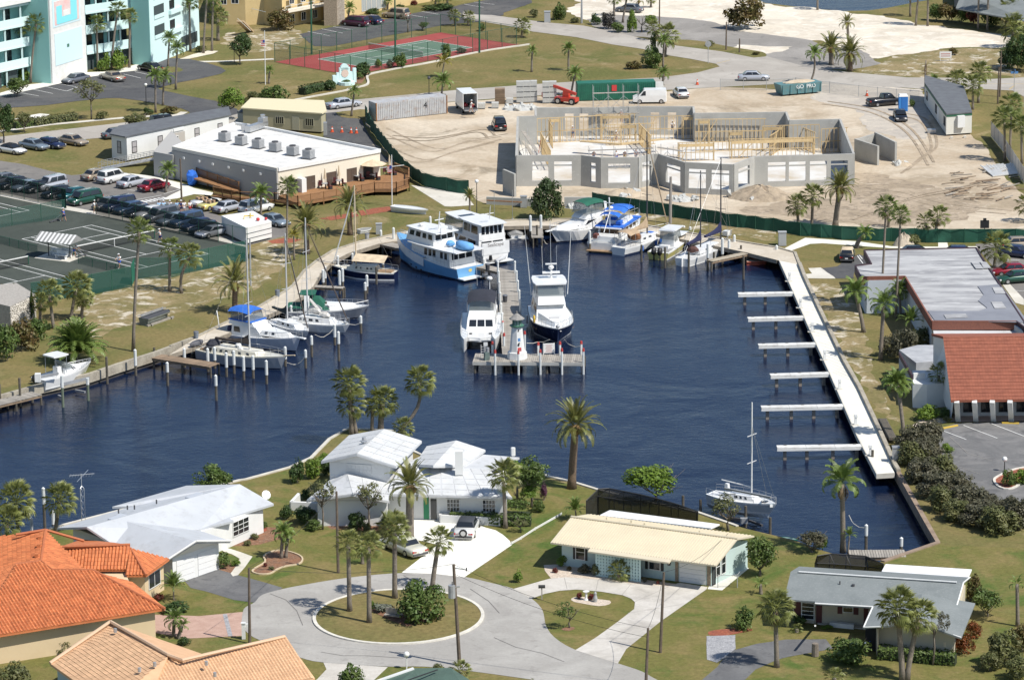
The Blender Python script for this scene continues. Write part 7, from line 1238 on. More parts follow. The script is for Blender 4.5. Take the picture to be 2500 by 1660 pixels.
# by the turquoise apartments
pl('wash','a',60,650,50,285,22,'tall fan palm at the west end of the row before the turquoise apartments')
pl('wash','a',192,682,175,225,23,'second fan palm from the west before the turquoise balconies')
pl('wash','a',250,688,298,200,26,'leaning tall fan palm beside the mural tower of the turquoise apartments')
pl('wash','a',806,580,796,205,23,'fan palm right of the mural tower, above a yellow green shrub')
pl('wash','a',915,578,968,95,23,'tall leaning fan palm between two glossy shrubs at the apartments')
pl('wash','a',1066,562,1070,145,21,'fan palm next to the ribbed shaded corner of the apartments')
pl('wash','a',1568,425,1560,30,24,'tall fan palm before the green domed balcony stack')
pl('wash','a',1676,442,1706,-30,24,'grey trunked palm east of the domed balconies, its crown above the view',n=26)
pl('wash','a',1746,424,1755,10,24,'slim palm beside the squat boot trunked palm near the yellow motel')
pl('sabal','a',1796,338,1795,150,26,'squat cabbage palm with rough trunk behind the apartments, near the motel stair',trunk=.28)
pl('queen','a',1384,560,1395,330,24,'bright feathery palm rooted in the small lawn spit by the arched tower')
pl('queen','a',1448,740,1460,415,26,'feathery palm with pale trunk on the kerb point of the dark car park')
pl('queen','a',1282,930,1280,640,26,'grey leafed feathery palm in the entrance bed by the lamp post')
pl('queen','a',1342,872,1350,650,28,'green feathery palm just behind the entrance bed palm')
pl('queen','b',190,692,195,590,15,'short dark trunked palm beside the flagpole')
# by the motel and the red court
pl('queen','b',735,192,735,70,17,'yellowish feathery palm against the motel stone chimney')
pl('queen','b',840,178,855,75,20,'leaning dark trunk palm behind the maroon van')
pl('queen','b',1168,88,1172,22,13,'small palm in the motel flower bed before white curtains')
pl('sabal','b',1560,60,1570,-30,18,'thick trunk palm in the motel drive island')
pl('sabal','b',1660,50,1664,-40,18,'second thick trunk palm in the motel drive island')
pl('sabal','b',1726,218,1716,135,16,'low fan palm by the motel car park exit')
pl('sabal','b',1832,215,1835,150,17,'low fan palm beside the tall green light pole near the motel exit')
pl('sabal','b',2272,312,2280,225,21,'short cabbage palm at the far corner of the red court fence')
pl('yellow','b',1616,640,1635,520,25,'yellow leafed palm on the lawn below the red court')
pl('queen','b',1612,792,1625,690,30,'feathery palm at the road edge behind the small box truck')
pl('queen','b',870,962,895,760,20,'feathery palm on the kerbed wedge beside the silver sedan')
pl('queen','c',330,596,335,430,17,'slim young palm on the open lawn, nearer the red court')
pl('queen','c',634,585,634,415,22,'stouter palm with drooping fronds on the open lawn')
pl('queen','c',655,790,685,620,26,'greyish leaning palm at the left end of the green container')
pl('queen','c',1410,705,1415,615,22,'bright palm by the doors of the green container',dead=1)
pl('sabal','c',1430,470,1448,305,30,'dense cabbage palm in the roadside thicket')
pl('sabal','c',1395,330,1330,240,20,'smaller cabbage palm behind the thicket by the utility pole')
pl('queen','c',1412,560,1420,350,22,'thin trunk palm in front of the roadside thicket')
# white sand lot and far shore
pl('wash','c',1010,135,1010,-5,18,'tall palm beside the car parked on the white sand')
pl('wash','c',1080,190,1120,-35,18,'leaning tall palm rising from the dark shrubs by the sand lot')
pl('date','c',1200,80,1215,10,18,'palm with hanging old fronds behind the grey car on the sand',trunk=.2,n=22)
pl('sabal','c',1312,65,1316,0,13,'small rough trunk palm on the sand near the utility pole')
pl('wash','d',660,85,664,-90,20,'lone palm trunk on the sand by the far river bank')
pl('date','d',915,322,905,190,22,'slender palm with drooping crown above the two bushy date palms',trunk=.24,n=36)
pl('date','d',775,535,770,400,36,'bushy date palm in the roadside clump, further of the two',trunk=.4,n=46)
pl('date','d',928,588,930,450,40,'broad bushy date palm at the near edge of the roadside clump',trunk=.45,n=50)
pl('queen','d',600,690,632,455,26,'curved grey green palm behind the blue dumpster',bend=.4)
pl('wash','d',1425,140,1426,-60,22,'thick palm trunk on the green bank by the far water')
pl('wash','d',1470,215,1496,-80,22,'leaning palm trunk at the edge of the sand lot before the far hedge')
pl('wash','d',1567,218,1572,-70,22,'slim palm trunk before the far hedge with red tips')
pl('wash','d',1984,245,1990,-80,24,'stout palm trunk at the sand edge near the dark trees')
pl('wash','d',2058,252,2070,-80,24,'slim pale palm trunk beside the stout one at the sand edge')
pl('sabal','d',1806,790,1808,665,26,'cabbage palm just behind the site office trailer')
pl('sabal','d',1985,850,2000,610,28,'tallest cabbage palm of the three behind the office trailer')
pl('sabal','d',1940,905,1942,715,27,'cabbage palm standing in grass beside the office trailer')
pl('queen','d',1614,735,1624,665,17,'little palm at the roadside behind the office trailer')
pl('wash','d',2205,1330,2200,985,32,'fan palm by the pale boundary wall, nearest the office trailer',n=38)
pl('wash','d',2245,1240,2262,870,30,'taller fan palm behind the pale boundary wall',n=38)
pl('wash','d',2345,1350,2340,1040,28,'fan palm by the boundary wall at the edge of the view',n=38)
pl('sabal','d',2265,400,2270,240,36,'dark cabbage palm by the far trees at the edge of the sand lot')
pl('sabal','d',2200,240,2230,130,36,'dense cabbage palm before the grey roofed far house')
B=W('d',1545,760);t=tg('dead_palm','dead palm with brown hanging skirt beside the office trailer','palm tree',B)
hh=HT(B,T('d',1545,500)[1]);part('trunk',MB().tube([(0,0,0),(0,0,hh*.5),(.1,0,hh)],[.17,.14,.08],7),BARK,t,True)
for i in range(16):
	o=obj('dead_frond',FR['deadf'][0],t,(.05,0,hh*(.97-.03*(i%5))),(0,R(72+(i%4)*4),i*2.4));o.scale=(hh*.42,hh*.12,hh*.42)
# along the building site fence
pl('sabal','h',506,860,488,690,28,'short shaggy cabbage palm at the west end of the fence palms',dead=8)
pl('sabal','h',614,855,622,610,29,'cabbage palm between the shaggy palm and the big date palm',dead=3)
pl('date','h',806,855,845,545,43,'tallest date palm behind the green fence, with yellow hanging fronds',trunk=.38,n=56,dead=6)
pl('wash','l',1186,690,1226,-140,30,'very tall thin fan palm by the flat roof, west of the pair',trunk=.15,n=36,dead=5)
pl('wash','l',1306,765,1346,-75,26,'very tall thin fan palm by the flat roof, east of the pair',trunk=.15,n=34,dead=4)
pl('wash','h',1246,860,1246,760,18,'short dark palm behind the green fence near the tall pair',n=24)
pl('sabal','h',1572,975,1555,825,25,'yellowing short palm against the green fence',dead=7,n=26)
pl('sabal','h',1615,985,1660,780,27,'leaning palm with orange dead leaves by the green fence',dead=9,n=28)
pl('queen','h',985,1032,1052,920,24,'bent leaning palm on the lawn by the black convertible',bend=-.25,trunk=.3)
pl('sabal','h',2112,1215,2135,1040,40,'broad cabbage palm at the corner of the flat grey roof')
pl('sabal','h',2395,820,2390,690,30,'cabbage palm at the edge of the view by the green fence')
# east lawn by the flat roofed restaurant
pl('queen','l',1042,882,975,560,40,'large feathery palm on the dry lawn beside the brick fascia',trunk=.24,n=26)
pl('queen','l',1180,1110,1205,665,40,'arching feathery palm with yellow old fronds on the dry lawn',trunk=.24,n=24,dead=2)
pl('queen','l',1345,745,1335,545,34,'feathery palm hugging the dark roof edge between the tall trunks',n=24)
pl('areca','l',1440,960,1430,790,34,'bushy feathery palm low beside the roof edge',n=30)
pl('queen','p',1372,560,1322,140,42,'dense round feathery palm by the stacked pilings',trunk=.22,n=40)
pl('sabal','p',1658,300,1660,55,29,'small cabbage palm against the white wall of the tiled building',n=34,dead=3)
pl('queen','t',872,290,864,-265,62,'tall coconut like palm with brown hanging fronds at the south east dock',trunk=.26,n=22,dead=7)
pl('areca','t',912,305,925,160,21,'small bright palm beside the tall dock palm',n=22)
# west lawn and the club
pl('wash','i',1098,870,1145,-110,33,'very tall palm by the west seawall, its crown before the tennis court',trunk=.19,n=34,dead=5)
pl('wash','i',1398,378,1400,30,28,'slim palm with orange upper trunk below the tennis fence',n=30)
pl('sabal','i',1496,392,1562,95,33,'curved trunk cabbage palm below the tennis fence',bend=-.4)
pl('queen','e',1364,575,1385,405,28,'feathery palm beside the red sedan and the brown utility pole')
pl('queen','e',2150,770,2150,600,34,'feathery palm in front of the white minivan')
pl('wash','j',336,480,346,-140,27,'tall thin fan palm between the white tank and the club deck',trunk=.13,n=32)
pl('date','f',505,1080,498,845,50,'date palm on the bank beside the wooden steps',n=44)
pl('date','f',860,925,850,690,48,'date palm on the club lawn near the masts',n=40)
pl('yellow','f',400,1130,395,935,19,'slim yellowing palm beside the red mulch strip')
pl('date','f',1846,800,1845,605,19,'small palm with pale trunk north of the boardwalk',trunk=.14,n=36)
pl('date','i',1936,552,1935,315,55,'arching date palm on the west lawn by the tall masts',n=36)
pl('sabal','i',440,682,405,400,34,'shaggy cabbage palm by the white stone wall, left of two',dead=6)
pl('sabal','i',330,632,335,470,24,'short cabbage palm tucked behind the shaggy one at the stone wall',dead=7)
pl('sabal','i',582,622,630,350,38,'full cabbage palm below the tennis court corner',dead=2,n=46)
pl('sabal','i',670,600,690,440,27,'lower cabbage palm leaning beside the full one under the court',dead=5)
pl('areca','i',640,960,635,885,74,'huge bushy feather palm clump on the canal lawn',n=130,name='palm_thicket')
# south shore
pl('sabal','n',872,540,850,130,41,'cabbage palm with round head behind the peaked white roof, leftmost of the shore group',trunk=.24,n=52)
pl('sabal','n',908,535,870,300,38,'dark lower cabbage palm half hidden behind the leftmost shore palm',trunk=.22)
pl('sabal','n',1112,500,1122,290,40,'thick trunk cabbage palm in the middle of the shore group',trunk=.32,n=52)
pl('sabal','n',1040,515,1045,330,26,'slim cabbage palm touching the thick one in the shore group',n=26)
pl('sabal','n',1262,522,1430,120,38,'cabbage palm with strongly curved leaning trunk',bend=1.0,trunk=.2,n=50)
pl('sabal','n',1292,610,1295,500,27,'low cabbage palm at the foot of the curved one',n=40)
pl('date','o',660,985,690,480,66,'great date palm with orange flower stalks on the lawn tip by the water',trunk=.42,n=48)
pl('date','r',1352,225,1352,-240,60,'date palm with yellow lower fronds at the white driveway',trunk=.42,n=46)
pl('sabal','n',2140,1312,2122,890,42,'slim cabbage palm between the hedges of the white house',trunk=.2,n=50)
pl('sabal','r',856,788,845,235,34,'cabbage palm at the north west rim of the round island',trunk=.22,n=40)
pl('sabal','r',1018,882,1012,255,36,'cabbage palm nearest the front of the round island',trunk=.22,n=42)
pl('sabal','r',1228,680,1228,135,40,'cabbage palm behind the dense shrub on the round island',trunk=.24,n=44)
pl('sabal','r',1536,600,1588,215,36,'leaning cabbage palm on the far side of the round island',trunk=.23,n=40)
pl('queen','r',292,345,305,145,33,'three stemmed bright palm in the kerbed mulch bed',n=28)
pl('queen','r',330,340,345,185,24,'shorter stem leaning from the bright palm in the mulch bed',n=16)
pl('queen','r',962,392,958,305,17,'little palm on the lawn behind the front island palm',n=18)
pl('sabal','t',326,1242,312,770,46,'cabbage palm with brown skirt beside the grey driveway',trunk=.22,n=50,dead=9)
pl('sabal','t',1362,1350,1320,770,52,'left twin of the two cabbage palms before the grey shingle house',trunk=.26,n=54,dead=8)
pl('sabal','t',1394,1350,1490,840,46,'right twin of the two cabbage palms before the grey shingle house',trunk=.25,n=44,dead=8)
pl('queen','t',2310,905,2305,560,25,'sparse young palm on the lawn by the hedged house',trunk=.18,n=10)
pl('sabal','m',150,1345,130,1110,50,'broad cabbage palm on the south bank at the edge of the view',n=50,dead=2)
pl('sabal','m',60,1400,60,1270,42,'low cabbage palm under the broad one at the south bank',n=40)
pl('sabal','m',458,1345,490,1095,42,'cabbage palm with orange trunk beside the antenna mast',n=48)
pl('queen','q',1430,990,1435,860,32,'bright palm on the brick drive edge, larger of two',n=22)
pl('queen','q',1468,1005,1500,905,22,'smaller bright palm leaning beside the brick drive palm',n=16)
pl('areca','q',1430,690,1430,580,34,'bushy palm against the cream wall under the orange roof',n=40)
pl('sabal','s',1050,530,1050,460,27,'spiky fan shrub before the pierced block screen',n=46,name='fan_shrub')
pl('areca','o',700,1245,690,1165,30,'yellow green bushy palm by the dark screened pool',n=36)
pl('sabal','r',1780,1350,1765,1275,25,'palm top beside the dark green roof at the bottom',n=36)
pl('queen','q',-40,1010,-30,900,30,'palm fronds at the edge beside the orange roof',n=24)
pl('sabal','t',490,955,490,930,13,'tiny round cycad like palm on the grey house lawn',n=26)
pl('queen','t',195,640,190,560,20,'ragged banana like plant by the chain fence',n=10)
pl('sabal','t',800,1400,800,1330,24,'grey green palm top at the bottom beside the shadowed lawn',n=30)
pl('sabal','n',1215,1345,1200,1300,38,'silvery fan palm low by the white drive',n=30)
# ---------------------------------------------------------------- trees and shrubs
def tt(kind,tile,bx,by,cx,top,bot,w,m,label,**k):
	b=T(tile,bx,by);return tree(kind,b,T(tile,cx,0)[0],T(tile,0,top)[1],T(tile,0,bot)[1],w/3.3743,m,label,**k)
def bb(tile,x,y,w,h,m,label,**k):p=T(tile,x,y);return bush(p[0],p[1],w/3.3743,h/3.3743,m,label,**k)
tt('dense','a',1975,535,1975,250,490,210,L_DARK,'rounded dark tree by the globe lamp on the resort lawn')
tt('sparse','a',753,985,755,610,850,260,L_OLIVE,'open crowned tree on the verge before the mural tower',v=1)
tt('round','a',1115,1090,1130,905,1060,230,L_OLIVE,'small tree on the road verge before the grey roofed trailer')
tt('round','a',1875,985,1905,700,930,240,L_LIME,'light green tree behind the trailer office')
tt('round','a',140,800,150,610,800,190,L_GREEN,'small green tree at the left edge of the car park')
tt('dense','a',30,1180,30,790,1140,200,L_DARK,'dark tree at the left edge by the main road')
tt('round','a',205,1095,205,905,1060,140,L_OLIVE,'dull green young tree on the verge hedge')
bb('a',865,590,120,150,L_LIME,'glossy yellow green shrub under the fan palm, west of the pair')
bb('a',985,580,160,180,L_LIME,'larger glossy shrub before the apartment balconies')
bb('a',65,690,140,150,L_LIME,'bright shrub below the western balconies')
bb('a',205,680,110,130,L_LIME,'bright shrub beside the leaning palm at the mural tower')
bb('a',1660,430,110,60,L_OLIVE,'low shrub at the foot of the domed balconies')
bb('a',1220,945,90,65,L_DARK,'clipped dark shrub in the entrance bed')
bb('a',1390,940,160,70,L_BRONZE,'low croton bed with red leaves at the entrance')
bb('a',845,985,120,75,L_OLIVE,'low olive shrub beside the open crowned tree')
hedge('a 270 1040,a 400 1020,a 630 990',1.4,1.1,L_OLIVE,'long low hedge along the verge before the car park')
hedge('a 120 1060,a 260 1040',1.3,1.0,L_GREEN,'short hedge stretch left of the verge tree')
tt('scrub','b',235,900,235,690,905,270,L_GREEN,'big rounded shrub behind the cream trailer',trunk=False)
tt('scrub','a',2100,850,2100,750,850,180,L_OLIVE,'olive shrub with red flowers behind the trailer office',trunk=False)
hedge('b 460 785,b 560 760,b 660 740',1.6,1.2,L_DARK,'dark clipped hedge west of the mint entrance sign')
bb('b',700,745,120,95,L_DARK,'taller dark shrub touching the mint entrance sign')
bb('b',965,620,190,110,L_DARK,'broad dark shrub behind the mint entrance sign')
bb('b',930,655,90,60,L_GREEN,'low green shrub right of the mint sign planter')
bb('b',1090,560,70,80,L_LIME,'upright light green shrub at the court edge')
bb('b',1190,560,70,70,L_GREY,'brownish shrub at the court edge by the light pole')
tt('round','b',1265,560,1270,435,560,120,L_GREEN,'green shrub tree at the foot of the court light pole',trunk=False)
tt('round','b',1655,480,1655,360,480,105,L_GREEN,'small leafy tree between court fence posts',trunk=False)
bb('b',1780,440,90,50,L_GREY,'dry brown shrub by the court fence')
tt('scrub','b',270,250,280,60,250,250,L_BRONZE,'bougainvillea like bush over the motel wall',trunk=False)
bb('b',1050,115,150,45,L_DARK,'clipped low hedge by the motel curtain windows')
bb('b',1270,65,90,28,L_DARK,'low hedge strip by the motel drive')
bb('b',1390,45,60,45,L_RED,'reddish shrub by the motel entrance')
bb('b',1600,85,280,50,L_DARK,'low round hedge on the motel drive island')
tt('sparse','b',1335,270,1300,100,180,80,L_GREY,'thin pale leaning tree behind the red court')
tt('round','b',1455,255,1470,170,240,95,L_GREEN,'small fresh green tree behind the red court')
bb('b',1945,260,70,75,L_GREEN,'round shrub inside the court fence corner')
tt('round','b',100,100,100,40,100,10,L_GREEN,'tiny seedling by the motel stair',trunk=False)
# side road and sand lot
tt('round','c',555,165,555,10,165,120,L_GREEN,'round green shrub beside the grey transformer cabinet',trunk=False)
bb('c',350,145,90,70,L_OLIVE,'olive bush by the roadside post');bb('c',685,190,90,50,L_OLIVE,'low yellow green bush by the white pole')
bb('c',860,205,100,95,L_DARK,'dark purple bush west of two by the sand lot');tt('scrub','c',960,240,960,90,240,130,mat('leaf_plum',(.035,.028,.03),.5,(.05,.05,.035),trans=.2,isl=.3),'plum dark bush by the sand lot',trunk=False)
bb('c',1040,270,140,90,L_GREEN,'green bush before the plum dark one');tt('round','c',1165,270,1155,80,260,90,L_LIME,'climbing light green shrub by the sand lot',trunk=False)
tt('round','c',1240,270,1310,115,210,120,L_LIME,'yellow green small tree leaning by the utility pole')
tt('dense','c',1335,560,1325,380,560,180,L_GREEN,'dense dark shrub of the roadside thicket',trunk=False)
tt('tight','c',1338,460,1338,255,460,60,L_DARK,'narrow dark cypress in the roadside thicket',trunk=False)
bb('c',1170,570,140,80,L_BRONZE,'yellow edged low shrub beside the thicket')
tt('scrub','c',2090,235,2090,-40,225,370,L_BRONZE,'large sea grape bush with russet leaves on the white sand',trunk=False,v=0)
bb('c',1800,385,80,50,L_OLIVE,'tiny bush in the road island');bb('c',2180,455,70,30,L_BRONZE,'low bush beside the red hydrant')
for i,(x,y,w,h,mm,l)in enumerate(((1640,175,160,150,L_GREEN,'green'),(1740,185,190,170,L_BRONZE,'russet tipped'),(1850,190,160,150,L_GREEN,'dense green'),(1940,200,120,170,L_RED,'red leafed'))):
	bb('d',x,y,w,h,mm,l+' bush in the far hedge before the dark shaded trees')
for x,y,w,h,l in((2080,215,190,220,'dark tree at the shadowed far bank, left of the cabbage palm'),(2330,590,260,330,'big dark shrub at the roadside edge of the view'),(2230,560,200,180,'dark shrub shading the dry verge'),(2350,330,150,110,'light green shrub at the sand lot edge'),(2320,130,160,160,'dark tree at the far corner of the view')):
	bb('d',x,y,w,h,L_DARK if 'dark' in l else L_GREEN,l,kind='dense')
bb('d',1775,455,90,60,L_BRONZE,'yellowish bush behind the white sign board');bb('d',1440,880,60,70,L_GREEN,'bush beside the blue portable toilet')
# basin surroundings
tt('dense','g',470,795,470,445,795,285,L_PINE,'big feathery pine bush on the north bank of the basin',trunk=False,v=1)
for x,y,w,h,l in((60,940,240,300,'glossy sea grape hedge end by the canal lawn'),(180,860,300,280,'russet and green sea grape mass on the bank'),(310,780,200,190,'sea grape bush at the foot of the shaggy palm'),(20,480,190,160,'bronze leafed shrub behind the stone wall')):
	bb('i',x,y,w,h,L_BRONZE if 'russet' in l or 'bronze' in l else L_GREEN,l,kind='scrub')
for x,y,h,l in((125,500,200,'left'),(192,490,130,'middle'),(270,615,260,'right')):
	tt('tight','i',x,y,x,y-h,y,40,L_DARK,{'left':'slim dark cypress behind the stone wall top','middle':'shortest slim cypress by the stone wall','right':'tall slim cypress in front of the white stone wall'}[l],trunk=False)
tt('dense','i',390,690,390,630,690,80,L_DARK,'small dark bush behind the giant palm clump',trunk=False)
bb('h',1440,1000,180,80,L_OLIVE,'yellow green bush behind the pale boulder');bb('l',1480,185,60,30,L_GREY,'dry clump beside the pale boulder')
for x,y,w,h,mm,l in((1250,1080,200,190,L_GREY,'grey green scrub on the dry lawn by the palms'),(1370,1130,260,290,L_GREY,'sprawling dark scrub beside the roof edge'),(1520,1030,230,200,L_OLIVE,'olive scrub against the white building'),(1300,1350,220,160,L_GREEN,'green shrub below the white parapet')):
	bb('l',x,y,w,h,mm,l,kind='scrub')
bb('p',1560,420,220,140,L_LIME,'yellow flowered shrub at the white wall');bb('p',1715,400,130,90,L_GREEN,'low shrub beside the first white fin')
bb('p',1730,440,100,50,L_OLIVE,'small shrub at the pink walk corner')
k=0
for x,y,w,h,l in((1420,660,220,170,'top'),(1540,640,270,190,'a'),(1450,790,230,170,'b'),(1590,780,260,190,'c'),(1530,930,260,190,'d'),(1680,920,260,180,'e'),(1640,1060,280,200,'f'),(1790,1050,260,180,'g'),(1700,1170,250,170,'h'),(1880,1160,280,190,'i'),
	(2010,1180,280,160,'j'),(1820,1250,260,150,'k'),(2000,1290,300,170,'m'),(2170,1240,280,170,'n'),(2160,1350,320,180,'o'),(2330,1300,260,220,'p')):
	w_=('scrub bush nearest the stacked pilings','tall scrub bush beside the parking bays','scrub bush by the foil wrapped crate','broad scrub bush at the car park rim','scrub bush above the brown seawall','scrub bush bulging over the asphalt','scrub bush midway down the canal hedge','scrub bush on the asphalt side halfway down the hedge','scrub bush near the seawall bend',
		  'dense scrub bush opposite the curbed planter','scrub bush below the turning circle','scrub bush shading the grass at the seawall end','wide dark scrub bush at the hedge foot','scrub bush at the lower end of the car park','lowest scrub bush above the lawn','scrub bush leaving the view below the planter')[k];k+=1
	bb('p',x,y,w*1.25,h*1.2,L_GREY if k%3 else L_OLIVE,w_,kind='dense',name='scrub_bush',group='scrub bushes between canal and car park')
bb('p',1730,690,110,80,L_LIME,'fresh green shoot beside the scrub hedge')
for x,y,w,h,l in((2230,970,130,150,'rounded dark bush in the kerbed planter'),(2330,950,170,130,'bright low bush in the kerbed planter')):bb('p',x,y,w,h,L_GREEN if 'dark' in l else L_LIME,l,kind='tight')
# south shore gardens
tt('dense','m',1750,1020,1760,780,1010,320,L_GREEN,'round green tree behind the low white roof by the canal',trunk=False)
bb('n',430,940,150,200,L_DARK,'dark clipped bush at the white house corner by the canal');bb('n',560,900,180,180,L_LIME,'bright green shrub before the white house gable',kind='round');bb('n',640,790,120,110,L_LIME,'leafy bright shrub under the gable eave');bb('n',670,880,120,150,L_DARK,'shadowed shrub beside the gable wall')
tt('sparse','n',632,1325,630,880,1130,230,L_OLIVE,'open branched small tree before the gable house, left of two',tr=.09,nb=10,v=0)
tt('sparse','n',1015,1335,1035,900,1150,250,L_OLIVE,'half bare small tree before the gable house, right of two',tr=.1,nb=12,v=2)
bb('n',340,1240,130,130,L_DARK,'clipped bush by the small white wall');bb('n',490,1270,210,140,L_DARK,'wide clipped dark bush beside the white wing',kind='tight');bb('n',560,1330,150,90,L_GREEN,'low green bush below the wide clipped one',kind='tight')
bb('n',910,1330,170,150,L_DARK,'globe clipped bush before the white wing',kind='tight');bb('n',1165,1290,160,115,L_GREEN,'square clipped bush beside the white driveway',kind='tight');bb('n',1000,1345,80,80,L_OLIVE,'small olive bush by the bed edging')
bb('n',490,1075,90,95,L_DARK,'potted like dark shrub on the white terrace wall')
hedge('n 1610 1165,n 1800 1172,n 2000 1178,n 2160 1200,n 2340 1205',1.0,.9,L_GREEN,'clipped hedge under the front windows of the white house',z=.5)
hedge('n 1690 1255,n 1900 1265,n 2100 1285,n 2350 1290',1.2,1.0,L_GREEN,'clipped hedge along the white planter wall')
tt('round','o',210,1145,190,735,900,190,L_LIME,'bright glossy schefflera by the slim palm')
tt('dense','o',330,1140,335,700,1010,280,L_GREEN,'big glossy schefflera tree at the white house corner',tr=.14)
tt('round','o',240,1145,310,940,1090,170,L_LIME,'lower glossy schefflera crown over the hedge end',tr=.08)
bb('o',430,1085,70,140,L_PURP,'purple flowering bougainvillea under the schefflera');bb('o',385,1180,120,105,L_GREEN,'clipped bush by the white garden chairs',kind='tight')
tt('sparse','o',235,1345,235,1230,1310,150,L_OLIVE,'thin small tree at the end of the front hedge',tr=.05)
tt('round','o',1350,1090,1320,735,1080,470,L_LIME,'spreading light green tree over the screened pool',v=1)
tt('sparse','o',1950,1335,1915,1000,1270,240,L_OLIVE,'gnarled open tree before the sailboat on the lift',tr=.12,nb=10,v=1)
tt('dense','s',2210,490,2210,125,480,270,L_GREEN,'dense dark green tree beside the cream roofed house',v=0)
bb('s',580,410,110,95,L_LIME,'round yellow green bush left of the shuttered window');bb('s',525,465,55,45,L_RED,'red leafed plant in the pale gravel');bb('s',640,450,50,40,L_BRONZE,'russet tuft in the pale gravel');bb('s',770,470,130,85,L_GREY,'spiky agave clump below the shutters')
bb('s',860,490,100,110,L_OLIVE,'grey green shrub at the block screen edge');bb('s',1370,560,36,36,L_RED,'small red plant by the garage');bb('s',1265,545,40,50,L_GREY,'dry tuft before the shuttered window')
bb('s',725,680,62,60,L_RED,'red plant beside the garden pedestal');bb('s',822,690,64,60,L_RED,'darker red plant right of the pedestal')
tt('sparse','s',645,920,600,680,870,200,L_GREEN,'wispy small tree in the drive crescent',tr=.07);bb('s',215,545,90,110,L_LIME,'small citrus like shrub on the lawn by the road')
tt('round','s',2070,930,2070,730,920,190,L_GREEN,'upright leafy shrub in the red mulch ring',trunk=False)
bb('s',2005,430,60,80,L_LIME,'yellow shrub by the house side');bb('s',1930,490,110,80,L_DARK,'dark shrub under the side windows')
bb('r',1440,860,430,345,L_GREEN,'dense dark green shrub on the round island',kind='dense');bb('r',1130,790,180,80,L_SILV,'silvery low shrub on the round island');bb('r',1050,770,50,80,L_LIME,'yellow croton by the silvery shrub');bb('r',1330,890,60,50,L_LIME,'small yellow plant at the tip of the island bed')
tt('round','r',860,1420,860,1190,1400,230,L_GREEN,'bushy green shrub at the bottom by the driveway mouth',trunk=False);bb('r',1590,1290,130,80,L_OLIVE,'low bush behind the dark green roof')
bb('r',75,190,90,50,L_OLIVE,'olive ground shrub in the front bed');bb('r',145,100,75,60,L_GREEN,'round bush at the corner of the low white house');bb('r',15,135,50,40,L_GREEN,'small shrub under the dark window');bb('q',2040,240,80,50,L_OLIVE,'grey green shrub in the front bed');bb('q',2000,140,110,45,L_GREEN,'low shrub row below the dark window')
bb('r',160,415,40,40,L_RED,'red plant in the kerbed mulch bed');bb('r',210,440,60,30,L_OLIVE,'low tuft in the kerbed mulch bed')
bb('q',1840,430,140,145,L_GREEN,'round shrub beside the white garage doors');bb('q',1940,410,90,60,L_LIME,'low bright shrub beside the round one');bb('q',1410,500,120,100,L_DARK,'clipped topiary by the orange roof eave',kind='tight');bb('q',1310,700,90,75,L_RED,'dark red shrub under the cream wall corner')
bb('q',1440,790,240,100,L_DARK,'spreading juniper beside the cream wall');bb('q',1520,1060,120,75,L_DARK,'clipped dark bush by the brick drive');tt('sparse','q',560,1130,540,1020,1180,160,L_OLIVE,'scraggly shrub against the long cream wall',trunk=False)
tt('round','q',130,1420,120,1205,1400,300,L_OLIVE,'leafy shrub with red tips at the bottom corner',trunk=False)
tt('scrub','t',620,300,620,90,300,250,L_GREY,'grey green shrub by the south dock');bb('t',700,270,110,100,L_LIME,'bright small shrub beside the dock boards')
tt('round','t',920,1200,920,985,1200,370,L_GREEN,'wide green bush before the grey house porch',trunk=False);bb('t',510,890,160,75,L_GREEN,'low shrubs below the louvred window');bb('t',740,925,100,35,L_LIME,'bright ground plant at the porch post')
tt('round','t',2060,830,2050,560,820,260,L_GREEN,'citrus tree beyond the grey shingle roof',tr=.08);tt('round','t',1960,700,1960,480,700,150,L_BRONZE,'russet shrub behind the white porch roof',trunk=False)
bb('t',1870,1130,190,180,L_ORANGE,'orange red croton at the grey house corner',kind='scrub');bb('t',1950,1000,160,140,L_ORANGE,'orange red croton further along the wall',kind='scrub')
hedge('t 1160 1165,t 1300 1175,t 1460 1190,t 1640 1205,t 1800 1220',1.3,1.0,L_GREEN,'clipped hedge before the cream garage wall of the grey house')
tt('sparse','t',1612,1225,1700,760,960,130,L_GREY,'bare grey small tree before the grey shingle roof',tr=.09,nb=9)
for x,y,w,h,l in((2200,1230,330,290,'big rambling bush at the lower edge lawn'),(2340,1120,220,260,'orange berried bush at the edge of the view'),(2080,1270,220,160,'low grey bush by the pebble edge'),(2310,1340,250,190,'dark bush at the bottom corner of the view')):bb('t',x,y,w,h,L_OLIVE if 'orange' not in l else L_BRONZE,l,kind='scrub')
tt('round','t',830,860,822,805,860,55,L_DARK,'small potted shrub in the porch planter',trunk=False)
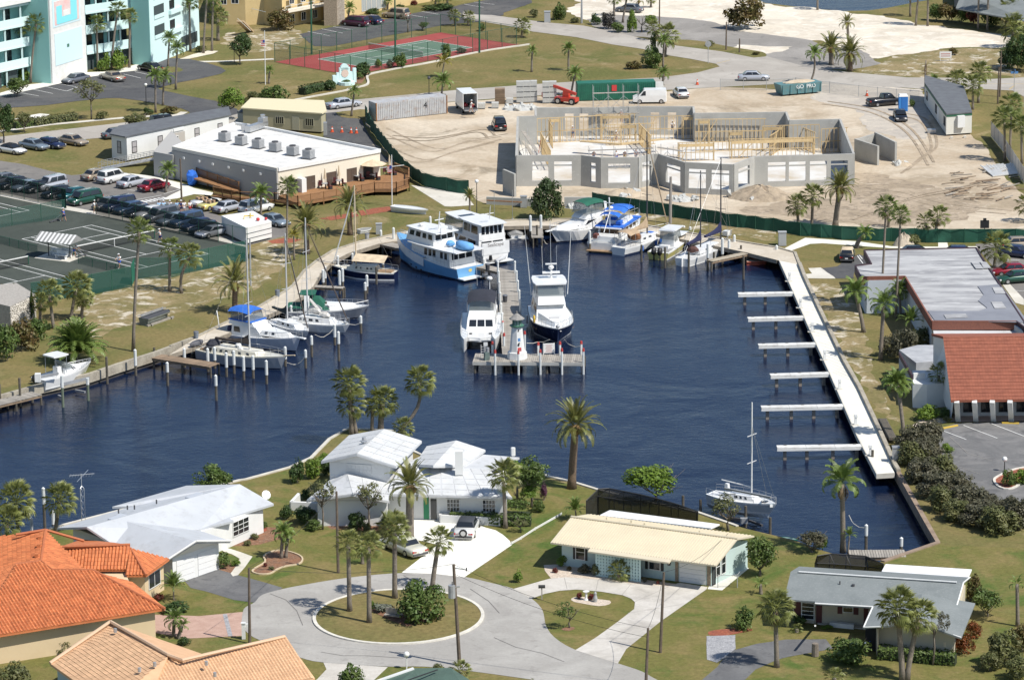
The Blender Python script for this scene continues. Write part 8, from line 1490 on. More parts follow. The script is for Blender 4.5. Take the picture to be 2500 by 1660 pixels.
# ---------------------------------------------------------------- fences
GSCR=mat('green_windscreen',(.012,.085,.052),.8,(.008,.06,.038),.35,c3=(.02,.11,.07),s3=1.2);TSCR=mat('court_windscreen',(.006,.022,.018),.9,alpha=.72);TGRN=mat('court_netting',(.01,.10,.065),.9,alpha=.5);CHN=mat('chain_mesh',(.04,.07,.05),.8,alpha=.16);GPOST=mat('green_post',(.02,.10,.06),.5);GALV=mat('galvanised_post',(.35,.36,.36),.5)
def fe_(label,pts,h,m,pm=GPOST,sp=3.0,tile=None,z0=.05,bow=.0,top=True,name='fence'):
	P=PX(pts,0,tile);t=tg(name,label,'fence',P[0]);rnd=random.Random(label)
	for a,b2 in zip(P,P[1:]):
		n=max(1,round((b2-a).length/sp));d=(b2-a)/n;nn=Ve((-d.y,d.x,0)).normalized()
		for k in range(n):
			p,q=a+d*k,a+d*(k+1);v=nn*bow*rnd.uniform(-1,1);H0,H1=h*(1-bow*.3*rnd.random()),h*(1-bow*.3*rnd.random());z=Ve((0,0,1));mid=(p+q)/2+v
			wq('panel',MB().add([p+z*z0,mid+z*z0,q+z*z0,q+z*h,mid+z*min(H0,H1),p+z*h],[(0,1,4,5),(1,2,3,4)]),m,t);wq('post',MB().tube([p,p+z*(h+.08)],.04,5),pm,t)
			if top:wq('top_rail',MB().tube([p+z*h,q+z*h],.025,4),pm,t)
	return t
fe_('long green windscreen fence along the building site south edge','1446 502,1470 507,1590 524,1700 541,1800 556,1889 566,1954 577,2055 586,2176 590,2289 593,2420 593,2600 592',1.75,GSCR,bow=.25)
fe_('green windscreen fence curving between the club and the building site','892 288,905 318,940 366,973 407,1007 440,1041 458,1090 468,1145 475',1.9,GSCR,bow=.3)
fe_('dark windscreen fence behind parked cars, west stretch by the back court','e -200 535,e 0 592,e 200 632,e 545 708',2.6,TSCR)
fe_('dark windscreen fence behind parked cars, long stretch by the main court','e 790 757,e 1120 833,e 1480 914,e 1800 985',2.5,TSCR);fe_('open chain link fence end beside the white tank','e 1800 985,e 2040 1035',2.5,CHN)
fe_('green netting fence at the east end of the main court','e 2040 1035,e 2042 1140',2.6,TGRN,sp=1.5);fe_('green netting fence along the south side of the main court','e 2042 1140,e 1560 1238,e 1390 1285,e 1110 1290',2.6,TGRN);fe_('green corner return of the court fence by the tall lawn palm','e 1110 1290,e 1088 1340',2.6,mat('bright_green_screen',(.01,.15,.095),.8),sp=1);fe_('green netting fence along the west lawn below the second court','i 1088 340,i 760 405,i 258 475',2.5,mat('court_netting_dark',(.01,.07,.05),.9,alpha=.75))
fe_('green netting fence dividing the back court from the main court','e -60 880,e 100 850,e 340 815,e 540 775',2.3,mat('court_netting_light',(.03,.11,.08),.9,alpha=.38));fe_('solid green screen at the court gateway','e 512 698,e 548 708',2.6,MATS['bright_green_screen'],sp=1);fe_('low green fence left of the striped shelter','e -40 985,e 80 1015,e 310 1075',1.0,TGRN,sp=2.2);fe_('low green fence right of the striped shelter','e 645 1160,e 880 1215,e 1030 1250',1.0,TGRN,sp=2.2)
rc=rq(-3.4,-6.2,14.4,30.6);s_=''
def cf(label,a,b2,m=CHN):
	t=tg('court_fence',label,'fence',a);n=round((b2-a).length/3.4);z=Ve((0,0,3.1))
	for k in range(n):p,q=a.lerp(b2,k/n),a.lerp(b2,(k+1)/n);wq('panel',MB().poly(p,q,q+z,p+z),m,t);wq('post',MB().tube([p,p+z],.055,5),GPOST,t);wq('top_rail',MB().tube([p+z,q+z],.03,4),GPOST,t)
for i,l in enumerate(('west short','south long, roadside','east short','north long, motel')):cf('green chain link fence of the red court, %s side'%l,rc[(i+3)%4]if i==0 else rc[i-1]if i<3 else rc[2],(rc[0],rc[1],rc[2],rc[3])[i])
fe_('thin galvanised chain fence along the roadside of the building site','d -140 745,d 240 748,d 480 735,d 760 770,d 1000 800,d 1310 830,d 1500 845',1.7,CHN,GALV,4);fe_('pale boundary wall along the east edge of the building site','d 2090 1130,d 2180 1240,d 2362 1520',2.2,mat('pale_wall',(.62,.57,.50),.85,(.55,.5,.43),.6),GALV,3,name='boundary_wall');fe_('small chain link fence beside the cream roofed house','t -160 590,t 0 590,t 20 560',1.2,CHN,GALV,2);fe_('low white rail border between the white house and the cream house','r 2190 235,r 2270 190,o 360 1330,o 580 1205',.25,WHITE,WHITE,4)
def net(label,org):
	a,b2=org+uh*-.9+vh*11.885,org+uh*11.87+vh*11.885;t=tg('tennis_net',label,'net',a);z=Ve((0,0,1.05));wq('netting',MB().poly(a,b2,b2+z,a+z),mat('net_mesh',(.02,.02,.02),.9,alpha=.45),t);wq('tape',MB().bar(a+z,b2+z,.05,.12),LINE,t)
	for p in(a,b2):wq('post',MB().tube([p,p+z*1.05],.06,6),GPOST,t)
	c=(a+b2)/2;wq('centre_strap',MB().bar(c+Ve((0,-.03,0)),c+z*.95+Ve((0,-.03,0)),.08),LINE,t)
net('white taped tennis net on the main court',COURTS[0]);net('white taped tennis net on the second court at the edge of the view',COURTS[1]);c=rq(-.9,11.85,11.87,11.92);t=tg('tennis_net','low net across the green and red court','net',c[0]);wq('netting',MB().poly(c[0],c[1],c[1]+Ve((0,0,1)),c[0]+Ve((0,0,1))),MATS['net_mesh'],t);wq('tape',MB().bar(c[0]+Ve((0,0,1)),c[1]+Ve((0,0,1)),.05,.1),LINE,t)
q=W('e',490,1110);t=tg('court_shelter','grey and white striped canvas shelter between the tennis courts','shelter',q,R(-28));part('pad',MB().box((0,0,.03),(5.2,3.4,.06)),CONC,t)
for s in(-1,1):
	for k in range(18):part('canvas_stripe',MB().poly((-2.7+k*.3,s*1.5,2.2),(-2.4+k*.3,s*1.5,2.2),(-2.4+k*.3,0,3.1),(-2.7+k*.3,0,3.1)),WHITE if k%2 else CGY,t)
	part('post',MB().bar((s*1.6,0,0),(s*1.6,0,3),.09),FRAME,t);part('canvas_end',MB().poly((s*2.7,-1.5,2.2),(s*2.7,1.5,2.2),(s*2.7,0,3.1)),CGY,t)
for k,(x,y,l)in enumerate(((455,1095,'left'),(505,1120,'front'),(545,1100,'right'))):q=W('e',x,y,.06);b=tg('bench','white slatted bench under the striped shelter, '+l+' one','bench',q,R(-30));part('seat',MB().box((0,0,.45),(1.7,.5,.07)),WHITE,b);part('backrest',MB().box((0,.28,.75),(1.7,.06,.4)),WHITE,b);part('leg',MB().box((-.7,0,.22),(.08,.45,.44)),WHITE,b);part('leg',MB().box((.7,0,.22),(.08,.45,.44)),WHITE,b)
# ---------------------------------------------------------------- vehicles
CARP=mat('car_paint',(.5,.5,.5),.25,metal=.2,coat=.6);TYRE=mat('tyre',(.02,.02,.02),.9);RIM=mat('rim',(.5,.5,.5),.3,metal=.6);LAMPW=mat('headlight',(.7,.7,.7),.1);LAMPR=mat('tail_light',(.45,.02,.02),.2)
PC={k:mat('paint_'+k,c,.25,metal=.15,coat=.7)for k,c in dict(white=(.76,.76,.74),black=(.012,.012,.014),silver=(.44,.46,.50),grey=(.14,.15,.17),navy=(.02,.03,.08),red=(.25,.012,.025),tan=(.34,.28,.21),teal=(.01,.09,.10),green=(.015,.07,.045),yellow=(.66,.60,.22),blue=(.05,.09,.17),maroon=(.07,.012,.03),steel=(.20,.25,.30),cream=(.68,.66,.55)).items()}
WHM=MB().tube([(0,-.11,0),(0,.11,0)],.33,10).mesh('tyre',TYRE);RMM=MB().tube([(0,-.125,0),(0,.125,0)],.2,8).mesh('rim',RIM)
CARK={'sedan':(4.8,1.8,.62,.92,1.42,(-1.75,-1.15,.45,1.2)),'coupe':(4.7,1.78,.6,.88,1.32,(-1.6,-.9,.35,1.15)),'suv':(4.8,1.9,.95,1.05,1.8,(-2.25,-2.05,.6,1.25)),'van':(5.0,1.95,.9,1.05,1.78,(-2.35,-2.05,.9,1.75)),'conv':(4.5,1.75,.62,.88,.9,None),'pickup':(5.3,1.9,.95,1.1,1.78,(-.5,-.3,.9,1.5)),'longcar':(5.5,1.95,.62,.9,1.4,(-1.5,-1.05,.6,1.0))}
CARS={}
def make_car(kind,loc,rz,label,grp):
	L,Wd,zr,zb,zt,cb_=CARK[kind];t=tg('car' if kind not in('pickup','van')else{'pickup':'pickup_truck','van':'minivan'}[kind],label,{'pickup':'pickup','van':'van','suv':'suv'}.get(kind,'car'),loc,rz,grp);h=L/2;w=Wd/2;rings=[]
	for x,ww,zz in((-h,.80,zb-.14),(-h+.12,.93,zb-.02),(-h+.7,1,zb),(-.6,1,zb+.02),(.6,1,zb),(h-1.2,1,zb-.06),(h-.35,.95,zb-.16),(h,.78,zb-.28)):rings.append([(x,-w*ww*.97,.22),(x,-w*ww,.5),(x,-w*ww*.98,zz-.12),(x,-w*ww*.85,zz),(x,w*ww*.85,zz),(x,w*ww*.98,zz-.12),(x,w*ww,.5),(x,w*ww*.97,.22)])
	part('body',MB().loft(rings),CARP,t,True)
	if cb_:
		a,b,c,d=cb_;lo=[(a,-w*.9,zb-.02),(d,-w*.9,zb-.02),(d,w*.9,zb-.02),(a,w*.9,zb-.02)];up=[(b,-w*.72,zt),(c,-w*.72,zt),(c,w*.72,zt),(b,w*.72,zt)];cab=part('cabin',MB().loft([lo,[Ve(p)*.15+Ve(q)*.85 for p,q in zip(lo,up)],[(x*.97,y*.93,z)for x,y,z in up]]),CARP,t,True)
		F_=[(lo[0],lo[1],up[1],up[0]),(lo[1],lo[2],up[2],up[1]),(lo[2],lo[3],up[3],up[2]),(lo[3],lo[0],up[0],up[3])]
		for i,us in enumerate((((.1,.5),(.53,.9)),((.06,.94),),((.1,.47),(.5,.9)),((.06,.94),))):
			for u0,u1 in us:part('window',panel(MB(),F_[i],u0,u1,.12,.86,.02),GLASS,cab)
	else:part('interior',MB().box((-.2,0,zb),(2.0,1.4,.06)),DGREY,t);part('windscreen',MB().poly((.7,-.7,zb),(.7,.7,zb),(.35,.6,zb+.42),(.35,-.6,zb+.42)),GLASS,t);[part('seat',MB().box((x,y,zb+.12),(.3,.5,.4)),mat('tan_seat',(.45,.3,.18),.7),t)for x in(-.2,-.9)for y in(-.4,.4)]
	if kind=='pickup':part('cargo_bed',MB().box((-1.55,0,zb+.012),(1.9,1.55,.03)),mat('bed_liner',(.02,.02,.022),.9),t)
	for x in(-h*.58,h*.60):
		for y in(-w*.9,w*.9):wh=obj('wheel',WHM,t,(x,y,.33));obj('rim',RMM,wh,(0,0,0))
	for y in(-.68,.68):part('headlight',MB().box((h-.1,y*w,zb-.36),(.2,.36,.15)),LAMPW,t);part('tail_light',MB().box((-h+.06,y*w,zb-.25),(.12,.4,.18)),LAMPR,t)
	part('bumper',MB().box((h-.05,0,.36),(.2,Wd*.84,.2)),DGREY,t);part('bumper',MB().box((-h+.05,0,.38),(.2,Wd*.84,.2)),DGREY,t);part('number_plate',MB().box((-h-.03,0,.55),(.03,.36,.16)),SIGNW,t);return t
def car(kind,tl,x,y,hd,col,label,grp=None,top=None):
	loc=W(tl,x,y,.045);q=W(tl,x+hd[0],y+hd[1]);rz=math.atan2(q.y-loc.y,q.x-loc.x)
	if kind not in CARS:CARS[kind]=make_car(kind,(0,0,-50),0,label,grp or 'x')
	c=ct(CARS[kind],loc,rz,label,None,None,{'car_paint':PC[col]})
	if grp:c['group']=grp
	elif 'group' in c:del c['group']
	if top:
		for ch in c.children:
			if ch.name.startswith('cabin'):ch.material_slots[0].material=top
	return c
A_,B2,C_=(-250,55),(250,-55),(180,32);g1,g2,g3='cars nosed up to the tennis fence','cars in the club parking bays','cars parked on the grass by the road';CARN={}
for k,(x,y,kd,c,l)in enumerate(((20,500,'sedan','grey','grey sedan furthest west behind the court screen'),(120,530,'sedan','black','black sedan behind the west court screen'),(225,550,'coupe','steel','dull blue coupe behind the west court screen'),(330,560,'sedan','black','black car nearest the pale utility vehicle'),(420,545,'suv','silver','pale blue grey utility vehicle above the court screen'),(480,605,'sedan','black','black car beside the green gateway screen'),(610,620,'sedan','teal','dark teal sedan at the gateway'),(700,662,'van','green','dark green minivan at the gateway'),(900,700,'sedan','grey','charcoal car just past the gate'),(985,715,'suv','navy','navy utility vehicle with high roof'),(1075,735,'sedan','blue','dark blue sedan in the screened row'),(1165,760,'coupe','black','black coupe in the screened row'),(1250,775,'sedan','white','white roofed sedan in the screened row'),(1335,800,'van','grey','grey minivan in the screened row'),(1430,830,'sedan','steel','slate sedan in the screened row'),(1540,845,'suv','blue','blue utility vehicle with roof rack'),(1635,875,'sedan','navy','navy sedan beside the racked vehicle'),(1700,905,'sedan','black','black sedan near the row end'),(1755,930,'coupe','silver','small silver car last before the tank'))):car(kd,'e',x,y,A_,c,l,g1)
for x,y,kd,c,l in((800,462,'sedan','tan','tan sedan at the far end of the club bays'),(935,485,'suv','white','white utility vehicle between tan and silver sedans'),(1095,520,'sedan','silver','silver sedan next to the red one'),(1270,550,'sedan','red','dark red sedan by the feathery palm'),(1690,680,'conv','white','white open convertible below the wooden ramp'),(1750,706,'conv','yellow','pale yellow open roadster'),(1890,726,'sedan','silver','silver sedan between roadster and white minivan'),(2110,735,'van','white','white minivan behind the palm')):car(kd,'e',x,y,B2,c,l,g2)
for x,y,kd,c,l,tp_ in((95,248,'coupe','white','white coupe with dark soft top on the grass',BLACKP),(280,215,'sedan','steel','grey blue sedan on the grass',None),(415,202,'sedan','navy','navy sedan on the grass',None),(600,178,'sedan','tan','beige sedan on the grass nearest the trailer office',None)):car(kd,'e',x,y,C_,c,l,g3,tp_)
for a in(('sedan','e',2260,840,(180,45),'steel','grey blue sedan beside the white tank'),('sedan','e',975,120,(200,-25),'grey','dark sedan on the road edge behind the trailer office'),('suv','e',1360,30,(200,-25),'black','black vehicle half hidden by the trailer office roof'),('sedan','e',1200,70,(200,-25),'grey','dark car behind the verge tree'),('sedan','a',625,680,(-180,40),'grey','grey sedan at the foot of the mural tower'),('longcar','a',925,660,(-150,-40),'tan','silver beige sedan before the apartment shrubs'),('sedan','a',1235,585,(-150,-30),'black','black sedan below the ribbed apartment wall'),('van','b',905,215,(-180,-15),'maroon','maroon minivan in the motel lot'),('sedan','b',1035,195,(-160,-25),'navy','dark sedan beside the maroon minivan'),('suv','b',1240,150,(-140,-10),'tan','beige vehicle near the motel hedges'),
	('longcar','b',805,885,(250,-30),'silver','silver long sedan driving on the main road'),('sedan','c',2160,662,(250,0),'silver','silver sedan crossing the junction'),('sedan','c',1560,795,(-80,-70),'white','white sedan with red tail lights by the green container'),('sedan','c',1135,100,(-180,-10),'grey','grey car parked on the white sand'),('suv','b',2088,1060,(-50,-90),'black','black vehicle with open tailgate on the building site'),('pickup','d',1210,868,(200,-15),'black','black pickup beside the blue portable toilet'),('sedan','d',1342,985,(60,120),'black','black sedan facing the viewer by the site office'),('sedan','h',2330,1030,(200,-5),'tan','beige car behind the broad cabbage palm'),('sedan','h',2300,1100,(150,20),'navy','dark car right of the broad cabbage palm'),('sedan','l',2250,408,(-150,12),'red','red car by the restaurant lot'),('sedan','l',2300,468,(-150,14),'green','dark green car below the red one'),
	('sedan','l',1475,262,(150,0),'black','black car roof just behind the flat restaurant roof'),('sedan','l',1840,262,(150,5),'navy','navy car roof behind the flat restaurant roof'),('longcar','r',1300,285,(-130,-50),'cream','cream sedan on the lawn behind the island palms')):car(*a)
car('sedan','l',905,275,(20,-120),'black','black convertible with tan soft top on the small drive',None,CBEI);c=car('longcar','r',1825,130,(60,-130),'white','white coupe with dark vinyl roof and spare wheel on its tail',None,mat('vinyl_roof',(.05,.055,.065),.6));part('spare_wheel',MB().tube([(-2.72,0,.75),(-2.88,0,.75)],.38,12),TYRE,c);part('wheel_cover',MB().tube([(-2.87,0,.75),(-2.9,0,.75)],.24,10),RIM,c)
for k in list(CARS.values()):
	for ch in list(k.children_recursive):bpy.data.objects.remove(ch)
	bpy.data.objects.remove(k)
def wheels(t,xs,w,r=.42):
	for x in xs:
		for y in(-w,w):wh=obj('wheel',WHM,t,(x,y,r));wh.scale=(r/.33,)*3;obj('rim',RMM,wh)
q,f=W('b',1850,945),W('b',1760,870);t=tg('box_truck','small white box truck with open back on the building site','truck',q,math.atan2(f.y-q.y,f.x-q.x));mb=MB().box((2.2,0,3.15),(4.6,2.2,.08)).box((2.2,-1.06,2),(4.6,.08,2.3)).box((2.2,1.06,2),(4.6,.08,2.3)).box((4.46,0,2),(.08,2.2,2.3));part('box',mb,GEL,t);part('floor',MB().box((2.2,0,.85),(4.6,2.1,.14)),DGREY,t);part('cab',MB().box((5.3,0,1.3),(1.6,1.9,1.6),top=.85),GEL,t);part('tail_lift',MB().box((-.4,0,.7),(.8,2.0,.1)),STEEL,t);wheels(t,(1.2,5.2),.85);part('cargo',MB().blob((1.5,.4,1.2),(.5,.4,.35),jit=.08).blob((.6,-.5,1.15),(.3,.3,.3)),PC['red'],t)
q,f=W('c',1330,850),W('c',1150,852);t=tg('cargo_van','white high roofed cargo van before the green container','van',q,math.atan2(f.y-q.y,f.x-q.x));part('body',MB().loft([[(x,-y,z0),(x,-y,z1*.6),(x,-y*.9,z1),(x,y*.9,z1),(x,y,z1*.6),(x,y,z0)]for x,y,z0,z1 in((-2,.9,.35,1.9),(-1.9,.95,.3,2.15),(1.3,.95,.3,2.15),(2.2,.95,.3,1.3),(3.0,.85,.35,1.0))]),GEL,t);part('windscreen',MB().poly((1.5,-.82,2.06),(2.25,-.86,1.38),(2.25,.86,1.38),(1.5,.82,2.06)),GLASS,t);part('side_window',MB().poly((1.1,.97,1.3),(1.9,.97,1.3),(1.4,.9,1.95),(1.1,.9,1.95)),GLASS,t);wheels(t,(-1.2,2.0),.85,.36)
q,f=W('c',620,858),W('c',400,840);t=tg('telehandler','red telescopic handler with raised boom on the building site','machine',q,math.atan2(f.y-q.y,f.x-q.x));t.scale=(.82,)*3;RED=mat('machine_red',(.5,.05,.03),.4);part('chassis',MB().box((0,0,.9),(4.2,1.6,.7)),RED,t);part('boom',MB().bar((-2,.3,2.0),(2.8,.3,3.3),.4,.5),RED,t);part('jib',MB().bar((2.8,.3,3.3),(3.9,.3,2.0),.35,.4),RED,t);part('forks',MB().box((4.2,.3,1.5),(.9,1.2,.9)),RED,t);part('cab',MB().box((.3,-.5,1.7),(1.3,.8,1.2),top=.85),RED,t);part('cab_glass',MB().box((.3,-.92,1.8),(1.0,.05,.7)),GLASS,t);wheels(t,(-1.4,1.4),.8,.6);lt('SKY TRAK',.42,WHITE,t,(.6,.04,2.75),(R(90),R(15),R(180)))
# ---------------------------------------------------------------- people
SKIN=mat('skin',(.42,.24,.16),.6);HAIR=mat('hair',(.05,.03,.02),.8)
CL={k:mat('cloth_'+k,c,.85)for k,c in dict(white=(.74,.74,.74),lblue=(.32,.52,.72),navy=(.03,.04,.14),red=(.45,.04,.05),khaki=(.42,.34,.2),denim=(.09,.13,.22),blue=(.05,.13,.5),grey=(.3,.3,.32),pink=(.5,.18,.2)).items()}
def skin(vs,es,rs,m):
	me=bpy.data.meshes.new('body');me.from_pydata(vs,es,[]);o=bpy.data.objects.new('tmp',me);COL.objects.link(o);o.modifiers.new('s','SKIN');o.modifiers.new('d','SUBSURF').levels=1
	for v,r in zip(me.skin_vertices[0].data,rs):v.radius=(r,r)
	me.skin_vertices[0].data[0].use_root=True;dg=bpy.context.evaluated_depsgraph_get();out=bpy.data.meshes.new_from_object(o.evaluated_get(dg));bpy.data.objects.remove(o);out.materials.clear();out.materials.append(m);return out
def pose(bend,stride,arm):
	B=lambda h:Ve((math.sin(bend)*h,0,.95+math.cos(bend)*h));V=[Ve((0,0,.95)),B(.25),B(.47),B(.56),B(.63),B(.72),B(.80)];E=[(0,1),(1,2),(2,3),(3,4),(4,5),(5,6)];Rr=[.13,.12,.14,.06,.085,.095,.06]
	for s in(-1,1):
		i=len(V);k=stride*s;V+=[Ve((0,s*.1,.86)),Ve((k*.5+.03,s*.1,.48)),Ve((k,s*.1,.08)),Ve((k+.17,s*.11,.04))];E+=[(0,i),(i,i+1),(i+1,i+2),(i+2,i+3)];Rr+=[.095,.065,.05,.04]
		i=len(V);sh=B(.45)+Ve((0,s*.19,0));el=sh+Ve((.1+arm*.25,s*.06,-.25+arm*.1));ha=el+Ve((.12+arm*.22,-s*.02,-.2+arm*.22));V+=[sh,el,ha,ha+(ha-el)*.35];E+=[(2,i),(i,i+1),(i+1,i+2),(i+2,i+3)];Rr+=[.065,.048,.036,.03]
	return V,E,Rr,B
POSES=[pose(.05,.12,.1),pose(.12,.28,.5),pose(.75,.2,.7)];PM=[]
for V,E,Rr,B in POSES:
	b=skin(V,E,Rr,SKIN);i=7;sh=skin([V[0],V[1],V[2]]+[V[11],V[12].lerp(V[11],.3),V[19],V[20].lerp(V[19],.3)],[(0,1),(1,2),(2,3),(3,4),(2,5),(5,6)],[.15,.145,.165,.085,.075,.085,.075],CL['white']);st=skin([V[0],V[7],V[8].lerp(V[7],.35),V[15],V[16].lerp(V[15],.35)],[(0,1),(1,2),(0,3),(3,4)],[.15,.12,.105,.12,.105],CL['navy'])
	h=B(.74);hat=MB().blob(h+Ve((0,0,.07)),(.115,.105,.085),8,5).disc(h+Ve((.05,0,.06)),.16,10).mesh('hat',CL['white']);PM.append((b,sh,st,hat,MB().blob(V[10],(.13,.06,.05),6,4).blob(V[18],(.13,.06,.05),6,4).mesh('shoes',CL['white'])))
def person(tl,x,y,label,sc='white',pc='navy',p=0,rz=-1.5,z=.05,hat=True,g=None):
	t=tg('person',label,'person',W(tl,x,y,z),rz,g);b,s,k,h,f=PM[p];obj('body',b,t)
	for n,me,c in(('shirt',s,CL[sc]),('shorts',k,CL[pc]),('hat' if hat else 'hair',h,CL['white']if hat else HAIR),('shoes',f,CL['white'])):
		o=obj(n,me,t);sl=o.material_slots[0];sl.link='OBJECT';sl.material=c
	return t
G7='people gathered at the club car park'
for x,sc,pc,l,p,hat in((1312,'lblue','white','person in light blue top with dark backpack, leftmost of the group',0,0),(1350,'lblue','white','person in light blue top and white shorts, second in the group',0,1),(1400,'white','lblue','person in white and blue mid group, walking',1,1),(1460,'lblue','white','person in pale blue with a bag on the shoulder',1,0),(1493,'navy','navy','person all in navy in the group',0,1),(1518,'white','white','person all in white in the group',0,0),(1567,'white','red','person in white shirt and red shorts, rightmost of the group',0,0)):person('e',x,748,l,sc,pc,p,-1.2,hat=hat,g=G7)
for a in(('e',1322,988,'tennis player in white shirt and navy shorts by the court net','white','navy',1,2.8),('e',608,1100,'person in white shirt and blue shorts pulling a drag brush at the shelter','white','blue',2,-.6),('e',528,812,'person in blue with white cap pulling a drag brush near the gate','blue','navy',1,2.6),('e',782,748,'person in straw hat and khaki at the court gate','white','khaki',0,-1),('e',985,1195,'small person in white and blue beyond the low court fence','white','blue',1,-2),('f',412,560,'person in white standing in the club doorway','white','grey',1,3.6,.75),('b',1855,925,'worker in white with helmet standing in the box truck','white','white',1,0,.95),('c',1070,1010,'worker in grey and red on the tall ladder','grey','red',1,1.6,2.2),
	('c',668,1140,'worker standing by the west stud wall','grey','denim',0),('c',1228,1105,'worker in white by the central scaffold','white','khaki',1),('c',1492,1095,'worker in white at the inner wall corner','white','denim',1),('c',1025,1165,'worker bending over in white shirt','white','denim',2),('c',842,1330,'worker in grey at the dark bay wall','grey','denim',2),('c',1028,1340,'worker in white shirt and blue trousers behind the bay wall','white','blue',0),('c',1097,1330,'worker leaning on the bay wall','grey','khaki',2),('c',1190,1330,'worker in grey shirt behind the bay wall','grey','grey',1)):person(*a)
for x,y,r,l in((480,815,2.6,'by the gate'),(640,1095,-.6,'by the shelter')):q=W('e',x,y,.05);t=tg('drag_brush','court drag brush with long handles '+l,'brush',q,r);part('brush',MB().box((.6,0,.06),(.25,2.0,.12)),DGREY,t);part('handle',MB().bar((.6,-.5,.1),(-.6,-.2,1),.05).bar((.6,.5,.1),(-.6,.2,1),.05),STEEL,t)
# ---------------------------------------------------------------- poles, lamps, signs
WOODP=mat('pole_wood',(.16,.12,.09),.9,(.10,.08,.06),3)
def pole(label,tl,bx,by,ty,tx=None,r=.14,m=WOODP,name='utility_pole',cat='pole'):
	q=W(tl,bx,by);h=HT(q,T(tl,0,ty)[1]);dx=((tx if tx is not None else bx)-bx)/3.3743/(PJ((q.x+1,q.y,0))[0]-PJ(q)[0])+h*.012;t=tg(name,label,cat,q);part('post',MB().tube([(0,0,-.1),(dx,0,h)],[r,r*.72],7),m,t);t['top']=0;del t['top'];return t,q+Ve((dx,0,h)),h,dx
t,tp1,h,dx=pole('utility pole with grey transformer can beside the round island','r',1762,1230,395,1715,.17);part('transformer',MB().cyl((-.55,-.2,h*.68),.3,1.1,10),ALU,t);part('bracket',MB().bar((dx,0,h-.3),(.75,0,h-.5),.07).bar((-.5,-.1,h*.78),(.1,0,h*.78),.1),STEEL,t);part('insulator',MB().cyl((-.5,-.2,h*.68+1.1),.05,.3,5).cyl((.7,0,h-.6),.06,.3,5),DGREY,t)
P2=[pole('dark utility pole by the brick drive','q',2058,1048,425,2062)[1],pole('wooden utility pole in the lawn beside the grey driveway','s',1390,1122,460,1412)[1],pole('utility pole with white capped top at the bottom of the view','s',1270,1420,920,1285)[1],pole('wooden pole with a street lamp before the white gable house','r',762,466,-205,755)[1]]
pole('brown utility pole by the club walkway','e',1497,655,295,1492);pole('utility pole with insulators in the roadside thicket','c',1382,250,-60);pole('white pole by the sand lot','c',742,195,-20,None,.2,ALU);pole('short wooden pole in the road island','c',1932,415,185);pole('dark stump pole in the road island','c',2042,435,320);pole('utility pole behind the office trailer, nearer','d',2145,858,555);pole('utility pole behind the office trailer, further','d',2162,800,420);pole('weathered post in the building site rubble with peeling top','g',1472,830,445,None,.22,mat('grey_post',(.3,.27,.24),.9));pole('leaning grey pole by the white tank','e',2065,1345,955,None,.12,GALV)
for x,y,ty,l in((543,450,-60,'west'),(1232,500,-45,'middle'),(1925,437,-45,'east')):pole('tall green light pole of the red court, '+l,'b',x,y,ty,None,.16,GPOST,'light_pole','light pole')
for tl,x,y,ty,l in(('a',1930,520,415,'by the rounded dark tree'),('a',1204,865,712,'in the kerbed spot before the entrance palms'),('b',1510,790,655,'at the road edge with dark lantern'),('f',1903,830,495,'north of the boardwalk'),('r',1325,1258,1155,'thin white one at the bottom driveway'),('p',2200,845,760,'in the kerbed car park planter')):t,tp,h,dx=pole('globe lamp post '+l,tl,x,y,ty,None,.06,FRAME if tl!='r' else WHITE,'lamp_post','lamp post');part('globe',MB().blob((dx,0,h+.2),.26,9,6),WHITE if 'dark' not in l else DGREY,t,True)
FLAG=[mat('flag_red',(.5,.03,.05),.8),WHITE,mat('flag_blue',(.03,.05,.25),.8)]
for tl,x,y,ty,f,l in(('b',162,700,255,.82,'on the resort lawn'),('f',1205,690,265,.78,'with yardarm at the club deck')):
	t,tp,h,dx=pole('white flagpole with striped flag '+l,tl,x,y,ty,None,.07,WHITE,'flagpole','flagpole')
	for k in range(7):part('flag_stripe',MB().box((dx-.3,-.05,h*f-k*.13),(.6,.05,.12)),FLAG[k%2],t)
	part('flag_canton',MB().box((dx-.15,-.08,h*f-.13),(.3,.06,.4)),FLAG[2],t)
	if tl=='f':part('yardarm',MB().bar((dx-1.6,0,h*.75),(dx+1.6,0,h*.8),.08),WHITE,t)
for a,b,l in((tp1,P2[0],'from the island pole to the brick drive pole'),(tp1,P2[2],'from the island pole to the white capped pole'),(tp1-Ve((0,0,.8)),P2[2]-Ve((0,0,.8)),'lower, from the island pole to the white capped pole'),(P2[2],P2[1],'between the two poles by the grey driveway'),(P2[0],P2[3],'from the brick drive pole to the street lamp pole'),(P2[1],W('s',1950,140,3.4),'down to the cream metal roof')):
	pts=[a.lerp(b,k/8)-Ve((0,0,1.2*(k/8)*(1-k/8)*4*.5))for k in range(9)];mb=MB().tube([p-a for p in pts],.018,3);solo('wire',mb,FRAME,'thin overhead wire '+l,'wire',a)
t=tg('road_sign','round road sign seen from behind at the junction','sign',W('c',1785,525));part('post',MB().cyl((0,0,0),.05,3,5),GALV,t);part('disc',MB().tube([(0,0,3.1),(0,-.04,3.1)],.5,10),ALU,t)
t=tg('street_sign','blue street name sign at the road corner','sign',W('d',2280,762));part('post',MB().cyl((0,0,0),.05,3,5),GALV,t);part('blade',MB().box((0,0,3),(1.1,.05,.35)).box((.1,0,3.3),(.05,1,.3)),SIGNB,t)
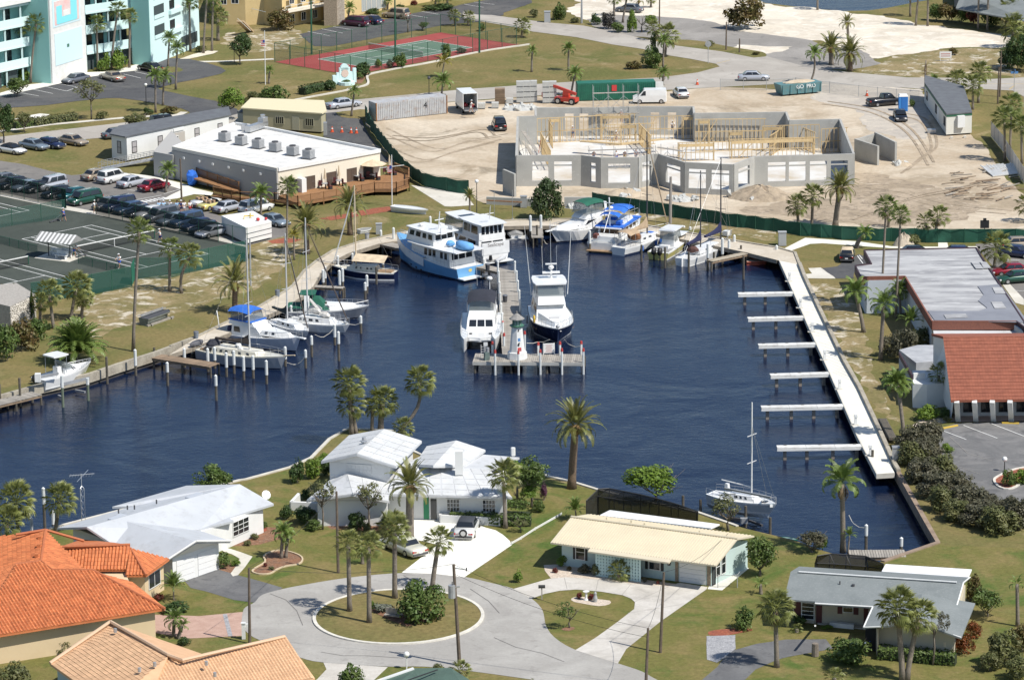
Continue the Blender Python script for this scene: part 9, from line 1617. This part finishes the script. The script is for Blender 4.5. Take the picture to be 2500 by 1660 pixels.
t=tg('marker_sign','dark historical marker with crested top before the green fence','sign',W('h',2035,985));part('post',MB().cyl((0,0,0),.06,1.8,5),FRAME,t);part('plaque',MB().box((0,0,2.3),(1.1,.1,1.0)).box((0,0,2.9),(.4,.1,.35)),BLACKP,t)
t=tg('entrance_sign','mint coloured stepped entrance sign with round planter','sign',W('b',815,690),.35);part('wall',MB().box((0,0,.9),(2.6,.4,1.8)).box((0,0,1.2),(1.7,.44,2.6)).tube([(0,.2,2.4),(0,-.22,2.4)],.7,12).box((-1.6,0,.7),(.7,.5,1.4)).box((1.6,0,1.2),(.5,.5,2.2)),TURQ,t);part('plaque',MB().tube([(0,-.2,1.6),(0,-.27,1.6)],.6,12),mat('plaque_pink',(.65,.5,.42),.7),t);part('planter',MB().cyl((0,-1,0),1.3,.5,12),TURQ,t);obj('shrub',crown('bush',L_GREEN,0),t,(0,-1,.5)).scale=(1.1,1.0,.35)
t=tg('lot_sign','white board sign with red lettering on the dry verge','sign',W('d',1715,505));part('board',MB().box((0,0,1.0),(1.9,.06,1.0)),SIGNW,t);part('post',MB().box((-.8,.04,.6),(.08,.08,1.2)),WHITE,t);part('post',MB().box((.8,.04,.6),(.08,.08,1.2)),WHITE,t);part('print',MB().box((0,-.04,1.15),(1.5,.01,.2)).box((0,-.04,.8),(1.5,.01,.15)),MATS['faded_red_print'],t)
# ---------------------------------------------------------------- loose things
def put(name,label,cat,tl,x,y,pts,rz=0,z=.04,g=None):
	t=tg(name,label,cat,W(tl,x,y,z),rz,g)
	for n,mb,m in pts:part(n,mb,m,t)
	return t
ORG=mat('cone_orange',(.6,.09,.03),.6)
for tl,x,y,l in(('b',712,1090,'westmost in the service yard'),('b',792,1092,'second in the service yard'),('b',868,1098,'third in the service yard'),('b',912,1100,'nearest the curved green fence'),('d',1068,792,'alone by the site gate'),('c',1695,700,'tallest, at the road by the site entrance')):put('traffic_cone','orange traffic cone, '+l,'cone',tl,x,y,[('cone',MB().tube([(0,0,0),(0,0,.9)],[.25,.05],8),ORG),('base',MB().box((0,0,.03),(.5,.5,.06)),ORG),('band',MB().tube([(0,0,.5),(0,0,.65)],[.16,.12],8),WHITE)],g='traffic cones').scale=(.95,)*3
TE=mat('dumpster_teal',(.08,.22,.25),.6,(.12,.2,.2),2);a,b=PX('d 375 795,d 685 768');d=b-a;L=d.length;t=put('dumpster','long teal open dumpster filled with debris','dumpster','d',375,795,[('tub',MB().loft([[(0,0,.2),(L,0,.2),(L,2.3,.2),(0,2.3,.2)],[(-.4,-.1,1.7),(L+.2,-.1,1.7),(L+.2,2.4,1.7),(-.4,2.4,1.7)]]),TE),('debris',MB().blob((L/2,1.15,1.6),(L*.46,1,.5),12,5,.12),MATS['sand'])]+[('rib',MB().box((L*k/5,-.1,.95),(.14,.16,1.4)),TE)for k in range(6)],math.atan2(d.y,d.x));lt('GO  PRO',.8,WHITE,t,(L*.6,-.2,1.25),(R(82),0,0))
put('portable_toilet','blue portable toilet with white roof','toilet','d',1365,912,[('cabin',MB().box((0,0,1.1),(1.3,1.3,2.2)),mat('toilet_blue',(.05,.25,.62),.5)),('roof',MB().box((0,0,2.3),(1.4,1.4,.25),top=.8),WHITE),('door',MB().box((.1,-.67,1.1),(.8,.05,1.9)),mat('toilet_door',(.03,.17,.5),.5))])
BLK=mat('pale_blocks',(.50,.50,.47),.9,(.42,.42,.4),3)
for k,(x,y,h,l)in enumerate(((235,845,5,'first tall stack'),(292,843,5,'second tall stack'),(347,841,5,'third tall stack'),(450,848,5,'stack behind the red handler'),(507,846,5,'stack right of the red handler'),(150,855,2,'low stack by the slab heap'),(30,890,1.5,'low stack by the box truck'),(-80,895,1.5,'lowest stack close to the box truck'))):put('block_stack','wrapped stack of grey concrete blocks, '+l,'block stack','c',x,y,[('pallet_load',MB().box((0,0,z*.8+.45),(1.05,1.05,.74)),BLK)for z in range(max(1,int(h)-1))]+[('gap_row',MB().box((0,-.5,z*.8+.06),(.9,.1,.08)),FRAME)for z in range(max(1,int(h)-1))],g='block stacks on the building site')
put('lumber_stack','brown stack of pallets beside the block stacks','lumber','c',70,852,[('board',MB().box((0,0,.1+.16*k),(1.5,1.4,.1)),WOODB)for k in range(14)])
rnd=random.Random(9);me=MB().blob((0,0,0),(.5,.4,.3),6,4,.1,2).mesh('chunk',BLK)
def heap(label,tl,x,y,w,h,m,rub=0):
	q=W(tl,x,y);t=tg('dirt_mound' if not rub else 'rubble_heap',label,'heap',q);rw=w/2;mb=MB();N=22;rings=[]
	for i in range(7):f=i/6;rings.append([(math.cos(a)*rw*(1-f)*(1+.22*noise.noise((math.cos(a)*2,math.sin(a)*2,x))),math.sin(a)*rw*.8*(1-f),h*(math.sin(f*1.57)**1.0)*(1+.35*noise.noise((math.cos(a)*3,math.sin(a)*3,f*3+x)))-.05)for a in(k*6.2832/N for k in range(N))])
	part('mound',mb.loft(rings),m,t)
	for k in range(rub):a=rnd.random()*6.28;o=obj('chunk',me,t,(math.cos(a)*rw*rnd.random(),math.sin(a)*rw*.8*rnd.random(),h*.5*rnd.random()),(rnd.random()*3,)*3);o.scale=(rnd.uniform(.4,1.3),)*3
heap('large tan spoil mound before the east bay of the unfinished building','h',190,610,9,1.5,TRACK,14);heap('low sand mound by the middle bay','g',1100,590,6,.8,SAND,8);heap('heap of broken concrete by the green fence','g',1575,640,3.4,.6,BLK,26);heap('broken slab heap by the small generator','c',240,895,6,.6,BLK,30);heap('pale boulder beside the yellow palms','l',1370,165,2.8,1.6,mat('boulder',(.55,.47,.36),.9,(.42,.36,.28),2),3);heap('sandy rubble mound at the right of the free wall','h',1360,350,3,.5,SAND,9);heap('grey rubble by the pine bush','g',720,695,4,.35,BLK,22)
t=put('debris_pile','scattered timber, pipes and boards at the east end of the site','debris','h',1950,470,[])
for k in range(46):p=W('h',rnd.uniform(1680,2350),rnd.uniform(400,660),.15)-t.location;a=rnd.uniform(-.6,.9);l=rnd.uniform(.8,3.5);part('board',MB().bar(p,p+Ve((math.cos(a)*l,math.sin(a)*l,rnd.uniform(0,.5))),.2,.08),WOODB if k%3 else WOODG,t)
t=put('pipe_stack','heap of white plastic pipes by the boundary wall','pipes','h',2210,400,[])
for k in range(22):p=W('h',2110+k*10,440-k*1,.15)-t.location;part('pipe',MB().tube([p,p+Ve((-1.0+.05*k,5+rnd.random(),.3))],.09,5),WHITE,t)
t=put('piling_stack','stack of dark round timber pilings by the east walkway','timber','p',1250,570,[])
for k in range(11):p,q=W('p',1245+k*10 if k<7 else 1262+(k-7)*14,580,.2 if k<7 else .5)-t.location,W('p',1160+k*10 if k<7 else 1175+(k-7)*14,420,.2 if k<7 else .5)-t.location;part('log',MB().tube([p,q],.17,7),PILED,t)
for a in(('crate','foil wrapped crate at the end of the east walkway','crate','p',1315,770,1.3,ALU),('transformer_box','pale transformer cabinet by the side road','cabinet','c',460,185,1.5,GALV),('meter_cabinet','grey electrical cabinet by the pine bush','cabinet','g',265,695,1.2,ALU),('meter_cabinet','slim grey cabinet by the boardwalk kerb on the west lawn','cabinet','f',1098,915,1.1,GALV),('utility_cabinet','tall grey cabinet pair on the north east lawn','cabinet','l',370,165,1.4,GALV),('recycling_bin','small blue bin at the grey house carport','bin','t',1110,1100,.7,CB)):s=a[6];put(*a[:6],[('case',MB().box((0,0,s*.6),(s*.7,s*.6,s*1.2),top=.96),a[7]),('lid',MB().box((0,0,s*1.22),(s*.76,s*.66,.06)),a[7])])
t=tg('retaining_wall','low grey concrete retaining wall with rusty top rail behind the pine bush','wall',W('g',0,650));wq('wall',MB().bar(W('f',1985,640,.5),W('g',380,660,.5),.35,1.0).bar(W('g',600,650,.6),W('g',820,650,.6),.35,1.2),BLOCK,t);wq('top_rail',MB().bar(W('f',1985,640,1.05),W('g',250,655,1.05),.15),MATS['rust'],t)
put('mailbox','dark mailbox on a wooden post at the drive crescent','mailbox','s',415,685,[('post',MB().box((0,0,.55),(.1,.1,1.1)),WOODG),('box',MB().tube([(-.3,0,1.2),(.3,0,1.2)],.16,8),FRAME)]);put('mailbox','white gate post style mailbox by the brick drive','mailbox','q',2008,1008,[('post',MB().box((0,0,.7),(.3,.3,1.4)),WHITE),('cap',MB().box((0,0,1.43),(.4,.4,.08)),WHITE),('panel',MB().box((.4,0,1.2),(.5,.2,.3)),WHITE)])
put('garden_pedestal','white bird bath between red plants','bird bath','s',780,688,[('stem',MB().lathe((0,0,0),[(.22,0),(.1,.2),(.1,.65),(.3,.8)]),WHITE)]);put('garden_statue','small pale garden statue beside the red plant','statue','s',855,702,[('figure',MB().lathe((0,0,0),[(.16,0),(.2,.3),(.12,.6),(.13,.8),(.03,.92)]),GALV)]);put('tree_stump','short sawn tree stump by the grey driveway','stump','t',642,1148,[('wood',MB().cyl((0,0,0),.32,1.1,9,.28),BARK)]);put('garden_bench','weathered bench in the shade of the island shrub','bench','r',1215,850,[('seat',MB().box((0,0,.4),(1.6,.5,.08)),WOODG),('backrest',MB().box((0,.25,.7),(1.6,.06,.5)),WOODG)],-.4);put('tarp_pile','blue tarp draped over a stack beside the club ramp','tarp','e',1585,515,[('cover',MB().blob((0,0,.9),(.8,.7,1.2),8,6,.15,3),CB)])
for x,y,o,l in((1050,460,1,'open beige umbrella on the club deck'),(655,535,0,'closed umbrella left on the deck'),(770,510,0,'closed umbrella second on the deck'),(840,455,0,'tall closed umbrella by the dark window'),(917,470,0,'closed umbrella near the open one'),(1185,420,0,'closed umbrella at the deck corner')):
	put('table_umbrella',l,'umbrella','f',x,y,[('pole',MB().cyl((0,0,0),.04,2.6,5),WOODB),('canopy',MB().tube([(0,0,2.0),(0,0,2.6)],[1.9,.05],8)if o else MB().tube([(0,0,1.2),(0,0,2.6)],[.22,.05],7),CBEI)],z=.75)
	u=put('cafe_table','round dark table with chairs under the '+l,'table','f',x+4,y+8,[('top',MB().cyl((0,0,.68),.55,.05,10),ALU),('leg',MB().cyl((0,0,0),.07,.68,6),FRAME)],z=.75)
	for k in range(3):a=k*2.1;put('chair','dark deck chair %s the %s'%(('left of','right of','behind')[k],l),'chair','f',x+(-40,42,6)[k],y+(6,12,-22)[k],[('seat',MB().box((0,0,.42),(.5,.5,.06)),MAROON),('backrest',MB().box((0,.24,.75),(.5,.06,.6)),MAROON),('leg',MB().box((-.2,0,.2),(.06,.45,.4)),FRAME),('leg',MB().box((.2,0,.2),(.06,.45,.4)),FRAME)],a,.75,'deck chairs at the club')
